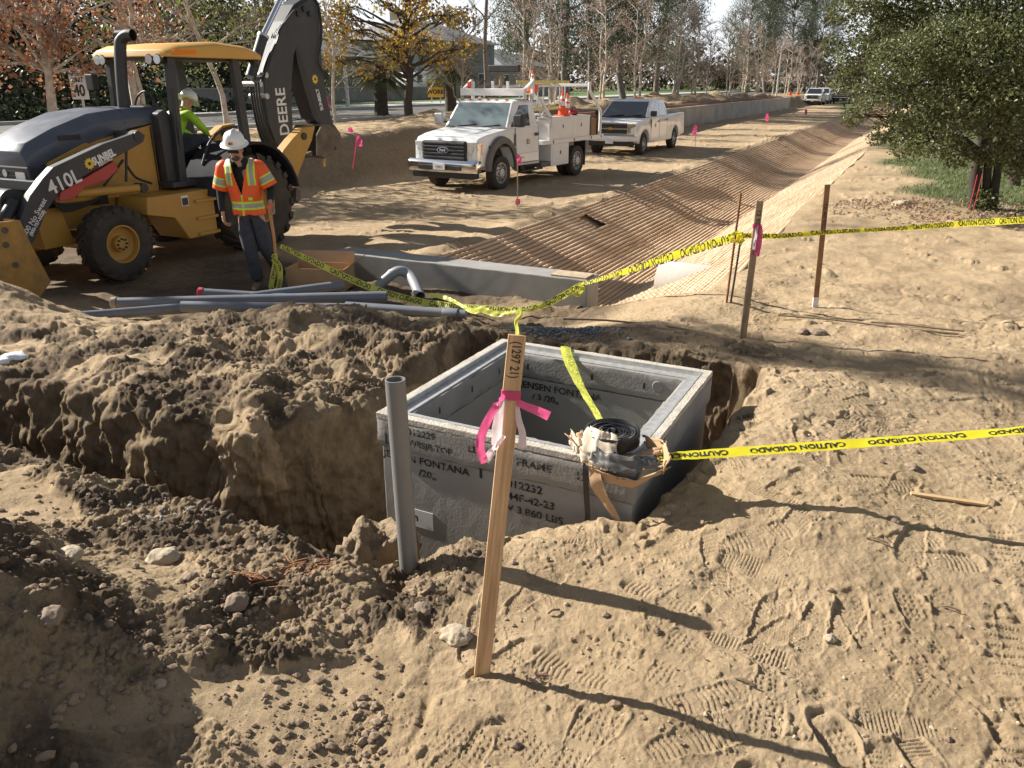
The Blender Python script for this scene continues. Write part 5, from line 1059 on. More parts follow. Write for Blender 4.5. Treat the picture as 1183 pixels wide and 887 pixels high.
MB().cyl((Zc(722, 650, 0)[0], .0, Zc(722, 650, 0)[1]), (Zc(722, 712, 0)[0], .0, Zc(722, 712, 0)[1]), .02, n=8).build('hanging_pin', YEL, bh)
# stabilisers
for s_ in (-1, 1):
    sp_ = [Zc(*q, -.85) for q in ((503, 690), (520, 640), (560, 590), (605, 545), (655, 536), (640, 600), (612, 665), (585, 735), (562, 815), (545, 800), (530, 740))]
    so = MB().prism(sp_, s_ * .80, s_ * .98).build('stabiliser', YEL, bh, bevel=.012)
    MB().cyl((Zc(605, 580, -.85)[0], s_ * 1.0, Zc(605, 580, -.85)[1]), (Zc(605, 580, -.85)[0], s_ * .78, Zc(605, 580, -.85)[1]), .06, n=14).build('pivot_pin', BLK, so, smooth=40)
    MB().prism([Zc(*q, -.85) for q in ((560, 800), (578, 812), (580, 838), (570, 862), (558, 850))], s_ * .70, s_ * 1.05).build('stabiliser_pad', DIRTY, so)
# ================================================================ trucks. local x: towards the tail, y: far side, z up, origin between the axles
WIND = mat('windscreen_glass', (0.12, 0.155, 0.155), 0.06, var=0.25, vscale=1.6, spec=0.9, coat=1.0)
WIND2 = mat('tinted_glass', (0.018, 0.022, 0.024), 0.06, var=0.1, spec=0.9, coat=1.0)
SILV = mat('painted_silver', (0.55, 0.56, 0.57), 0.35, metal=0.6, var=0.08, dust=0.3)
GREYP = mat('grey_trim', (0.10, 0.10, 0.10), 0.55, var=0.1, dust=0.3)
HEADL = mat('headlamp_glass', (0.62, 0.63, 0.62), 0.12, metal=0.3, var=0.35, vscale=18, coat=1)
ORG = mat('safety_orange', (0.85, 0.10, 0.015), 0.45, var=0.08, dust=0.15)
GOLD = mat('gold_logo', (0.45, 0.27, 0.04), 0.5, var=0)
def arch(cx, r, z0, n=9):
    return [(cx + r * math.cos(t), max(z0, .42 + r * math.sin(t))) for t in [math.pi * k / (n - 1) for k in range(n)]]
def quad_on(P4, a0, b0, a1, b1, off):
    """rectangle in the face's own 0..1 coordinates, lifted off it; P4 = lower-left, lower-right, upper-right, upper-left"""
    f = lambda a_, b_: P4[0].lerp(P4[1], a_).lerp(P4[3].lerp(P4[2], a_), b_); n = (P4[1] - P4[0]).cross(P4[3] - P4[0]).normalized()
    return [f(a0, b0) + n * off, f(a1, b0) + n * off, f(a1, b1) + n * off, f(a0, b1) + n * off]
def plate(mb, q, th=.006):
    n = (q[1] - q[0]).cross(q[2] - q[0]).normalized() * th
    return mb.add([*q, *[p - n for p in q]], [(0, 1, 2, 3), (7, 6, 5, 4), (0, 4, 5, 1), (1, 5, 6, 2), (2, 6, 7, 3), (3, 7, 4, 0)])
def cab(parent, F, Rr_, T, zb, zt, hb, ht, windows, pane_mat, name='cab'):
    """glasshouse: F,Rr_ = front and rear x at the belt line, T = (front, rear) x at the roof"""
    rings = []
    for x0, x1, h, z in ((F, Rr_, hb, zb), (F + (T[0] - F) * .9, Rr_ + (T[1] - Rr_) * .9, hb + (ht - hb) * .9, zb + (zt - zb) * .9), (T[0] + .04, T[1] - .02, ht - .02, zt - .025), (T[0] + .16, T[1] - .10, ht - .14, zt + .012)):
        rings.append([(x0, -h, z), (x1, -h, z), (x1, h, z), (x0, h, z)])
    o = MB().loft(rings).build(name, WHITEP, parent, bevel=.035, segs=3, smooth=40)
    lo = .9; zc = zb + (zt - zb) * lo; x0, x1, hh = F + (T[0] - F) * lo, Rr_ + (T[1] - Rr_) * lo, hb + (ht - hb) * lo
    fr = [Vector((F, hb, zb)), Vector((F, -hb, zb)), Vector((x0, -hh, zc)), Vector((x0, hh, zc))]
    nr = [Vector((F, -hb, zb)), Vector((Rr_, -hb, zb)), Vector((x1, -hh, zc)), Vector((x0, -hh, zc))]
    fa = [Vector((Rr_, hb, zb)), Vector((F, hb, zb)), Vector((x0, hh, zc)), Vector((x1, hh, zc))]
    re = [Vector((Rr_, -hb, zb)), Vector((Rr_, hb, zb)), Vector((x1, hh, zc)), Vector((x1, -hh, zc))]
    mb = MB(); plate(mb, quad_on(fr, .035, .03, .965, 1.0, .004)); mb.build('windscreen', pane_mat, o, bevel=.01)
    mb = MB(); plate(mb, quad_on(fr, .025, -.01, .975, .06, .010), .01); mb.build('wiper_cowl', BLK, o)
    for k in (.22, .6):
        q = quad_on(fr, k, .04, k + .28, .13, .018); MB().tube([q[0], q[2]], .012, 6).build('wiper', BLK, o)
    for a0, a1, sk, m_ in windows:
        for fc, mir in ((nr, 0), (fa, 1)):
            A0, A1 = (a0, a1) if not mir else (1 - a1, 1 - a0); q = quad_on(fc, A0, .05, A1, .90, .005)
            if sk and not mir: q[3] = quad_on(fc, a0 + sk, .05, a1, .90, .005)[3]
            if sk and mir: q[2] = quad_on(fc, A0, .05, A1 - sk, .90, .005)[2]
            mb = MB(); plate(mb, q); mb.build('side_window', m_, o, bevel=.012)
    mb = MB(); plate(mb, quad_on(re, .12, .12, .88, .85, .005)); mb.build('rear_window', WIND2, o, bevel=.01)
    return o
def lower(parent, prof, hw, taper=None, name='body', bev=.03, m_=None):
    def f(x, y, z):
        k = 1.0
        if taper:
            x0, x1, kk = taper; t = max(0, min(1, (x1 - x) / (x1 - x0))); k = 1 - kk * t * t
        if z > 1.0: k *= 1 - .035 * min(1, (z - 1.0) / .3)
        return (x, y * k, z)
    return MB().prism(prof, -hw, hw, f).build(name, m_ or WHITEP, parent, bevel=bev, segs=3, smooth=35)
# ---------------------------------------------------------------- service truck
FO = Vector((-.136, 21.61, -.69)); FR = R(58.27)
tk = thing('service_truck', 'white utility truck with ladder rack, tool boxes and a black grille, parked facing the camera', 'utility truck', FO, FR)
AXF, AXR = -1.80, 2.12
prof = [(-2.70, .62), (-2.74, .80), (-2.72, 1.12), (-2.62, 1.24), (-2.3, 1.31), (-1.50, 1.40), (-1.2, 1.42), (.02, 1.42), (.02, .50), (-1.17, .52)] + [(AXF + .55 * math.cos(t), .50 + .55 * math.sin(t) * 1.15) for t in [math.pi * k / 10 for k in range(11)]] + [(-2.40, .60)]
bd = lower(tk, prof, .985, (-2.75, -1.6, .10))
# hood bulge
MB().loft([[(x, -.55 + i_, z - .03), (x, -.45 + i_, z), (x, .45 - i_, z), (x, .55 - i_, z - .03)] for x, z, i_ in ((-2.60, 1.27, .05), (-2.2, 1.36, .02), (-1.55, 1.435, 0))]).build('hood_bulge', WHITEP, bd, smooth=40)
cab(tk, -1.47, .0, (-.98, -.10), 1.41, 2.05, .93, .80, [(.10, .74, .22, WIND2)], WIND)
# grille and lamps
mb = MB(); mb.box(-2.80, -2.70, -.62, .62, .74, 1.18); g = mb.build('grille', BLK, tk, bevel=.03)
for k in range(5): MB().box(-2.825, -2.79, -.60, .60, .79 + k * .078, .83 + k * .078).build('grille_bar', BLK, g, bevel=.008)
MB().lathe([(.001, 0), (.17, 0), (.165, .012), (.001, .012)], (-2.83, 0, 0), 'X', 28).build('oval_badge', SILV, g, smooth=30, loc=(0, 0, .97)).scale = (1, 1, .42)
MB().lathe([(.001, 0), (.145, 0), (.145, .004), (.001, .004)], (-2.838, 0, 0), 'X', 28).build('badge_face', mat('badge_blue', (.01, .02, .07), .3, var=0), g, smooth=30, loc=(0, 0, .97)).scale = (1, 1, .40)
mb = MB(); letter(mb, 'Ford', .085, frame((-2.8405, 0, .97), (0, -1, 0), (0, 0, 1)), .001); mb.build('badge_letters', WLET, g, fixn=False)
for s_ in (-1, 1):
    MB().prism([(-2.76, .72), (-2.76, 1.16), (-2.42, 1.16), (-2.46, .80)], s_ * .64, s_ * .90, lambda x, y, z: (x + .25 * max(0, abs(y) - .72), y, z)).build('headlight', HEADL, tk, bevel=.02)
    MB().box(-2.56, -2.44, s_ * .905 - .008, s_ * .905 + .010, .86, 1.10).build('marker_lens', AMBER, tk, bevel=.004)
secs = []
for y in (-1.0, -.92, -.6, 0, .6, .92, 1.0):
    dx = .22 * max(0, abs(y) - .55) ** 1.2; secs.append([(-2.95 + dx, y, .48), (-2.98 + dx, y, .56), (-2.98 + dx, y, .70), (-2.92 + dx, y, .76), (-2.70, y, .76), (-2.70, y, .48)])
bp = MB().loft(secs).build('bumper', CHROME, tk, bevel=.01, smooth=40)
MB().box(-2.993, -2.975, -.62, .62, .535, .64).build('bumper_opening', BLK, bp, bevel=.01)
MB().box(-3.003, -2.994, -.17, .17, .54, .69).build('number_plate', WLET, bp, bevel=.004)
mb = MB(); letter(mb, '1538627', .075, frame((-3.0045, 0, .61), (0, -1, 0), (0, 0, 1)), .0008, .85); mb.build('plate_text', mat('plate_ink', (.03, .03, .12), .5, var=0), bp, fixn=False)
MB().box(-2.90, -2.60, -.88, .88, .34, .48).build('air_dam', BLK, tk, bevel=.03)
MB().box(-2.4, -1.3, -.6, .6, .42, .75).build('engine_shadow_pan', BLK, tk); MB().box(-1.0, 3.2, -.42, .42, .50, .72).build('frame_rail', BLK, tk)
# black flares
for s_ in (-1, 1):
    MB().prism([(AXF + .54 * math.cos(t), .50 + .54 * math.sin(t) * 1.13) for t in [math.pi * k / 12 for k in range(13)]], s_ * .70, s_ * .66).build('wheel_well', BLK, tk); MB().box(AXF - .5, AXF + .5, min(s_ * .97, s_ * .68), max(s_ * .97, s_ * .68), 1.0, 1.06).build('wheel_well_roof', BLK, tk)
    V_ = []; n_ = 14
    for i in range(n_ + 1):
        t = math.pi * i / n_
        for q, yy in ((.53, 1.0), (.53, 1.065), (.66, 1.05), (.68, .98)): V_.append((AXF + q * math.cos(t), s_ * yy * (1 if t < 2.2 else .985), .50 + q * math.sin(t) * 1.12))
    F_ = [(i * 4 + j, i * 4 + (j + 1) % 4, i * 4 + 4 + (j + 1) % 4, i * 4 + 4 + j) for i in range(n_) for j in range(4)] + [(0, 1, 2, 3), tuple(n_ * 4 + q for q in (3, 2, 1, 0))]
    MB().add(V_, F_).build('wheel_flare', GREYP, tk, smooth=40)
# doors
def seam(parent, pts, y, m_=GREYP, w_=.010):
    mb = MB(); P_ = [Vector((p[0], y, p[1])) for p in pts]
    mb.tube(P_, w_ * .5, 4); return mb.build('door_seam', m_, parent, fixn=False)
for s_ in (-1, 1):
    dd = MB().prism([(-1.10, .62), (-1.12, 1.40), (-.03, 1.40), (-.03, .58)], s_ * .984, s_ * .992, lambda x, y, z: (x, y * (1 - .035 * max(0, min(1, (z - 1.0) / .3))), z)).m(1).prism([(-1.135, .60), (-1.155, 1.41), (-1.125, 1.41), (-1.105, .60)], s_ * .975, s_ * .9865, lambda x, y, z: (x, y * (1 - .035 * max(0, min(1, (z - 1.0) / .3))), z)).box(-1.12, -.01, s_ * .984 - .004, s_ * .984 + .004, .565, .585).prism([(-.028, .58), (-.028, 1.41), (-.004, 1.41), (-.004, .58)], s_ * .975, s_ * .9865, lambda x, y, z: (x, y * (1 - .035 * max(0, min(1, (z - 1.0) / .3))), z)).build('door', [WHITEP, BLK], tk)
    MB().box(-.24, -.08, s_ * 1.0 - .012, s_ * 1.0 + .012, 1.19, 1.26).build('handle', BLK, dd, bevel=.006)
    MB().box(-1.06, -.06, s_ * .994 - .004, s_ * .994 + .004, .80, .812).build('crease', SILV, dd)
    MB().box(-1.21, -1.15, s_ * .985 - .012, s_ * .985 + .012, 1.0, 1.28).build('fender_badge', GREYP, tk, bevel=.004)
    # mirror
    mi = MB().box(-1.40, -1.22, s_ * 1.17 - .13, s_ * 1.17 + .13, 1.45, 1.74).build('mirror', BLK if s_ < 0 else SILV, tk, bevel=.035); MB().box(-1.32, -1.28, s_ * 1.06 - .1, s_ * 1.06 + .1, 1.50, 1.54).build('mirror_arm', BLK, mi)
    MB().box(-1.05, .02, s_ * 1.03 - .06, s_ * 1.03 + .06, .36, .40).build('side_step', BLK, tk, bevel=.01)
    MB().box(-.75, -.65, s_ * .85 - .02, s_ * .85 + .02, .38, .55).build('step_bracket', BLK, tk)
mb = MB(); fr = frame((-.56, -.996, 1.04), (1, 0, 0), (0, 0, 1)); mb.box(-.62, -.50, -.999, -.996, 1.01, 1.13); lg = mb.build('door_logo', GOLD, tk)
mb = MB(); letter(mb, 'C', .11, frame((-.555, -1.0, 1.07), (1, 0, 0), (0, 0, 1)), .004); mb.build('logo_letter', WLET, lg, fixn=False)
mb = MB(); letter(mb, 'CEMENT', .045, frame((-.56, -.9975, .975), (1, 0, 0), (0, 0, 1)), .001); mb.build('door_text', GREYP, lg, fixn=False) if False else None
mb = MB(); letter(mb, 'SUPER DUTY', .05, frame((-.90, -.9975, .70), (1, 0, 0), (0, 0, 1)), .001); mb.build('door_text', GREYP, tk, fixn=False)
for y in (-.55, -.25, 0, .25, .55): MB().box(-.93, -.86, y - .035, y + .035, 2.045, 2.075).build('roof_marker', AMBER, tk, bevel=.008)
wheel(tk, AXF, -.88, .41, .405, .25, .25, SILV, -1, 'dually'); wheel(tk, AXF, .88, .41, .405, .25, .25, SILV, 1, 'dually')
for s_ in (-1, 1):
    wheel(tk, AXR, s_ * .90, .41, .405, .23, .25, SILV, s_, 'dually'); wheel(tk, AXR, s_ * .62, .41, .405, .23, .25, SILV, s_, 'dually')
    MB().box(AXR + .50, AXR + .53, s_ * .80 - .18, s_ * .80 + .18, .25, .92).build('mud_flap', BLK, tk)
# service body
WB = mat('service_body_white', (.76, .75, .73), .38, var=.04, vscale=2, dust=.10, dustc=(.42, .34, .25))
MB().box(.18, 3.78, -1.0, 1.0, .93, 1.04).build('flatbed', WB, tk, bevel=.012)
for s_ in (-1, 1):
    y0, y1 = sorted((s_ * 1.0, s_ * .55))
    bx = MB().box(.63, 2.84, y0, y1, 1.042, 1.59).build('tool_locker', WB, tk, bevel=.014)
    for x0, x1 in ((.70, 1.74), (1.80, 2.76)):
        yy = s_ * 1.004; dr_ = MB().box(x0, x1, yy - .006, yy + .006, 1.10, 1.50).build('locker_door', WB, bx, bevel=.004)
        xm = (x0 + x1) / 2; MB().prism([(xm - .035, 1.36), (xm, 1.42), (xm + .035, 1.36), (xm, 1.30)], yy + s_ * .006, yy + s_ * .012).build('latch', DARKST, dr_)
    MB().box(.62, 2.86, y0 - .004, y1 + .004, 1.56, 1.60).build('locker_lid', WB, bx, bevel=.006)
    lx = MB().box(.60, 1.60, y0, y1, .37, .928).build('under_locker', WB, tk, bevel=.012)
    yy = s_ * 1.004; dr_ = MB().box(.68, 1.53, yy - .006, yy + .006, .44, .88).build('locker_door', WB, lx, bevel=.004); MB().prism([(1.06, .70), (1.1, .76), (1.14, .70), (1.1, .64)], yy + s_ * .006, yy + s_ * .012).build('latch', DARKST, dr_)
    for xq in (.72, 1.9, 2.95, 3.6): MB().prism([(xq - .03, .985), (xq, 1.03), (xq + .03, .985), (xq, .94)], s_ * 1.0, s_ * 1.012).build('lamp', mat('red_lens', (.25, .03, .02), .3), tk)
    for xq in (2.93, 3.38): MB().box(xq - .03, xq + .03, s_ * .96 - .03, s_ * .96 + .03, 1.042, 1.57).build('stake_post', DARKST, tk)
    MB().box(2.98, 3.33, min(s_ * .96, s_ * .70), max(s_ * .96, s_ * .70), 1.045, 1.50).build('wooden_panel', mat('brown_box', (.25, .14, .07), .7, var=.15), tk)
    # cab guard legs and mesh
    MB().prism([(.06, 2.08), (.16, 2.10), (.72, 1.62), (.72, 1.05), (.60, 1.05), (.60, 1.58)], s_ * .95, s_ * .90).build('cab_guard', WB, tk, bevel=.01)
    mb = MB()
    for k in range(8): t = k / 7; mb.box(.10 + t * .46, .112 + t * .46, s_ * .92 - .006, s_ * .92 + .006, 1.45, 2.0 - t * .42)
    for k in range(6): mb.box(.06, .60 - .08 * k * .9, s_ * .92 - .005, s_ * .92 + .005, 1.50 + k * .09, 1.508 + k * .09)
    mb.build('guard_mesh', SILV, tk)
    MB().tube(smooth_path([(3.60, s_ * .95, 1.04), (3.60, s_ * .95, 1.62), (3.45, s_ * .95, 1.80), (2.95, s_ * .95, 2.18), (2.85, s_ * .95, 2.28), (2.85, s_ * .95, 2.46)], 4), .045, 10).build('rear_rack_post', WB, tk, smooth=50)
    MB().prism([(-.66, 2.30), (-.20, 2.31), (-.24, 2.48), (-.30, 2.48)], s_ * .93, s_ * .88).build('rack_gusset', WB, tk)
    MB().box(-.26, -.18, s_ * .90 - .035, s_ * .90 + .035, 2.05, 2.48).build('rack_upright', WB, tk, bevel=.01)
    MB().prism([(-.60, 2.32), (-.52, 2.32), (-.20, 2.52), (-.26, 2.52)], s_ * .96, s_ * .90).build('rack_brace', WB, tk)
MB().box(.58, .62, -.54, .54, .50, 1.55).build('front_bulkhead', WB, tk)
MB().box(.12, .60, -.995, .995, .38, .50).build('step_box', GREYP, tk)
MB().box(-.72, -.64, -.95, .95, 2.14, 2.31).build('rack_beam', WB, tk, bevel=.012); MB().box(-.62, -.18, -.93, .93, 2.16, 2.20).build('rack_deck', WB, tk, bevel=.006)
MB().tube([(-.2, .3, 2.34), (2.85, .3, 2.40)], .035, 10).build('rack_rail', SILV, tk); MB().box(2.81, 2.89, -.95, .95, 2.34, 2.42).build('rear_rack_beam', WB, tk, bevel=.01)
for s_ in (-1, 1): MB().box(-.22, 2.85, s_ * .90 - .03, s_ * .90 + .03, 2.24, 2.30).build('rack_side_rail', WB, tk) if s_ > 0 else None
for y in (-.2, .25): MB().box(-.30, -.24, y - .03, y + .03, 2.20, 2.48).build('rack_peg', WB, tk, bevel=.008)
MB().box(.2, 2.8, -.5, .5, 1.042, 1.06).build('bed_floor', GREYP, tk)
ab = MB().tube([(.1, .25, 2.62), (.1, .25, 2.1)], .04, 10).build('sign_mast', WOOD2, tk); MB().box(.02, .14, -.34, .58, 2.70, 2.87).build('arrow_board', BLK, ab, bevel=.02)
def onT(x, y, z): return FO + Matrix.Rotation(FR, 3, 'Z') @ Vector((x, y, z))
# ladder on the rack
ld = thing('ladder', 'yellow fibreglass extension ladder standing on edge along the service truck rack', 'ladder', onT(2.55, .18, 1.72), FR)
FG = mat('fibreglass_yellow', (.60, .50, .16), .5, var=.1, dust=.2)
for z in (.0, .70):
    MB().box(-1.75, 1.2, -.025, .025, z, z + .085).build('rail', FG, ld, bevel=.006); MB().box(-1.5, 1.3, .04, .08, z + .01, z + .08).build('rail', FG, ld, bevel=.006)
for k in range(9): MB().cyl((-1.6 + k * .32, 0, .03), (-1.6 + k * .32, 0, .74), .022, n=8).build('rung', SILV, ld)
def cone(loc, s_, label):
    t = thing('traffic_cone', label, 'traffic cone', loc, FR, 'traffic cones on the service truck')
    MB().box(-.18, .18, -.18, .18, 0, .03).build('base', ORG, t, bevel=.01); c_ = MB().lathe([(.13, .03), (.035, .62), (.025, .70), (.001, .70)], n=20).build('cone_body', ORG, t, smooth=40)
    for z0, z1 in ((.28, .40), (.46, .54)):
        r_ = lambda z: .13 - (z - .03) / .59 * .095 + .003; MB().lathe([(r_(z0) - .004, z0), (r_(z0), z0), (r_(z1), z1), (r_(z1) - .004, z1)], n=20).build('reflective_band', WLET, c_, smooth=40)
    t.scale = (s_,) * 3; return t
cone(onT(1.7, -.72, 1.60), .95, 'bigger orange traffic cone with white bands on the near tool lockers')
cone(onT(3.15, -.1, 1.50), .95, 'orange traffic cone behind the rear rack post of the service truck')
cone(onT(-.02, -.78, 2.33), .60, 'small traffic cone standing on the orange box at the rack corner')
ob = MB().box(-.11, .11, -.11, .11, 0, .20).build('orange_box', ORG, bevel=.03, loc=onT(-.02, -.78, 2.21), rot=(0, 0, FR)); tag(ob, 'small orange box at the near corner of the ladder rack', 'box')
ob = MB().box(-.03, .03, -.05, .05, 0, .26).build('reflector_board', ORG, bevel=.01, loc=onT(-.45, .85, 2.21), rot=(0, 0, FR)); tag(ob, 'orange reflector upright at the far front corner of the ladder rack', 'reflector')
for k, (x, y, m_, sz, lb) in enumerate(((1.0, -.3, GREYP, .16, 'dark tool bag behind the first locker door'), (1.35, -.2, SILV, .13, 'grey canister among the gear in the truck bed'), (2.3, -.75, mat('red_bag', (.35, .03, .04), .6), .13, 'red bundle between the traffic cones'), (.8, -.7, mat('pale_bag', (.5, .45, .4), .7), .10, 'pale bundle on the front of the locker lid'))):
    o = MB().ball((0, 0, sz * .6), sz, 1.5, 1.0, .7, 8).build('gear_bundle', m_, smooth=50, loc=onT(x, y, 1.42 if k < 2 else 1.60), rot=(0, 0, FR)); tag(o, lb, 'gear')
# ---------------------------------------------------------------- pickup
CO = Vector((4.76, 31.54, -.69)); CR = R(62.5)
def pickup(loc, rz, label, detail=True, dark=False):
    t = thing('pickup_truck', label, 'pickup truck', loc, rz)
    AF, AR = -1.90, 1.78
    prof = [(-2.66, .50), (-2.78, .62), (-2.78, .95), (-2.72, 1.12), (-2.45, 1.18), (-1.55, 1.27), (.95, 1.30), (.97, 1.32), (2.98, 1.34), (3.0, .55), (2.6, .50)] + [(AR + .47 * math.cos(q), .42 + .47 * math.sin(q)) for q in [math.pi * k / 10 for k in range(11)]] + [(AF + .50 * math.cos(q), .42 + .48 * math.sin(q)) for q in [math.pi * k / 10 for k in range(11)]] + [(-2.5, .45)]
    prof[11 + 11:11 + 11] = [(1.1, .40), (-1.2, .40)]
    W_ = WHITEP if not dark else DGR
    b_ = lower(t, prof, .98, (-2.8, -1.7, .09), m_=W_); cab(t, -1.60, .98, (-.78, .72), 1.28, 1.86, .90, .74, [(.20, .52, .15, WIND2), (.56, .90, 0, WIND2)], WIND2)
    mb = MB(); mb.box(1.02, 2.93, -.80, .80, 1.335, 1.345); mb.build('bed_cover', BLK, t)
    g = MB().box(-2.83, -2.76, -.60, .60, .78, 1.12).build('grille', BLK, t, bevel=.02); MB().box(-2.85, -2.82, -.60, .60, .92, .965).build('grille_bar', CHROME, g, bevel=.005); MB().box(-2.845, -2.82, -.62, .62, 1.10, 1.14).build('grille_bar', CHROME, g, bevel=.005); MB().box(-2.845, -2.82, -.62, .62, .75, .785).build('grille_bar', CHROME, g, bevel=.005)
    MB().prism([(-2.87, .915), (-2.87, .97), (-2.85, .97), (-2.85, .915)], -.13, .13).build('cross_badge', GOLD, g, bevel=.004); MB().prism([(-2.872, .89), (-2.872, .995), (-2.852, .995), (-2.852, .89)], -.05, .05).build('cross_badge', GOLD, g, bevel=.004)
    for s_ in (-1, 1):
        MB().prism([(-2.80, .80), (-2.80, 1.10), (-2.45, 1.10), (-2.50, .82)], s_ * .62, s_ * .90, lambda x, y, z: (x + .25 * max(0, abs(y) - .7), y, z)).build('headlight', mat('yellowed_headlamp', (.42, .36, .22), .2, metal=.2, var=.3, vscale=15, coat=1), t, bevel=.015)
        dd = MB().box(-1.25, -.32, s_ * .970, s_ * .972, .50, 1.26).box(-1.25, -.32, s_ * .978 - .004, s_ * .978 + .004, .50, 1.10).m(1).box(-1.27, -1.252, s_ * .978 - .005, s_ * .978 + .005, .50, 1.2).box(-.318, -.30, s_ * .978 - .005, s_ * .978 + .005, .50, 1.2).build('door', [W_, BLK], t); MB().box(-.50, -.38, s_ * .99 - .012, s_ * .99 + .012, 1.10, 1.14).build('handle', BLK, dd)
        dd = MB().box(-.28, .62, s_ * .978 - .004, s_ * .978 + .004, .50, 1.10).m(1).box(.622, .64, s_ * .978 - .005, s_ * .978 + .005, .50, 1.2).build('door', [W_, BLK], t); MB().box(.44, .56, s_ * .99 - .012, s_ * .99 + .012, 1.12, 1.16).build('handle', BLK, dd)
        MB().box(-1.42, -1.26, s_ * 1.06 - .11, s_ * 1.06 + .11, 1.32, 1.50).build('mirror', BLK, t, bevel=.03)
        wheel(t, AF, s_ * .84, .39, .385, .25, .225, SILV, s_, 'truck'); wheel(t, AR, s_ * .84, .39, .385, .25, .225, SILV, s_, 'truck')
    secs = []
    for y in (-.97, -.9, -.5, 0, .5, .9, .97):
        dx = .25 * max(0, abs(y) - .5) ** 1.3; secs.append([(-2.88 + dx, y, .52), (-2.90 + dx, y, .60), (-2.88 + dx, y, .70), (-2.70, y, .70), (-2.70, y, .52)])
    bp = MB().loft(secs).build('bumper', WHITEP if not dark else BLK, t, bevel=.01, smooth=40); MB().box(-2.86, -2.62, -.80, .80, .36, .53).build('air_dam', BLK, t, bevel=.02); MB().box(-2.915, -2.90, -.15, .15, .44, .58).build('number_plate', WLET, bp)
    MB().box(-2.86, -2.80, -.93, .93, .705, .745).build('bumper_trim', CHROME, bp)
    if detail:
        lb = MB().box(-.48, -.30, -.34, .34, 1.885, 1.945).build('light_bar', mat('pale_lens', (.75, .72, .68), .25), t, bevel=.012); MB().box(-.49, -.30, -.30, .0, 1.90, 1.952).build('amber_dome', AMBER, lb, bevel=.01)
        o = MB().box(-.86, -.74, -.9895, -.986, .93, 1.05).build('door_logo', GOLD, t)
    MB().box(-1.2, 3.05, -.5, .5, .38, .55).build('frame_rail', BLK, t)
    return t
pickup(CO, CR, 'white crew-cab pickup with tinted windows and an amber roof light, parked behind the service truck')
pickup(Vector((35.6, 98.5, -.69)), R(64), 'small distant white pickup facing the camera at the far end of the dirt road', False)
pickup(Vector((38.7, 104.5, -.69)), R(64), 'white pickup half hidden behind the distant one', False)
pickup(Vector((42.2, 107, -.69)), R(64), 'dark vehicle behind the distant white pickups', False, True)
# ================================================================ people
SKIN = mat('skin', (0.42, 0.23, 0.15), 0.55, var=0.08)
SHIRT = mat('black_shirt', (0.018, 0.019, 0.022), 0.9, var=0.2, bump=0.2)
JEAN = mat('dark_trousers', (0.040, 0.045, 0.058), 0.9, var=0.3, vscale=14, bump=0.3, dust=0.2, dustc=(.12, .10, .08))
BOOT = mat('work_boots', (0.10, 0.075, 0.05), 0.85, var=0.3, dust=0.5)
VORG = mat('vest_orange', (0.86, 0.115, 0.02), 0.6, var=0.06, bump=0.3, bscale=18)
VLIM = mat('vest_lime', (0.52, 0.80, 0.04), 0.6, var=0.05)
VSIL = mat('reflective_tape', (0.36, 0.34, 0.28), 0.45, var=0.08)
HELM = mat('helmet_white', (0.80, 0.80, 0.78), 0.3, var=0.02, dust=0.12, coat=0.4)
HAIR = mat('dark_beard', (0.10, 0.065, 0.05), 0.9, var=.3, vscale=60)
def skinned(name, joints, bones, m, parent, sub=2, root=0, sm=True):
    """one continuous surface grown along joined bones; joints: (x, y, z, rx, ry)"""
    me = bpy.data.meshes.new(name); me.from_pydata([j[:3] for j in joints], bones, []); o = bpy.data.objects.new(name, me); col.objects.link(o)
    sk = o.modifiers.new('skin', 'SKIN'); sk.use_smooth_shade = True; sk.branch_smoothing = .6
    for i, j in enumerate(joints):
        d_ = me.skin_vertices[0].data[i]; d_.radius = (j[3], j[4] if len(j) > 4 else j[3]); d_.use_root = (i == root)
    ss = o.modifiers.new('sub', 'SUBSURF'); ss.levels = sub; ss.render_levels = sub
    dg = bpy.context.evaluated_depsgraph_get(); dg.update(); nm = bpy.data.meshes.new_from_object(o.evaluated_get(dg)); bpy.data.objects.remove(o); nm.materials.clear(); nm.materials.append(m)
    r_ = bpy.data.objects.new(name, nm); col.objects.link(r_); r_.parent = parent; nm.polygons.foreach_set('use_smooth', [True] * len(nm.polygons)); return r_
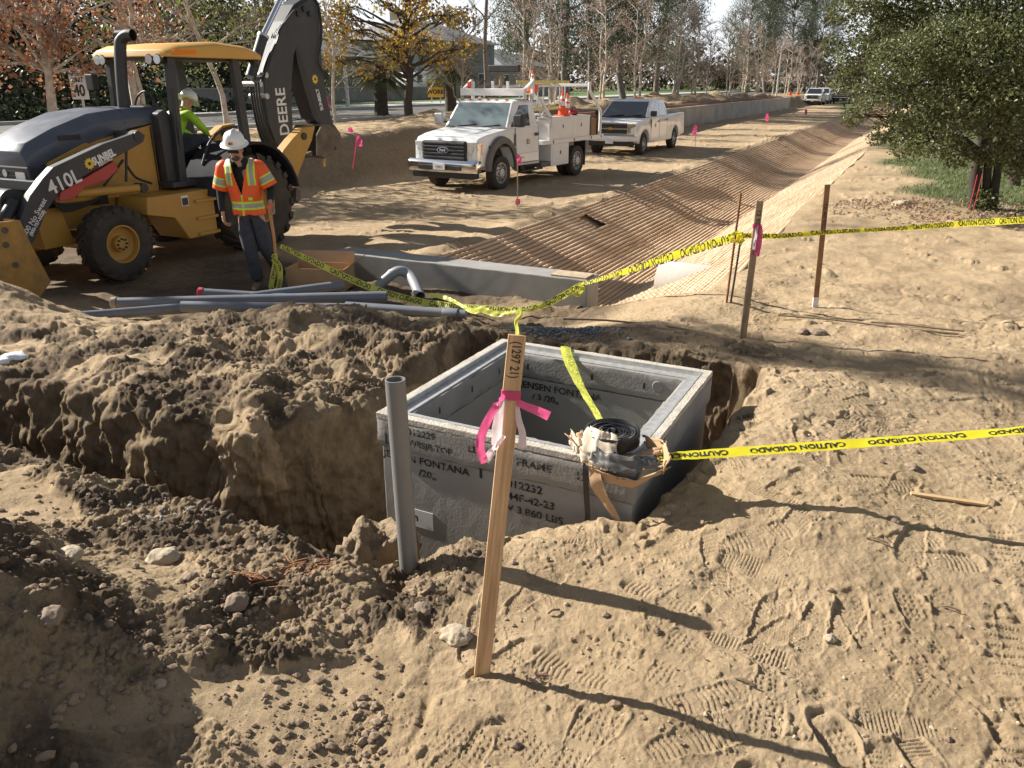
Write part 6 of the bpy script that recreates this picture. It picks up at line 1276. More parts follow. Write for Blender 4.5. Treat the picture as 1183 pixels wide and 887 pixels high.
def person(label, loc, rz, J, top, bot, arms_bare=True, vest=None, look=(0, -1, 0)):
    """J: joint name -> position, figure faces -y in its own frame"""
    P_ = thing('person', label, 'person', loc, rz); V = {k: Vector(q) for k, q in J.items()}
    hd = V['head']; nk = V['neck']; up_ = (V['crown'] - hd).normalized(); fw = Vector(look); fw = (fw - up_ * fw.dot(up_)).normalized(); sd_ = fw.cross(up_)
    j = []; b = []; ix = {}
    def add(n_, p, r, r2=None, to=None):
        j.append((*p, r, r2 or r)); ix[n_] = len(j) - 1
        if to is not None: b.append((ix[to], ix[n_]))
    add('hip', V['hip'], .115, .09); add('waist', V['hip'].lerp(V['chest'], .45), .11, .088, 'hip'); add('chest', V['chest'], .130, .095, 'waist'); add('neckb', nk, .062, .062, 'chest'); add('head0', hd - up_ * .05, .068, .075, 'neckb'); add('head1', hd + up_ * .03, .078, .092, 'head0'); add('head2', hd + up_ * .10, .062, .075, 'head1')
    for s_ in 'LR':
        add('sh' + s_, V['sh' + s_], .062, None, 'chest'); add('ua' + s_, V['sh' + s_].lerp(V['el' + s_], .5), .050, None, 'sh' + s_); add('el' + s_, V['el' + s_], .040, None, 'ua' + s_); add('fa' + s_, V['el' + s_].lerp(V['wr' + s_], .45), .036, None, 'el' + s_); add('wr' + s_, V['wr' + s_], .025, .025, 'fa' + s_); add('pa' + s_, V['ha' + s_], .030, .018, 'wr' + s_)
        add('th' + s_, V['hp' + s_], .088, None, 'hip'); add('tm' + s_, V['hp' + s_].lerp(V['kn' + s_], .5), .075, None, 'th' + s_); add('kn' + s_, V['kn' + s_], .056, None, 'tm' + s_); add('cf' + s_, V['kn' + s_].lerp(V['an' + s_], .35), .054, None, 'kn' + s_); add('an' + s_, V['an' + s_], .036, None, 'cf' + s_); add('ft' + s_, V['an' + s_] + (V['to' + s_] - V['an' + s_]) * .55, .038, None, 'an' + s_); add('to' + s_, V['to' + s_], .030, None, 'ft' + s_)
        # fingers, each its own short chain from the palm
        hdv = (V['ha' + s_] - V['wr' + s_]).normalized(); cu = V['cu' + s_]; acr = hdv.cross(cu).normalized()
        for k, (off, ln) in enumerate(((-.028, .055), (-.010, .066), (.009, .062), (.026, .048))):
            p0 = V['ha' + s_] + acr * off * .8; p1 = V['ha' + s_] + acr * off + hdv * ln * .7 + cu * .014; p2 = p1 + hdv * ln * .30 + cu * .034; p3 = p2 + cu * .026 - hdv * .008
            add('f0%d%s' % (k, s_), p0 + hdv * .02, .010, None, 'pa' + s_); add('f1%d%s' % (k, s_), p1, .0085, None, 'f0%d%s' % (k, s_)); add('f2%d%s' % (k, s_), p2, .008, None, 'f1%d%s' % (k, s_)); add('f3%d%s' % (k, s_), p3, .007, None, 'f2%d%s' % (k, s_))
        tp = V['wr' + s_].lerp(V['ha' + s_], .45) + acr * -.022; add('t0' + s_, tp, .012, None, 'wr' + s_); add('t1' + s_, tp + acr * -.022 + hdv * .030 + cu * .012, .010, None, 't0' + s_); add('t2' + s_, tp + acr * -.016 + hdv * .056 + cu * .03, .008, None, 't1' + s_)
    body = skinned('body', j, b, SKIN, P_)
    # clothing follows the same bones
    def cl(name, pts, bones, m): return skinned(name, pts, bones, m, P_)
    W = V['hip'].lerp(V['chest'], .45); g = .016
    pts = [(*(V['hip'] + (V['hip'] - W) * .25), .150, .125), (*W, .148, .122), (*V['chest'], .170, .132), (*nk.lerp(V['chest'], .22), .092, .090), (*nk.lerp(hd, .25), .074, .072)]; bn = [(0, 1), (1, 2), (2, 3), (3, 4)]
    for s_ in 'LR':
        o_ = len(pts); pts += [(*V['sh' + s_], .078), (*V['sh' + s_].lerp(V['el' + s_], .5), .066), (*V['el' + s_], .056), (*V['el' + s_].lerp(V['wr' + s_], .5), .050), (*V['el' + s_].lerp(V['wr' + s_], .93), .038)]; bn += [(2, o_), (o_, o_ + 1), (o_ + 1, o_ + 2), (o_ + 2, o_ + 3), (o_ + 3, o_ + 4)]
    cl('shirt', pts, bn, top)
    pts = [(*(V['hip'] + Vector((0, 0, .05))), .140, .120), (*V['hip'], .155, .130)]; bn = [(0, 1)]
    for s_ in 'LR':
        o_ = len(pts); pts += [(*V['hp' + s_], .120), (*V['hp' + s_].lerp(V['kn' + s_], .5), .108), (*V['kn' + s_], .090), (*V['kn' + s_].lerp(V['an' + s_], .45), .086), (*V['kn' + s_].lerp(V['an' + s_], .97), .080)]; bn += [(1, o_), (o_, o_ + 1), (o_ + 1, o_ + 2), (o_ + 2, o_ + 3), (o_ + 3, o_ + 4)]
    cl('trousers', pts, bn, bot)
    for s_ in 'LR':
        a_, t_ = V['an' + s_], V['to' + s_]; d_ = (t_ - a_); d_.z = 0; d_.normalize()
        cl('boot', [(*(a_ + Vector((0, 0, .08))), .055), (*(a_ - d_ * .02), .058, .05), (*(a_.lerp(t_, .5)), .052, .045), (*t_, .050, .036)], [(0, 1), (1, 2), (2, 3)], BOOT)
    # head: helmet, glasses, beard, nose, ears
    M_ = Matrix(((sd_.x, fw.x, up_.x, 0), (sd_.y, fw.y, up_.y, 0), (sd_.z, fw.z, up_.z, 0), (0, 0, 0, 1))); Mh = Matrix.Translation(hd) @ M_
    Mt = Mh @ Matrix.Translation((0, .004, .022)) 
    def hb(mb, name, m, **k): mb.v = [tuple(Mh @ Vector(q)) for q in mb.v]; return mb.build(name, m, P_, **k)
    Mh, Mk = Mt, Mh
    hl = hb(MB().lathe([(.001, .205), (.05, .198), (.09, .175), (.113, .135), (.121, .085), (.124, .060), (.155, .052), (.160, .046), (.154, .042), (.118, .050)], (0, 0, 0), 'Z', 32, 1, 1.12), 'hard_hat', HELM, smooth=50)
    mb = MB(); mb.tube(smooth_path([(0, -.125, .12), (0, -.08, .19), (0, 0, .212), (0, .08, .19), (0, .125, .12)], 4), .010, 6); mb.v = [tuple(Mh @ Vector(q)) for q in mb.v]; mb.build('ridge', HELM, hl, smooth=60)
    mb = MB()
    for k, (x0, m__) in enumerate(((-.022, ORG), (.004, mat('logo_green', (.05, .16, .12), .5)))):
        q = MB().box(x0, x0 + .02, .128, .142, .085, .115); q.v = [tuple(Mh @ Vector(a_)) for a_ in q.v]; q.build('helmet_logo', m__, hl)
    Mh = Mk
    q = MB().box(-.066, .066, .082, .104, -.008, .026); q.v = [tuple(Mh @ Vector(a_)) for a_ in q.v]; q.build('sunglasses', BLACK, P_, bevel=.008)
    hb(MB().ball((0, .088, -.018), .018, .8, 1.1, 1.3, 8), 'nose', SKIN, smooth=60)
    hb(MB().ball((0, .052, -.082), .050, 1.08, .80, .70, 10), 'beard', HAIR, smooth=60); hb(MB().box(-.022, .022, .088, .100, -.058, -.050), 'mouth', mat('lips', (.25, .09, .07), .5), bevel=.003)
    for s_ in (-1, 1): hb(MB().ball((s_ * .080, -.005, .0), .022, .4, .8, 1.3, 8), 'ear', SKIN, smooth=60)
    return P_, V
WL = Vector((-3.22, 9.70, -.685)); k_ = 1.03
J = dict(hip=(.03, .0, 1.0), chest=(.0, -.01, 1.36), neck=(-.02, -.03, 1.53), head=(-.03, -.07, 1.655), crown=(-.025, -.115, 1.80),
         shL=(-.205, .0, 1.455), elL=(-.285, .045, 1.17), wrL=(-.275, -.03, .925), haL=(-.262, -.06, .85), cuL=(.6, .3, 0),
         shR=(.185, .0, 1.455), elR=(.305, .02, 1.20), wrR=(.325, -.19, 1.075), haR=(.345, -.245, 1.045), cuR=(0, -.2, -.9),
         hpL=(-.055, 0, .93), knL=(.01, -.10, .52), anL=(.055, -.06, .10), toL=(.02, -.22, .045),
         hpR=(.125, 0, .93), knR=(.17, -.02, .52), anR=(.27, .22, .16), toR=(.27, .12, .045))
J = {k: (Vector(v_) * k_ if not k.startswith('cu') else Vector(v_).normalized()) for k, v_ in J.items()}
wk, WV = person('worker in white hard hat and orange safety vest walking with a shovel, looking down', WL, R(4), J, SHIRT, JEAN, look=(-.05, -1, -.25))
# vest: a shell round the chest with reflective bands
def vest():
    mb = MB(); n_ = 180; zs = np.concatenate([np.linspace(.925, 1.40, 60), np.linspace(1.405, 1.545, 24)]) * k_; rings = []
    for z in zs:
        t = z / k_; cx = np.interp(t, [.96, 1.36, 1.53], [.028, .0, -.01]) * k_; cy = np.interp(t, [.96, 1.36, 1.55], [.0, -.012, .0]) * k_
        rx = np.interp(t, [.96, 1.05, 1.25, 1.40, 1.47, 1.52, 1.55], [.178, .170, .190, .215, .205, .165, .13]) * k_; ry = np.interp(t, [.96, 1.05, 1.25, 1.40, 1.47, 1.52, 1.55], [.150, .140, .152, .158, .135, .10, .08]) * k_
        rings.append([(cx + rx * math.cos(2 * math.pi * j / n_) * (1 + .012 * math.sin(j * .44 + t * 9)), cy + ry * math.sin(2 * math.pi * j / n_) * (1 + .02 * math.sin(j * .36 + t * 13)), z + .008 * math.sin(j * .28) * (t < 1.0)) for j in range(n_)])
    V_ = [p for r_ in rings for p in r_]; F_ = []; mi = []
    for i in range(len(zs) - 1):
        for j_ in range(n_):
            q = [i * n_ + j_, i * n_ + (j_ + 1) % n_, (i + 1) * n_ + (j_ + 1) % n_, (i + 1) * n_ + j_]; c = sum((Vector(V_[a_]) for a_ in q), Vector()) / 4; t = c.z / k_; x = c.x + .0; front = c.y < 0
            if front and t > 1.16 and abs(x + .0) < (t - 1.15) * .27: continue
            if abs(x) < .085 and t > 1.50: continue
            m_ = 0; ax = abs(x)
            if 1.005 < t < 1.055: m_ = 2
            elif .985 < t < 1.075: m_ = 1
            if t > 1.26 and .105 < ax < .150: m_ = 2
            elif t > 1.26 and .088 < ax < .167: m_ = 1
            if front and ax < .008 and t < 1.16: m_ = 1
            F_.append(tuple(q)); mi.append(m_)
    mb.v = V_; mb.f = F_; mb.mi = mi
    o = mb.build('safety_vest', [VORG, VLIM, VSIL], wk, smooth=60, fixn=False); s_ = o.modifiers.new('s', 'SOLIDIFY'); s_.thickness = .008; s_.offset = 1
    for sd_ in 'LR':
        a_, b_ = WV['sh' + sd_], WV['el' + sd_]; mb = MB(); rings = []; ks = np.linspace(-.30, .86, 22); dn = (b_ - a_).normalized(); e1 = dn.orthogonal().normalized(); e2 = dn.cross(e1)
        for t in ks:
            r_ = np.interp(t, [-.3, -.2, -.08, .05, .4, .86], [.02, .055, .082, .090, .090, .100]) * k_; rings.append([tuple(a_ + (b_ - a_) * t + (e1 * math.cos(2 * math.pi * j / 24) + e2 * math.sin(2 * math.pi * j / 24)) * r_ * (1 + .03 * math.sin(j * 1.7 + t * 8))) for j in range(24)])
        mb.loft(rings, caps=False); mi = []
        for i in range(21):
            t = (ks[i] + ks[i + 1]) / 2; m_ = 2 if .44 < t < .62 else (1 if .36 < t < .70 else 0); mi += [m_] * 24
        mb.mi = mi; o2 = mb.build('sleeve', [VORG, VLIM, VSIL], o, smooth=60, fixn=False); s_ = o2.modifiers.new('s', 'SOLIDIFY'); s_.thickness = .006
    q = MB().box(.075, .125, -.168, -.160, 1.13, 1.165); q.build('chest_badge', VLIM, o)
vest()

# shovel he holds
sh = thing('shovel', 'long wooden shovel handle held upright in the left hand of the worker', 'shovel', WL + Vector((.37, -.27, 0)))
MB().tube([(.0, 0, .16), (.005, 0, .70), (-.012, .0, 1.06)], [.019, .019, .021], 12).build('handle', mat('shovel_wood', (.45, .22, .08), .5, var=.15), sh, smooth=50)
MB().tube([(-.012, 0, 1.05), (-.014, 0, 1.09)], [.028, .026], 12).build('grip', ORG, sh, smooth=50)
MB().loft([[(-.02, -.005, .30), (.02, -.005, .30), (.02, .012, .30), (-.02, .012, .30)], [(-.09, -.01, .22), (.09, -.01, .22), (.09, .0, .22), (-.09, .0, .22)], [(-.10, -.015, .10), (.10, -.015, .10), (.10, -.008, .10), (-.10, -.008, .10)], [(-.02, -.01, -.04), (.02, -.01, -.04), (.02, -.005, -.04), (-.02, -.005, -.04)]]).build('blade', DARKST, sh, smooth=30)
hx = WL + Vector((.37, -.29, .46))
ribbon('caution_tape', [hx + Vector(q) for q in ((.03, .0, .03), (-.03, -.02, .02), (.0, -.02, -.02), (.045, -.01, -.10), (.035, -.02, -.26), (-.01, -.03, -.38), (-.075, -.03, -.36), (-.06, -.02, -.26), (.005, .0, -.02))], .065, TAPEG, sides=[(0, 0, 1), (.9, 0, .3), (1, 0, 0), (.7, 0, .7)], seed=51, crumple=.006, text='CAUTION', tsize=.045)
for o in col.objects:
    if o.name.startswith('caution_tape') and 'label' not in o and o.parent is None: tag(o, 'loop of caution tape dangling from the shovel handle beside the worker', 'caution tape')
# operator in the machine
OP = uv(8.0, -10.1, -.69)
J2 = dict(hip=(0, .05, .12), chest=(.03, -.16, .46), neck=(.03, -.27, .58), head=(.03, -.36, .67), crown=(.03, -.44, .80),
          shL=(-.19, -.18, .54), elL=(-.26, -.36, .32), wrL=(-.14, -.54, .22), haL=(-.12, -.61, .20), cuL=(0, 0, -1),
          shR=(.23, -.18, .54), elR=(.30, -.34, .30), wrR=(.18, -.53, .22), haR=(.15, -.60, .20), cuR=(0, 0, -1),
          hpL=(-.10, -.02, .10), knL=(-.16, -.44, .20), anL=(-.15, -.50, -.24), toL=(-.15, -.64, -.30), hpR=(.10, -.02, .10), knR=(.17, -.44, .20), anR=(.17, -.50, -.24), toR=(.17, -.64, -.30))
J2 = {k: (Vector(v_) if not k.startswith('cu') else Vector(v_).normalized()) for k, v_ in J2.items()}
ol = OP + Matrix.Rotation(ROT, 3, 'Z') @ Vector((.66, -.10, 1.47))
LIMEJ = mat('lime_jacket', (0.36, 0.66, 0.03), 0.65, var=0.12, vscale=9, bump=.4, bscale=14)
person('machine operator in white hard hat and lime jacket leaning over the backhoe controls', ol, ROT + R(90), J2, LIMEJ, JEAN, look=(0, -1, -.7))
# ================================================================ street, lawn, houses
ASPH = mat('asphalt', (0.085, 0.085, 0.085), 0.85, var=0.25, vscale=1.5, bump=0.2)
SIDEW = mat('sidewalk_concrete', (0.42, 0.40, 0.37), 0.85, var=0.1, vscale=1)
LAWN = mat('lawn_green', (0.075, 0.13, 0.03), 0.9, var=0.35, vscale=1.2, bump=.5, bscale=12)
def strip(name, u0, u1, v0, v1, z, m, th=0.0):
    mb = MB()
    if th: mb.box(u0, u1, -v1, -v0, z - th, z)
    else: mb.add([(u0, -v1, z), (u1, -v1, z), (u1, -v0, z), (u0, -v0, z)], [(0, 1, 2, 3)])
    o = mb.build(name, m, fixn=bool(th), rot=(0, 0, ROT)); return tag(o, kind='structure')
strip('street', -30, 260, -28.0, -20.5, .405, ASPH); strip('kerb', -30, 260, -20.5, -20.3, .46, SIDEW, .25); strip('far_kerb', -30, 260, -28.2, -28.0, .52, SIDEW, .3)
strip('sidewalk', 22, 260, -31.6, -28.2, .515, SIDEW); strip('lawn', 22, 260, -52, -31.6, .51, LAWN)
strip('street_line', -30, 260, -24.35, -24.2, .411, mat('road_yellow', (.55, .38, .05), .7))
def X_(px, y, z=.4): return (px - 591.5) / 911 * (y * .9342 + (CAMZ - z) * .3567)
def Pz(px, y, z=.4): return Vector((X_(px, y, z), y, z))
STUC = mat('beige_stucco', (0.34, 0.29, 0.235), 0.9, var=0.08, vscale=.6, bump=.2, bscale=20); ROOFM = mat('grey_roof', (0.20, 0.20, 0.21), 0.85, var=0.15, vscale=4, bump=.3, bscale=15); WING = mat('window_glass', (.05, .06, .07), .1, spec=.9)
def house(loc, L, D, H, RH, label, col_=STUC, awn=None):
    t = thing('house', label, 'house', loc, ROT); MB().box(0, L, 0, D, -.3, H).build('wall', col_, t)
    e = .7; MB().loft([[(-e, -e, H), (L + e, -e, H), (L + e, D + e, H), (-e, D + e, H)], [(D / 2, D / 2 - .1, H + RH), (L - D / 2, D / 2 - .1, H + RH), (L - D / 2, D / 2 + .1, H + RH), (D / 2, D / 2 + .1, H + RH)]]).build('roof', ROOFM, t)
    n_ = int(L / 3.2)
    for k in range(n_):
        x0 = .9 + k * (L - 1) / n_
        if k % 3 == 1: f_ = MB().box(x0, x0 + 1.0, -.03, -.001, 0, 2.1).build('door', mat('door_grey', (.3, .32, .36), .6), t); MB().ball((x0 + .85, -.05, 1.0), .035, n=6).build('handle', SILV, f_)
        else: f_ = MB().box(x0, x0 + 1.4, -.04, -.001, .9, 2.2).build('window', mat('window_frame_white', (.65, .65, .63), .5), t); MB().box(x0 + .08, x0 + 1.32, -.055, -.041, .98, 2.12).build('pane', WING, f_)
    MB().box(L * .3, L * .3 + .5, D * .45, D * .6, H + .2, H + RH + .7).build('chimney', STUC, t)
    if awn: MB().prism([(awn, 2.4), (awn, 2.9), (awn + 3, 2.9), (awn + 3, 2.4)], -1.2, -.06).build('awning', mat('blue_awning', (.03, .10, .32), .6), t)
    return t
house(uv(42, -40.5, .5), 16, 9, 3.1, 1.9, 'beige single-storey house behind the lawn with a blue awning', awn=1.5)
house(uv(66, -43, .5), 15, 10, 5.0, 2.2, 'taller grey-roofed house behind the orange-leaved tree', mat('grey_stucco', (.22, .23, .25), .9))
house(uv(88, -46, .5), 13, 9, 3.2, 2, 'far house glimpsed between the trees at the far street', mat('tan_stucco', (.36, .30, .24), .9))
gw = thing('garden_wall', 'long low grey block wall at the back of the lawn', 'garden wall', uv(30, -38, .45), ROT); MB().box(0, 60, -.1, .1, -.2, .95).build('wall_body', mat('block_wall', (.27, .26, .25), .9, var=.15, vscale=2, bump=.2), gw); MB().box(-.02, 60.02, -.14, .14, .951, 1.02).build('coping', SIDEW, gw)
# parked van beyond the street
vn = thing('parked_van', 'white van parked in front of the grey-roofed house', 'van', uv(62, -40.5, .5), ROT)
MB().prism([(-2.6, .35), (-2.6, 1.1), (-2.2, 1.3), (-1.6, 2.1), (2.6, 2.2), (2.65, .35)], -.95, .95).build('body', WHITEP, vn, bevel=.06, smooth=40)
for s_ in (-1, 1):
    MB().box(-1.5, -.7, s_ * .955 - .005, s_ * .955 + .005, 1.3, 1.9).build('side_window', WIND2, vn); wheel(vn, -1.7, s_ * .85, .35, .35, .2, .2, SILV, s_, 'truck'); wheel(vn, 1.7, s_ * .85, .35, .35, .2, .2, SILV, s_, 'truck')
# ================================================================ signs and poles
sp = Pz(103, 22.3, .42); sg = thing('speed_sign', 'white SPEED LIMIT 40 road sign on a grey post behind the backhoe', 'road sign', sp, R(-22))
MB().box(-.025, .025, -.02, .02, 0, 1.72).build('post', GALV, sg); b_ = MB().box(-.305, .305, -.045, -.035, .98, 1.74).build('sign_plate', mat('sign_white', (.70, .70, .68), .5), sg, bevel=.004)
sg.location.z = CAMZ - .95 + (95 - 112) * 0; fr = lambda z: frame((0, -.0465, z), (1, 0, 0), (0, 0, 1))
sg.location.z = .36
mb = MB(); letter(mb, 'SPEED', .175, fr(1.62), .004); letter(mb, 'LIMIT', .175, fr(1.46), .004); letter(mb, '40', .40, fr(1.19), .010); mb.build('sign_text', BLACK, b_, fixn=False)
os_ = thing('warning_sign', 'orange and black road work sign standing at the lawn edge across the street', 'road sign', Pz(504, 56, .5), R(-12))
for x in (-.3, .3): MB().box(x - .03, x + .03, -.03, .03, 0, .6).build('post', GALV, os_)
b_ = MB().box(-.55, .55, -.06, -.03, .35, 1.45).build('sign_plate', mat('sign_orange', (.62, .33, .03), .5), os_); 
mb = MB(); fr = lambda z: frame((0, -.0615, z), (1, 0, 0), (0, 0, 1)); letter(mb, 'ROAD', .38, fr(1.12), .014); letter(mb, 'WORK', .38, fr(.68), .014); mb.build('sign_text', BLACK, b_, fixn=False)
MB().box(-.60, .60, -.029, -.02, .30, 1.50).build('sign_border', BLK, b_)
def lamp(px, y, H, label, arm=1.8):
    t = thing('street_lamp', label, 'street lamp', Pz(px, y, .5)); MB().tube([(0, 0, -.3), (0, 0, H * .5), (0, 0, H)], [.11, .09, .06], 10).build('pole', SILV, t, smooth=50); MB().tube(smooth_path([(0, 0, H - .2), (arm * .4, 0, H + .25), (arm, 0, H + .3)], 4), .04, 8).build('arm', SILV, t); MB().box(arm - .1, arm + .5, -.12, .12, H + .24, H + .34).build('lamp_head', SILV, t, bevel=.03); return t
lamp(402, 47, 10, 'tall grey street lamp pole left of the orange-leaved tree'); lamp(897, 96, 5.2, 'distant street lamp above the far end of the retaining wall', .9)
for px, y, lb in ((912, 101, 'orange barrel at the far end of the retaining wall, left one'), (921, 104, 'orange barrel at the far end of the wall, right one')):
    t = thing('traffic_barrel', lb, 'traffic barrel', Pz(px, y, -.2)); MB().lathe([(.30, 0), (.30, .1), (.26, .12), (.24, 1.0), (.001, 1.0)], n=16).build('barrel_body', ORG, t, smooth=40); MB().lathe([(.262, .4), (.262, .55)], n=16).build('white_band', WLET, t); t.scale = (.9, .9, .9)
# ================================================================ trees
BARKP = mat('pale_bark', (0.46, 0.40, 0.33), 0.9, var=0.35, vscale=6, bump=.4, bscale=25); BARKD = mat('dark_bark', (0.075, 0.058, 0.045), 0.95, var=0.3, vscale=8, bump=.6, bscale=25); BARKG = mat('grey_bark', (0.19, 0.16, 0.135), 0.9, var=0.3, vscale=8, bump=.4); TWIG = mat('pale_twigs', (0.36, 0.30, 0.255), 0.9, var=0.2)
L_RUST = leafmat('rust_leaves', [(.30, .125, .06), (.42, .20, .10), (.24, .11, .065), (.48, .27, .16)]); L_ORANGE = leafmat('orange_leaves', [(.46, .20, .05), (.62, .42, .04), (.38, .17, .06), (.66, .50, .06), (.24, .21, .05)]); L_YG = leafmat('yellow_green_leaves', [(.16, .18, .05), (.24, .25, .07), (.10, .12, .04), (.32, .28, .10)])
L_BROWN = leafmat('dry_brown_leaves', [(.30, .21, .15), (.38, .29, .21), (.24, .17, .12), (.40, .24, .13)]); L_EUC = leafmat('grey_green_leaves', [(.09, .11, .06), (.13, .155, .085), (.065, .08, .05), (.18, .19, .115)]); L_DARK = leafmat('dark_green_leaves', [(.018, .03, .014), (.03, .048, .02), (.012, .02, .01), (.05, .065, .03)])
L_OAK = leafmat('oak_leaves', [(.075, .095, .03), (.12, .14, .045), (.18, .19, .075), (.05, .065, .022), (.24, .23, .11)], .45, .35); L_PALM = leafmat('palm_leaves', [(.10, .12, .06), (.16, .17, .09), (.07, .08, .04)])
def leaf_mesh(C, size, rs, aspect=.55, droop=0.0, par=None, m=None, name='leaves'):
    """C: leaf centres; each leaf a small folded blade of its own"""
    n = len(C); C = np.asarray(C); d_ = rs.randn(n, 3); d_[:, 2] -= droop * 2; d_ /= np.linalg.norm(d_, axis=1)[:, None]; e_ = rs.randn(n, 3); e_ -= (e_ * d_).sum(1)[:, None] * d_; e_ /= np.linalg.norm(e_, axis=1)[:, None]
    s_ = (size * (.6 + .8 * rs.rand(n)))[:, None]; a_ = C - d_ * s_ * .5; b_ = C + d_ * s_ * .5; w_ = e_ * s_ * aspect * .5; up_ = np.cross(d_, e_) * s_ * .12
    V_ = np.stack([a_, C + w_ + up_, b_, C - w_ + up_], axis=1).reshape(-1, 3); q = np.arange(n * 4).reshape(n, 4); return np_mesh(name, V_, q, m, par, smooth=False)
def limb(mb, a_, b_, r0, r1, rs, sag=.1, n=5, k=6):
    a_, b_ = Vector(a_), Vector(b_); L = (b_ - a_).length; pts = [a_]
    for i in range(1, n): t = i / n; pts.append(a_.lerp(b_, t) + Vector(rs.randn(3) * L * sag * .35) + Vector((0, 0, L * sag * math.sin(math.pi * t))))
    pts.append(b_); sp_ = smooth_path(pts, 2); mb.tube(sp_, [r0 + (r1 - r0) * i / (len(sp_) - 1) for i in range(len(sp_))], k); return sp_
def tree(name, label, cat, loc, H, r0, blobs, leafn, lsize, lm, bark, seed, fork=.35, aspect=.55, droop=0.0, twigs=4, shell=.5, lean=(0, 0), group=None, trunks=1, twr=.012, twlen=1.0, fill=1.0):
    """blobs: (x, y, z, rx, rz) foliage clumps reached by limbs from the trunk"""
    rs = np.random.RandomState(seed); t = thing(name, label, cat, loc, 0, group=group); mb = MB(); tops = []
    for k in range(trunks):
        off = Vector((rs.randn() * .15 * (trunks > 1), rs.randn() * .15 * (trunks > 1), 0)); tp = Vector((lean[0] + rs.randn() * .08 * H * (trunks > 1) + rs.randn() * .02 * H, lean[1] + rs.randn() * .04 * H, H * (.75 + .2 * rs.rand())))
        P_ = limb(mb, off - Vector((0, 0, .3)), tp, r0 * (1 if k == 0 else .7), r0 * .18, rs, .03, 6, 9); tops.append(P_)
    tw = MB(); C = []
    for (x, y, z, rx, rz) in blobs:
        P_ = tops[rs.randint(len(tops))]; zt = z - rz * .3 - rx * .9; j = min(range(len(P_)), key=lambda i: abs(P_[i].z - max(H * fork * .8, zt))); a_ = P_[j]
        limb(mb, a_, (x, y, z), max(.015, r0 * .34), max(.008, r0 * .07), rs, .08, 4, 6)
        for q in range(twigs):
            e_ = Vector(rs.randn(3)); e_.normalize(); e_.z = abs(e_.z) * .7 + .05; st_ = Vector((x, y, z)) - (Vector((x, y, z)) - a_) * rs.rand() * .5
            en = Vector((x, y, z)) + Vector((e_.x * rx, e_.y * rx, e_.z * rz)) * (.7 + .5 * rs.rand()) * twlen; limb(tw, st_, en, twr, twr * .35, rs, .08, 3, 4)
        n = int(leafn * rx * rx * fill); u_ = rs.randn(n, 3); u_ /= np.linalg.norm(u_, axis=1)[:, None]; r_ = (shell + (1 - shell) * rs.rand(n)) ** .6 * (1 + .25 * rs.randn(n) * .5)
        C.append(np.stack([x + u_[:, 0] * rx * r_, y + u_[:, 1] * rx * r_, z + u_[:, 2] * rz * r_], axis=1))
    mb.build('trunk', bark, t, smooth=50, fixn=False)
    if tw.v: tw.build('twigs', bark if bark is not BARKP else TWIG, t, fixn=False)
    if leafn > 0: leaf_mesh(np.concatenate(C), lsize, rs, aspect, droop, t, lm, 'crown')
    return t
def blobs(n, R_, z0, z1, rx, rz, seed, top=.6, cx=0, cy=0):
    rs = np.random.RandomState(seed); out = []
    for i in range(n):
        t = (i + rs.rand()) / n; a_ = rs.rand() * 6.283; rr = R_ * math.sqrt(rs.rand()) * (1 - top * abs(t - .35) ** 1.3 * 1.2); s_ = .65 + .7 * rs.rand(); out.append((cx + rr * math.cos(a_), cy + rr * math.sin(a_), z0 + (z1 - z0) * t, rx * s_, rz * s_))
    return out
# sycamores with rusty leaves at left
tree('sycamore_tree', 'rust-leaved sycamore with a pale trunk beside the speed sign', 'tree', Pz(73, 20.5, .36), 6.6, .13, blobs(38, 3.0, 1.5, 6.4, .8, .65, 1, .3), 150, .125, L_RUST, BARKP, 2, .32, .8, twigs=9, shell=.2, twr=.013)
tree('sycamore_tree', 'rust-leaved sycamore cut by the left edge of the photo', 'tree', Pz(-35, 21.5, .36), 6.8, .13, blobs(34, 2.7, 1.3, 6.4, .85, .7, 3, .3), 150, .125, L_RUST, BARKP, 4, .30, .8, twigs=9, shell=.2)
tree('sycamore_tree', 'sparse sycamore with tan double trunk seen through the cab front posts', 'tree', Pz(163, 25, .36), 7.2, .14, blobs(26, 2.6, 2.2, 7.0, .8, .7, 5, .3), 80, .12, L_RUST, BARKP, 6, .35, .8, twigs=10, shell=.2, trunks=2)
tree('birch_tree', 'slender pale leaning tree with yellow-green leaves seen through the cab', 'tree', Pz(262, 27, .36), 8, .10, blobs(30, 2.7, 2.0, 8.0, .8, .7, 7, .3), 75, .12, L_YG, BARKP, 8, .3, .7, lean=(-.9, 0), twigs=8, shell=.2)
tree('willow_tree', 'yellow-green tree behind the canopy roof', 'tree', Pz(205, 36, .4), 9.5, .2, blobs(44, 4.0, 2.0, 9.5, 1.1, 1.0, 9, .3), 70, .17, L_YG, BARKG, 10, .3, .5, twigs=6, shell=.2)
tree('willow_tree', 'yellow-green tree behind the boom of the backhoe', 'tree', Pz(318, 38, .4), 14.5, .24, blobs(64, 4.2, 1.6, 15, 1.2, 1.1, 11, .2), 60, .17, L_YG, BARKG, 12, .3, .5, twigs=6, shell=.2)
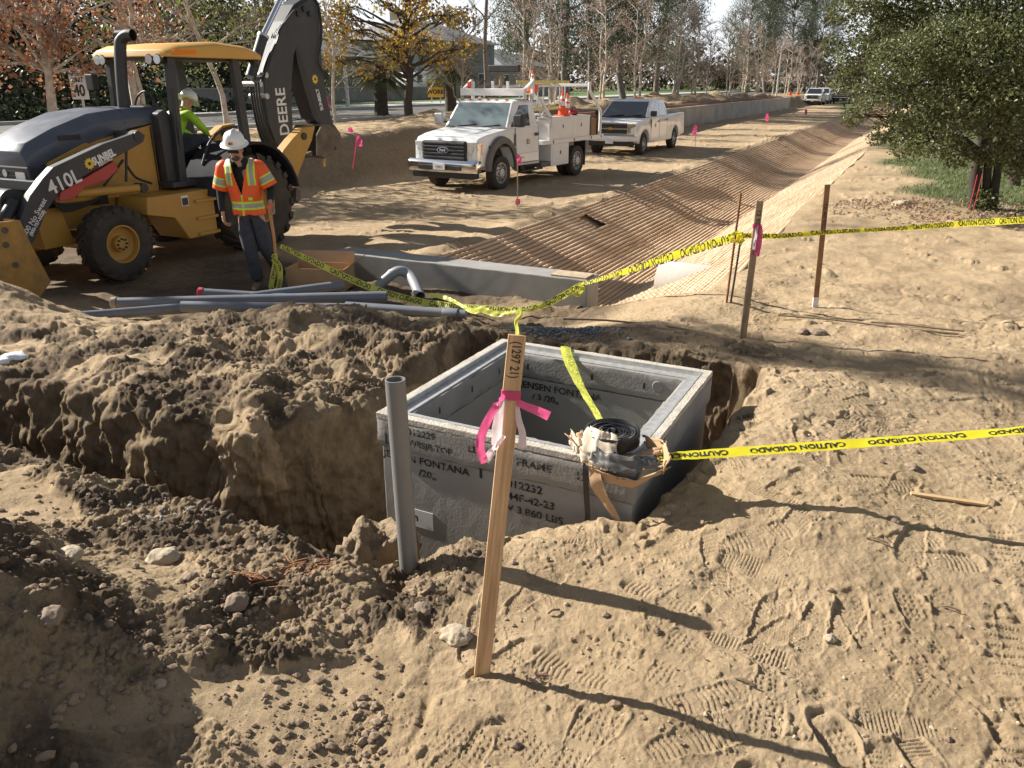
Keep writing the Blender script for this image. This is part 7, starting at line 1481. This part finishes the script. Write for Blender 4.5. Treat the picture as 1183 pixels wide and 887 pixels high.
# dark trees over the ivy bank
d0 = tree('evergreen_tree', 'dark evergreen', 'tree', Pz(-60, 47, 2.0), 7.5, .25, blobs(40, 3.6, .8, 7.5, 1.4, 1.2, 13, .4), 75, .26, L_DARK, BARKD, 14, .2, .6, twigs=2, shell=.35, group='dark trees on the ivy bank')
for k, (px, y, s_, lb) in enumerate(((-60, 47, 1, 'dark evergreen tree at the far left edge above the ivy bank'), (15, 45, .95, 'dark evergreen tree behind the left-edge sycamore'), (80, 49, .9, 'dark evergreen tree behind the speed sign sycamore'), (140, 46, .85, 'dark evergreen tree between speed sign and exhaust stack'), (200, 50, .9, 'dark evergreen tree low behind the steering wheel'), (262, 52, .8, 'dark evergreen tree behind the operator'), (332, 56, .8, 'dark evergreen tree behind the folded boom'))):
    p_ = Pz(px, y, 1.9 if px < 230 else .5)
    if k == 0: d0.location = p_; d0['label'] = lb
    else: dup(d0, p_, k * 1.3, (s_, s_, s_), lb)
# ivy on the bank
rs = np.random.RandomState(5); n = 34000; uu = -12 + 45 * rs.rand(n); vv = -29.2 - 12 * rs.rand(n); x_, y_ = uu * AX[0] + vv * BX[0], uu * AX[1] + vv * BX[1]; zz = base_z(uu, vv) + .08 + .25 * rs.rand(n) + .25 * np.maximum(0, pn(uu * .7, vv * .7, 3)) if 'base_z' in globals() else uu * 0
iv = leaf_mesh(np.stack([x_, y_, zz], 1), .22, rs, .8, 0, None, L_DARK, 'ivy_ground_cover'); tag(iv, 'dark ivy covering the bank across the street', 'ivy', kind='stuff')
# the orange-leaved tree and its neighbours
bl = blobs(46, 3.0, 2.2, 7.4, .72, .6, 21, .35); bl += [(-2.9, .2, 2.2, .7, .5), (-2.4, -.3, 3.0, .8, .6), (2.4, .2, 4.0, .5, .4), (-3.1, .4, 3.9, .7, .6), (-1.6, 0, 1.9, .5, .4)]
tree('autumn_tree', 'dark-trunked tree with orange and yellow leaves before the houses', 'tree', Pz(474, 33.5, .30), 6.4, .20, bl, 300, .115, L_ORANGE, BARKD, 22, .22, .75, twigs=9, shell=.15, twr=.02)
tree('autumn_tree', 'small yellow-leaved sapling with thin pale trunk right of the boom', 'tree', Pz(390, 31, .30), 5.6, .07, blobs(16, 1.3, 1.8, 5.6, .5, .5, 23, .3), 75, .12, L_ORANGE, BARKP, 24, .25, .75, twigs=8, shell=.2)
def palm(label, loc, H, s_, seed):
    rs = np.random.RandomState(seed); t = thing('palm_tree', label, 'palm tree', loc); MB().tube([(0, 0, -.3), (0, 0, .3), (.03, 0, H)], [.30 * s_, .24 * s_, .20 * s_], 12).build('trunk', BARKD, t, smooth=50); V_ = []; q = []
    for k in range(64):
        a_ = k * 2.4; el = -.9 + 1.9 * (k / 63); L = 1.35 * s_ * (.8 + .3 * rs.rand()); d_ = Vector((math.cos(a_) * math.cos(el), math.sin(a_) * math.cos(el), math.sin(el))); c0 = Vector((.03, 0, H)) + d_ * L * .55; sd_ = d_.cross(Vector((0, 0, 1))).normalized(); up_ = sd_.cross(d_)
        for j in range(16):
            t_ = (j / 15 - .5) * 2.6; dd = (d_ * math.cos(t_) + sd_ * math.sin(t_)); e_ = c0 + dd * L * .55 - Vector((0, 0, .18 * L)); w_ = up_ * .012 + sd_ * .02; b0 = len(V_); V_ += [c0 - w_, c0 + w_, e_]; q.append((b0, b0 + 1, b0 + 2, b0 + 2))
    me = MB(); me.v = [tuple(p) for p in V_]; me.f = [f_[:3] for f_ in q]; me.mi = [0] * len(q); me.build('fronds', L_PALM, t, fixn=False)
palm('short fan palm with drooping grey fronds left of the orange-leaved tree trunk', Pz(441, 37, .35), 2.1, 1.25, 1); palm('short fan palm right of the orange-leaved tree trunk', Pz(521, 38.5, .35), 2.3, 1.15, 2)
tree('bare_tree', 'tall bare tree with a straight grey trunk left of the arrow board', 'tree', Pz(561, 46, .35), 13, .15, blobs(16, 1.9, 5, 12.5, 1.0, 1.0, 25, .3), 0, .1, L_BROWN, BARKG, 26, .3, twigs=10, twr=.016)
tree('bare_tree', 'low sparse tree with pale crooked branches just left of the service truck cab', 'tree', Pz(536, 34, .30), 4.2, .09, blobs(16, 1.5, 1.2, 4.2, .7, .6, 27, .3), 16, .12, L_BROWN, BARKP, 28, .2, twigs=10, shell=.2)
# pale-trunked trees in a row behind the wall
PT = []
for k, (seed, tr) in enumerate(((31, 2), (33, 3), (35, 1))):
    PT.append(tree('birch_tree', 'x', 'tree', (0, 0, 0), 7.6, .11, blobs(26, 1.9, 1.9, 8.0, .75, .8, seed, .5), [85, 30, 120][k], .095, L_BROWN, BARKP, seed + 1, .2, .7, trunks=tr, twigs=12, shell=.1, twr=.016, group='pale bare trees behind the retaining wall'))
row = [(612, 41, 1.0, 0), (640, 44, 1.05, 1), (694, 49, 1.15, 0), (738, 56, 1.1, 0), (780, 63, 1.15, 1), (800, 67, 1.1, 0), (815, 71, .9, 2), (840, 76, 1.05, 1), (858, 81, 1.05, 0), (875, 87, 1.0, 1), (892, 93, 1.0, 2), (908, 100, 1.0, 0), (922, 108, 1.0, 1), (935, 117, 1.0, 0)]
seen = set(); ordn = ['first', 'second', 'third', 'fourth', 'fifth', 'sixth', 'seventh', 'eighth', 'ninth', 'tenth', 'eleventh', 'twelfth', 'thirteenth', 'fourteenth', 'fifteenth', 'sixteenth', 'seventeenth']
for k, (px, y, s_, i) in enumerate(row):
    lb = 'pale bare-branched tree behind the retaining wall, %s in the row from the left' % ordn[k]; p_ = Pz(px, y, .3); s_ *= (.74, .86, .80, .92)[k % 4]
    if i not in seen: seen.add(i); PT[i].location = p_; PT[i].scale = (s_,) * 3; PT[i]['label'] = lb
    else: dup(PT[i], p_, k * 2.1, (s_, s_, s_ * (.92 + .02 * (k % 5))), lb)
# eucalyptus
ET = []
for k, seed in enumerate((41, 43)):
    ET.append(tree('eucalyptus_tree', 'x', 'tree', (0, 0, 0), 15, .28, blobs(40, 3.6, 3.6, 16.5, 1.35, 1.5, seed, .5), 240, .22, L_EUC, BARKG, seed + 1, .3, .30, droop=.6, twigs=5, shell=.2, twr=.03, group='tall eucalyptus trees behind the row of bare trees'))
er = [(607, 62, .86, 0, 'tall grey-green eucalyptus above the service truck cab'), (655, 66, 1.0, 1, 'tall eucalyptus above the ladder, left of two close together'), (682, 72, 1.05, 0, 'tall eucalyptus above the ladder, right of two close together'), (722, 70, 1.08, 1, 'tall eucalyptus rising above the frame over the white pickup'), (757, 78, 1.02, 0, 'tall eucalyptus left of the gap of open sky'), (776, 92, .72, 1, 'lower eucalyptus at the left side of the sky gap'), (862, 118, 1.0, 0, 'big eucalyptus right of the sky gap, first of the far group'), (885, 124, 1.12, 1, 'eucalyptus in the far group, second from the sky gap'), (906, 128, 1.0, 0, 'eucalyptus in the far group, third from the sky gap'), (926, 134, .98, 1, 'eucalyptus in the far group, fourth from the sky gap'), (943, 142, .92, 0, 'rightmost eucalyptus of the far group, above the distant pickup')]
seen = set()
for k, (px, y, s_, i, lb) in enumerate(er):
    p_ = Pz(px, y, .4)
    if i not in seen: seen.add(i); ET[i].location = p_; ET[i].scale = (s_,) * 3; ET[i]['label'] = lb
    else: dup(ET[i], p_, k * 1.7, (s_ * 1.05, s_, s_), lb)
# far woods: a mass nobody could count
rs = np.random.RandomState(77); C = []; tc = []
for k in range(150):
    px = -420 + 2150 * (k + rs.rand()) / 150; y = 120 + 70 * rs.rand(); 
    if 938 < px < 990: y = 230
    p_ = Pz(px, y, 0); h_ = (6.5 + 5 * rs.rand()) * (1.0 if px < 640 or px > 1000 else .75)
    if 535 < px < 600 or 780 < px < 850 or 938 < px < 990: h_ = 4.0
    for q in range(9): s_ = 1.3 + 1.5 * rs.rand(); n = 60; u_ = rs.randn(n, 3) * np.array([s_, s_, s_ * .7]) * .6; C.append(u_ + np.array([p_.x + rs.randn() * 3, p_.y + rs.randn() * 3, 1 + h_ * rs.rand()]))
fw = leaf_mesh(np.concatenate(C), .75, rs, .7, 0, None, leafmat('far_wood_leaves', [(.06, .065, .035), (.11, .095, .06), (.16, .12, .08), (.04, .05, .03)]), 'distant_woods'); tag(fw, 'far brownish-green woods closing the horizon behind the street', 'woods', kind='stuff')
rs = np.random.RandomState(78); C = []
for k in range(60):
    px = 1100 + 560 * rs.rand(); y = 26 + 22 * rs.rand(); p_ = Pz(px, y, 0)
    for q in range(8): s_ = .9 + .8 * rs.rand(); n = 130; u_ = rs.randn(n, 3) * s_ * .6; C.append(u_ + np.array([p_.x + rs.randn(), p_.y + rs.randn(), .2 + 4.2 * rs.rand()]))
hg = leaf_mesh(np.concatenate(C), .19, rs, .7, 0, None, L_DARK, 'shrubbery'); tag(hg, 'dark green thicket behind the leafy tree at right', 'thicket', kind='stuff')
# the leafy tree at right
rs = np.random.RandomState(9); bl = []
tb = Pz(1131, 13.75, -.32); tb.z = surf(tb.x, tb.y)
def ob_(px, row, y, rx, rz):
    zc = CAMZ + (95 - row) / 911 * (y * 1.07); bl.append((X_(px, y, zc) - tb.x, y - tb.y, zc - tb.z, rx, rz))
for px, row, y, rx in ((992, 70, 13.6, .42), (1010, 40, 14.2, .5), (975, 95, 13.8, .26), (985, 128, 13.4, .22), (1008, 105, 13.0, .38), (1000, 10, 13.8, .5), (1040, 75, 12.8, .55), (1045, 20, 14.5, .7), (1060, 120, 12.7, .50), (1030, 140, 13.4, .34), (1012, 150, 13.6, .16), (1045, 158, 12.8, .26), (1080, 90, 13.5, .6), (1075, 150, 12.4, .42), (1100, 60, 12.6, .65), (1095, 10, 13.5, .8), (1120, 110, 12.3, .55), (1105, 165, 12.5, .30), (1140, 70, 12.4, .7), (1150, 130, 12.2, .45), (1165, 30, 13.0, .8), (1175, 100, 12.0, .55), (1180, 160, 12.2, .40), (1150, 165, 13.0, .3), (1200, 60, 12.5, .8), (1230, 110, 12.4, .7), (1175, 180, 12.1, .22), (1210, 170, 12.3, .45), (960, 60, 14.0, .22), (972, 30, 14.4, .3), (1260, 30, 13.5, .9), (1120, -40, 13.8, .9), (1030, -30, 14.0, .7), (985, -20, 14.3, .5), (1190, -30, 13.5, 1.0), (1080, -90, 14, .9), (1160, -110, 14, .9), (1000, -80, 14.3, .6), (1090, 130, 15.0, .6), (1140, 90, 15.5, .9), (1060, 60, 15.6, .9), (1200, 120, 15.5, .9)): ob_(px, row, y, rx * .95, rx * .72)
ok = tree('oak_tree', 'big leafy dark green tree overhanging the right side of the photo', 'tree', tb, 4.6, .11, bl, 6200, .054, L_OAK, mat('oak_bark', (.045, .036, .028), .95, var=.3, vscale=8, bump=.6), 92, .22, .55, twigs=14, shell=.42, trunks=3, twr=.008, twlen=1.15)
# bare arching branch
o = MB(); o.tube(smooth_path([(-.2, -.9, 2.0), (-.6, -1.2, 2.28), (-1.15, -1.3, 2.22), (-1.65, -1.3, 1.75)], 6), [.022] * 7 + [.018] * 6 + [.012] * 6, 7); o.build('bare_branch', TWIG, ok, smooth=50)
p_ = Pz(1172, 17.5, -.3); tree('oak_tree', 'darker leafy tree standing behind and right of the big leafy tree', 'tree', p_, 4.5, .14, blobs(26, 2.6, 1.8, 5.2, .95, .8, 95, .3, 1.0), 420, .13, L_DARK, BARKD, 96, .3, .6, twigs=5, shell=.3)
# leaf litter, weeds and ivy at the tree's foot
rs = np.random.RandomState(15); n = 1500; a_ = rs.rand(n) * 6.283; rr = .25 + 1.2 * rs.rand(n) ** .8; X1 = tb.x - .5 + rr * np.cos(a_) * 1.5; Y1 = tb.y - .1 + rr * np.sin(a_); Z1 = np.array([surf(a__, b__) if math.hypot(a__, b__) < 15 else -.3 for a__, b__ in zip(X1, Y1)]) + .03
lf = leaf_mesh(np.stack([X1, Y1, Z1 + .07 * rs.rand(n) ** 2 * np.exp(-((X1 - tb.x + .7) ** 2 + (Y1 - tb.y) ** 2) / .3)], 1), .06, rs, .7, 0, None, L_BROWN, 'leaf_litter'); tag(lf, 'dry brown leaf litter round the foot of the leafy tree', 'leaf litter', kind='stuff')
n = 500; C = np.stack([tb.x + .10 * rs.randn(n), tb.y - .12 + .08 * rs.randn(n), tb.z + .02 + .35 * rs.rand(n) ** 1.5], 1); ivp = leaf_mesh(C, .06, rs, .8, 0, None, L_OAK, 'ivy_plant'); tag(ivp, 'small green ivy climbing the foot of the leafy tree', 'ivy')
for dx in (-.30, -.22): o = MB().tube([(0, 0, 0), (.02, 0, .30), (.03, .0, .62)], .007, 6).build('red_stake', mat('red_paint', (.45, .04, .04), .6), loc=(tb.x + dx, tb.y - .2, tb.z)); tag(o, ['red marker stake left of the leafy tree trunk, the outer of two', 'red marker stake against the leafy tree trunk, the inner of two'][dx > -.25], 'marker stake')
# unseen tree added outside the frame to cast a soft shade band behind the vault
tree('shade_caster_tree', 'unseen slender tree added outside the frame at left to shade the ground', 'tree', uv(4.95, -17.5, .3), 11.5, .14, [(.1 * (k % 3 - 1) * 2, .15 * ((k * 7) % 5 - 2), 6.6 + .42 * k, .58, .5) for k in range(13)], 400, .15, L_DARK, BARKG, 200, .5, .7, twigs=5, shell=.1)
# grass tufts
def grass(name, n, f, h, label, lm):
    rs = np.random.RandomState(len(name)); P_ = f(rs, n); n = len(P_); h_ = h * (.5 + rs.rand(n)); a_ = rs.rand(n) * 6.283; w_ = .006 + .012 * rs.rand(n); dx, dy = np.cos(a_), np.sin(a_); lean = rs.randn(n, 2) * .3 * h_[:, None]
    b0 = P_ + np.stack([dx * w_, dy * w_, 0 * w_], 1); b1 = P_ - np.stack([dx * w_, dy * w_, 0 * w_], 1); tp = P_ + np.concatenate([lean, h_[:, None]], 1); t2 = tp + np.stack([dx * w_ * .2, dy * w_ * .2, 0 * w_], 1)
    V_ = np.stack([b0, b1, tp, t2], 1).reshape(-1, 3); o = np_mesh(name, V_, np.arange(n * 4).reshape(n, 4), lm, None, False); tag(o, label, 'grass', kind='stuff')
L_GRASS = leafmat('grass_blades', [(.07, .12, .03), (.11, .17, .05), (.20, .20, .09)])
def fg(rs, n):
    u = 13.5 + 13 * rs.rand(n * 3) ** 1.3; v = -1 + 9 * rs.rand(n * 3); k = grass_mask(u, v) > .35 + .4 * rs.rand(n * 3); u, v = u[k][:n], v[k][:n]
    x, y = u * AX[0] + v * BX[0], u * AX[1] + v * BX[1]; return np.stack([x, y, (macro(x, y)[0] if 'macro' in globals() else x * 0 - .3) - .01], 1)
grass('grass', 26000, fg, .055, 'short green grass under and behind the leafy tree', L_GRASS)

# ================================================================ stones, clods, gravel
def rock(name, px, py, size, label, m, seed, flat=.7, cat='stone', z0=None, sink=.35, amp=.25, loc=None, stretch=(1.2, 1)):
    p_ = at_px(px, py, 0) if loc is None else Vector(loc)
    z_ = surf(p_.x, p_.y) if loc is None else p_.z
    bm = bmesh.new(); bmesh.ops.create_icosphere(bm, subdivisions=5 if size > .06 else 4, radius=1); co = np.array([v.co[:] for v in bm.verts])
    d_ = amp * pn3(co[:, 0] * 1.3, co[:, 1] * 1.3, co[:, 2] * 1.3, seed) + amp * .5 * pn3(co[:, 0] * 3, co[:, 1] * 3, co[:, 2] * 3, seed + 1) + amp * .22 * pn3(co[:, 0] * 7, co[:, 1] * 7, co[:, 2] * 7, seed + 2)
    if amp > .3: d_ = d_ + .12 * pn3(co[:, 0] * 12, co[:, 1] * 12, co[:, 2] * 12, seed + 3) * 1 + .06 * pn3(co[:, 0] * 26, co[:, 1] * 26, co[:, 2] * 26, seed + 5)
    co = co * (1 + d_)[:, None] * np.array([size * stretch[0], size * stretch[1], size * flat])
    for v, c in zip(bm.verts, co): v.co = c
    me = bpy.data.meshes.new(name); bm.to_mesh(me); bm.free(); me.materials.append(m); me.polygons.foreach_set('use_smooth', [True] * len(me.polygons)); o = bpy.data.objects.new(name, me); col.objects.link(o)
    o.location = (p_.x, p_.y, z_ + size * flat * (1 - 2 * sink) * 1.0); o.rotation_euler = (0, 0, seed * 1.1); return tag(o, label, cat)
STN = mat('river_stone', (.36, .30, .22), .9, var=.2, vscale=9, dust=.7, bump=.8, dustc=(.42, .32, .2)); STD = mat('dark_stone', (.20, .15, .11), .9, var=.2, dust=.5, bump=.4)
CLAY = mat('clay_clod', (.22, .160, .098), .95, var=.35, vscale=9, bump=1.0, bscale=45, dust=.4, dustc=(.34, .25, .155))
rock('stone', 190, 652, .052, 'rounded pale stone, biggest in the churned soil at left', STN, 3); rock('stone', 93, 697, .040, 'pale stone at left, lower than the biggest one', STN, 5, .6)
rock('stone', 223, 680, .026, 'small brown stone right of the biggest pale stone', STD, 7); rock('stone', 186, 808, .020, 'small round tan stone near the shaded soil', STN, 9); rock('stone', 526, 725, .048, 'flat tan stone just left of the near lath foot', STN, 11, .45)
rock('stone', 487, 698, .034, 'brown stone below the standing conduit', STD, 13, .6); rock('stone', 275, 712, .036, 'dark clod at the edge of the smooth soil plate', STD, 15, .9); rock('stone', 960, 730, .018, 'small pale stone among the boot prints', STN, 17); rock('stone', 80, 805, .036, 'brown stone on the shaded mound at left', STD, 19)
rock('stone', 930, 362, .05, 'grey clod beside the foot of the brown lath, left one', STD, 21, .6); rock('stone', 948, 363, .06, 'grey clod beside the foot of the brown lath, right one', STD, 23, .5); rock('stone', 1030, 618, .022, 'small stone lying on the shadow of the caution tape', STD, 25)
rock('stone', 1052, 546, .030, 'dark clod on the sand at right above the wood strip', STD, 27, .6); rock('stone', 770, 600, .016, 'tiny pale pebble beside the pit edge', STN, 29); rock('stone', 1085, 222, .14, 'tan boulder left of the leafy tree trunk', STN, 31, .6, loc=(7.0, 14.4, -.33))
rock('stone', 0, 0, .045, 'white stone stuck in the shaded cut bank', mat('white_stone', (.55, .52, .46), .8), 33, 1.2, loc=tuple(uv(3.72, -3.04, -.28)), sink=.5)
rock('clay_clod', 0, 0, .20, 'big block of clay left of the standing conduit', CLAY, 41, 1.35, 'clod', loc=(-.66, 3.10, -.42), amp=.42, sink=.5); rock('clay_clod', 0, 0, .13, 'lump of clay right of the standing conduit in front of the vault', CLAY, 43, .8, 'clod', loc=(-.20, 2.60, -.16), amp=.42, sink=.45)
rock('clay_clod', 0, 0, .07, 'small lump of clay at the foot of the standing conduit', CLAY, 45, .8, 'clod', loc=(-.33, 2.56, -.10), amp=.42, sink=.45)
rs = np.random.RandomState(3)
def scatter(name, n, pos, s0, s1, label, cat, m, seed, flat=.75):
    """many little angular stones as one mass"""
    rs = np.random.RandomState(seed); bm = bmesh.new(); bmesh.ops.create_icosphere(bm, subdivisions=1, radius=1); b0 = np.array([v.co[:] for v in bm.verts]); f0 = np.array([[v.index for v in f.verts] for f in bm.faces]); bm.free(); P_ = pos(rs, n); n = len(P_)
    V_ = []; F_ = []
    sz = s0 + (s1 - s0) * rs.rand(n) ** 3.5
    for i in range(n):
        v_ = b0 * (1 + .35 * (rs.rand(len(b0), 1) - .5)) * sz[i] * np.array([1 + .5 * rs.rand(), 1, flat]); a_ = rs.rand() * 6.283; c, s = math.cos(a_), math.sin(a_); v_ = np.stack([v_[:, 0] * c - v_[:, 1] * s, v_[:, 0] * s + v_[:, 1] * c, v_[:, 2]], 1); V_.append(v_ + P_[i] + np.array([0, 0, sz[i] * .25])); F_.append(f0 + i * len(b0))
    o = np_mesh(name, np.concatenate(V_), np.concatenate(F_), m, None, False); return tag(o, label, cat, kind='stuff')
def gsurf(x, y):
    """surface heights for many points"""
    out = np.empty(len(x))
    for i in range(0, len(x)):
        k = np.argmin((gx_ - x[i]) ** 2 + (gy_ - y[i]) ** 2); out[i] = gz_[k]
    return out
sel = (GX > -3.6) & (GX < 4.2) & (GY < 6.2) & (GY > .7) & (GZ > -.25); gx_, gy_, gz_ = GX[sel][::3], GY[sel][::3], GZ[sel][::3]
def pc(rs, n):
    k = rs.randint(0, len(gx_), n * 7); x, y, z = gx_[k], gy_[k], gz_[k]; u, v = to_uv(x, y); m_ = churn_mask(x, y, u, v); w_ = m_ + .30 * (u > 2.6) * (v < -3) + .02; r_ = rs.rand(len(k)) < w_ * np.clip(.45 + .6 * pn(x * 2.3, y * 2.3, 72), 0.05, 1) * np.clip(3.0 / (x * x + y * y), .05, 1) ** .3; r_ &= pit_sdf(u, v) > .0
    return np.stack([x, y, z], 1)[r_][:n]
scatter('soil_crumbs', 5200, pc, .002, .017, 'loose crumbs and clods of brown soil on the churned ground', 'soil crumbs', mat('crumb_soil', (.21, .152, .10), .95, var=.35, vscale=3, bump=.6), 1)
def ps(rs, n):
    k = rs.randint(0, len(gx_), n * 3); x, y, z = gx_[k], gy_[k], gz_[k]; u, v = to_uv(x, y); r_ = (churn_mask(x, y, u, v) < .3) & (pit_sdf(u, v) > .0); return np.stack([x, y, z], 1)[r_][:n]
scatter('sand_grit', 1500, ps, .0016, .008, 'scattered grit and pebbles on the trodden sand', 'grit', mat('grit', (.36, .28, .19), .9, var=.5, vscale=3), 2)
GRV = mat('blue_gravel', (.13, .135, .14), .85, var=.5, vscale=30)
def pg(cx, cy, sx, sy):
    def f(rs, n): x = cx + rs.randn(n) * sx; y = cy + rs.randn(n) * sy; return np.stack([x, y, gsurf(x, y)], 1)
    return f
q = at_px(192, 588, .0); scatter('gravel_spill', 190, pg(q.x, q.y, .17, .11), .004, .011, 'pale grey gravel spilled on the near bank of the trench', 'gravel', mat('pale_gravel', (.27, .25, .215), .9, var=.5, vscale=30), 4)
q = at_px(645, 388, -.1); scatter('gravel_spill', 520, pg(q.x, q.y, .20, .10), .008, .02, 'blue-grey gravel heap behind the vault', 'gravel', GRV, 5)
# orange mineral streak and dry leaves
rs = np.random.RandomState(21)
for (px, py, n, ex, lb) in ((360, 655, 30, .05, 'thin orange root fibres on the soil, upper streak'), (298, 682, 26, .035, 'orange shredded bark on the soil, lower patch')):
    p_ = at_px(px, py, 0); mb = MB()
    for k in range(n):
        a_ = rs.randn() * .5 + (.6 if px > 330 else 0); x, y = p_.x + rs.randn() * ex * 1.2, p_.y + rs.randn() * ex * .5; z = surf(x, y) + .006; L = .012 + .03 * rs.rand(); mb.tube([(x - math.cos(a_) * L, y - math.sin(a_) * L, z), (x, y, z + .008 * rs.rand()), (x + math.cos(a_) * L, y + math.sin(a_) * L, z)], .0011 + .001 * rs.rand(), 4)
    tag(mb.build('root_fibres', mat('orange_root', (.38, .17, .075), .8, var=.3, vscale=40), fixn=False), lb, 'root fibres', kind='stuff')
def pl(rs, n): x = .02 + .85 * rs.rand(n); y = 1.5 + .9 * rs.rand(n); return np.stack([x, y, gsurf(x, y) + .006], 1)
rs2 = np.random.RandomState(8); tag(leaf_mesh(np.concatenate([pl(rs2, 26), np.stack([.04 + .07 * rs2.rand(14), 1.99 + .06 * rs2.rand(14), np.full(14, surf(.06, 2.0) + .012)], 1)]), .026, rs2, .6, 0, None, L_BROWN, 'dry_leaves'), 'dry curled leaves scattered round the foot of the near lath', 'dry leaves', kind='stuff')
def sticks(rs, n): return 0
mb = MB(); rs = np.random.RandomState(31)
for k in range(9):
    p_ = [(1000, 368), (1060, 372), (720, 372), (780, 380), (900, 420), (1100, 700), (860, 790), (640, 700), (1010, 640)][k]; q = at_px(*p_, -.1 if p_[1] < 450 else 0); a_ = rs.randn() * .4; L = [.7, .35, .5, .3, .1, .03, .03, .025, .04][k]; o = MB().tube(smooth_path([(-L, 0, 0), (-L * .3, .02 * L, .008), (L * .4, -.03 * L, .005), (L, .02 * L, 0)], 3), .004 if L < .2 else .009, 6).build('dry_stick', mat('stick', (.20, .14, .09), .9), loc=(q.x, q.y, surf(q.x, q.y) + .008), rot=(0, 0, a_ - .25)); tag(o, ['longest dry stick on the sand right of the brown lath', 'shorter dry stick right of the longest one', 'long thin stick behind the vault', 'short stick behind the vault near the ribboned lath', 'twig on the sand right of the vault', 'tiny straw at the right among the boot prints', 'tiny straw in the lower middle sand', 'tiny straw right of the near lath', 'tiny straw below the wood strip'][k], 'stick')
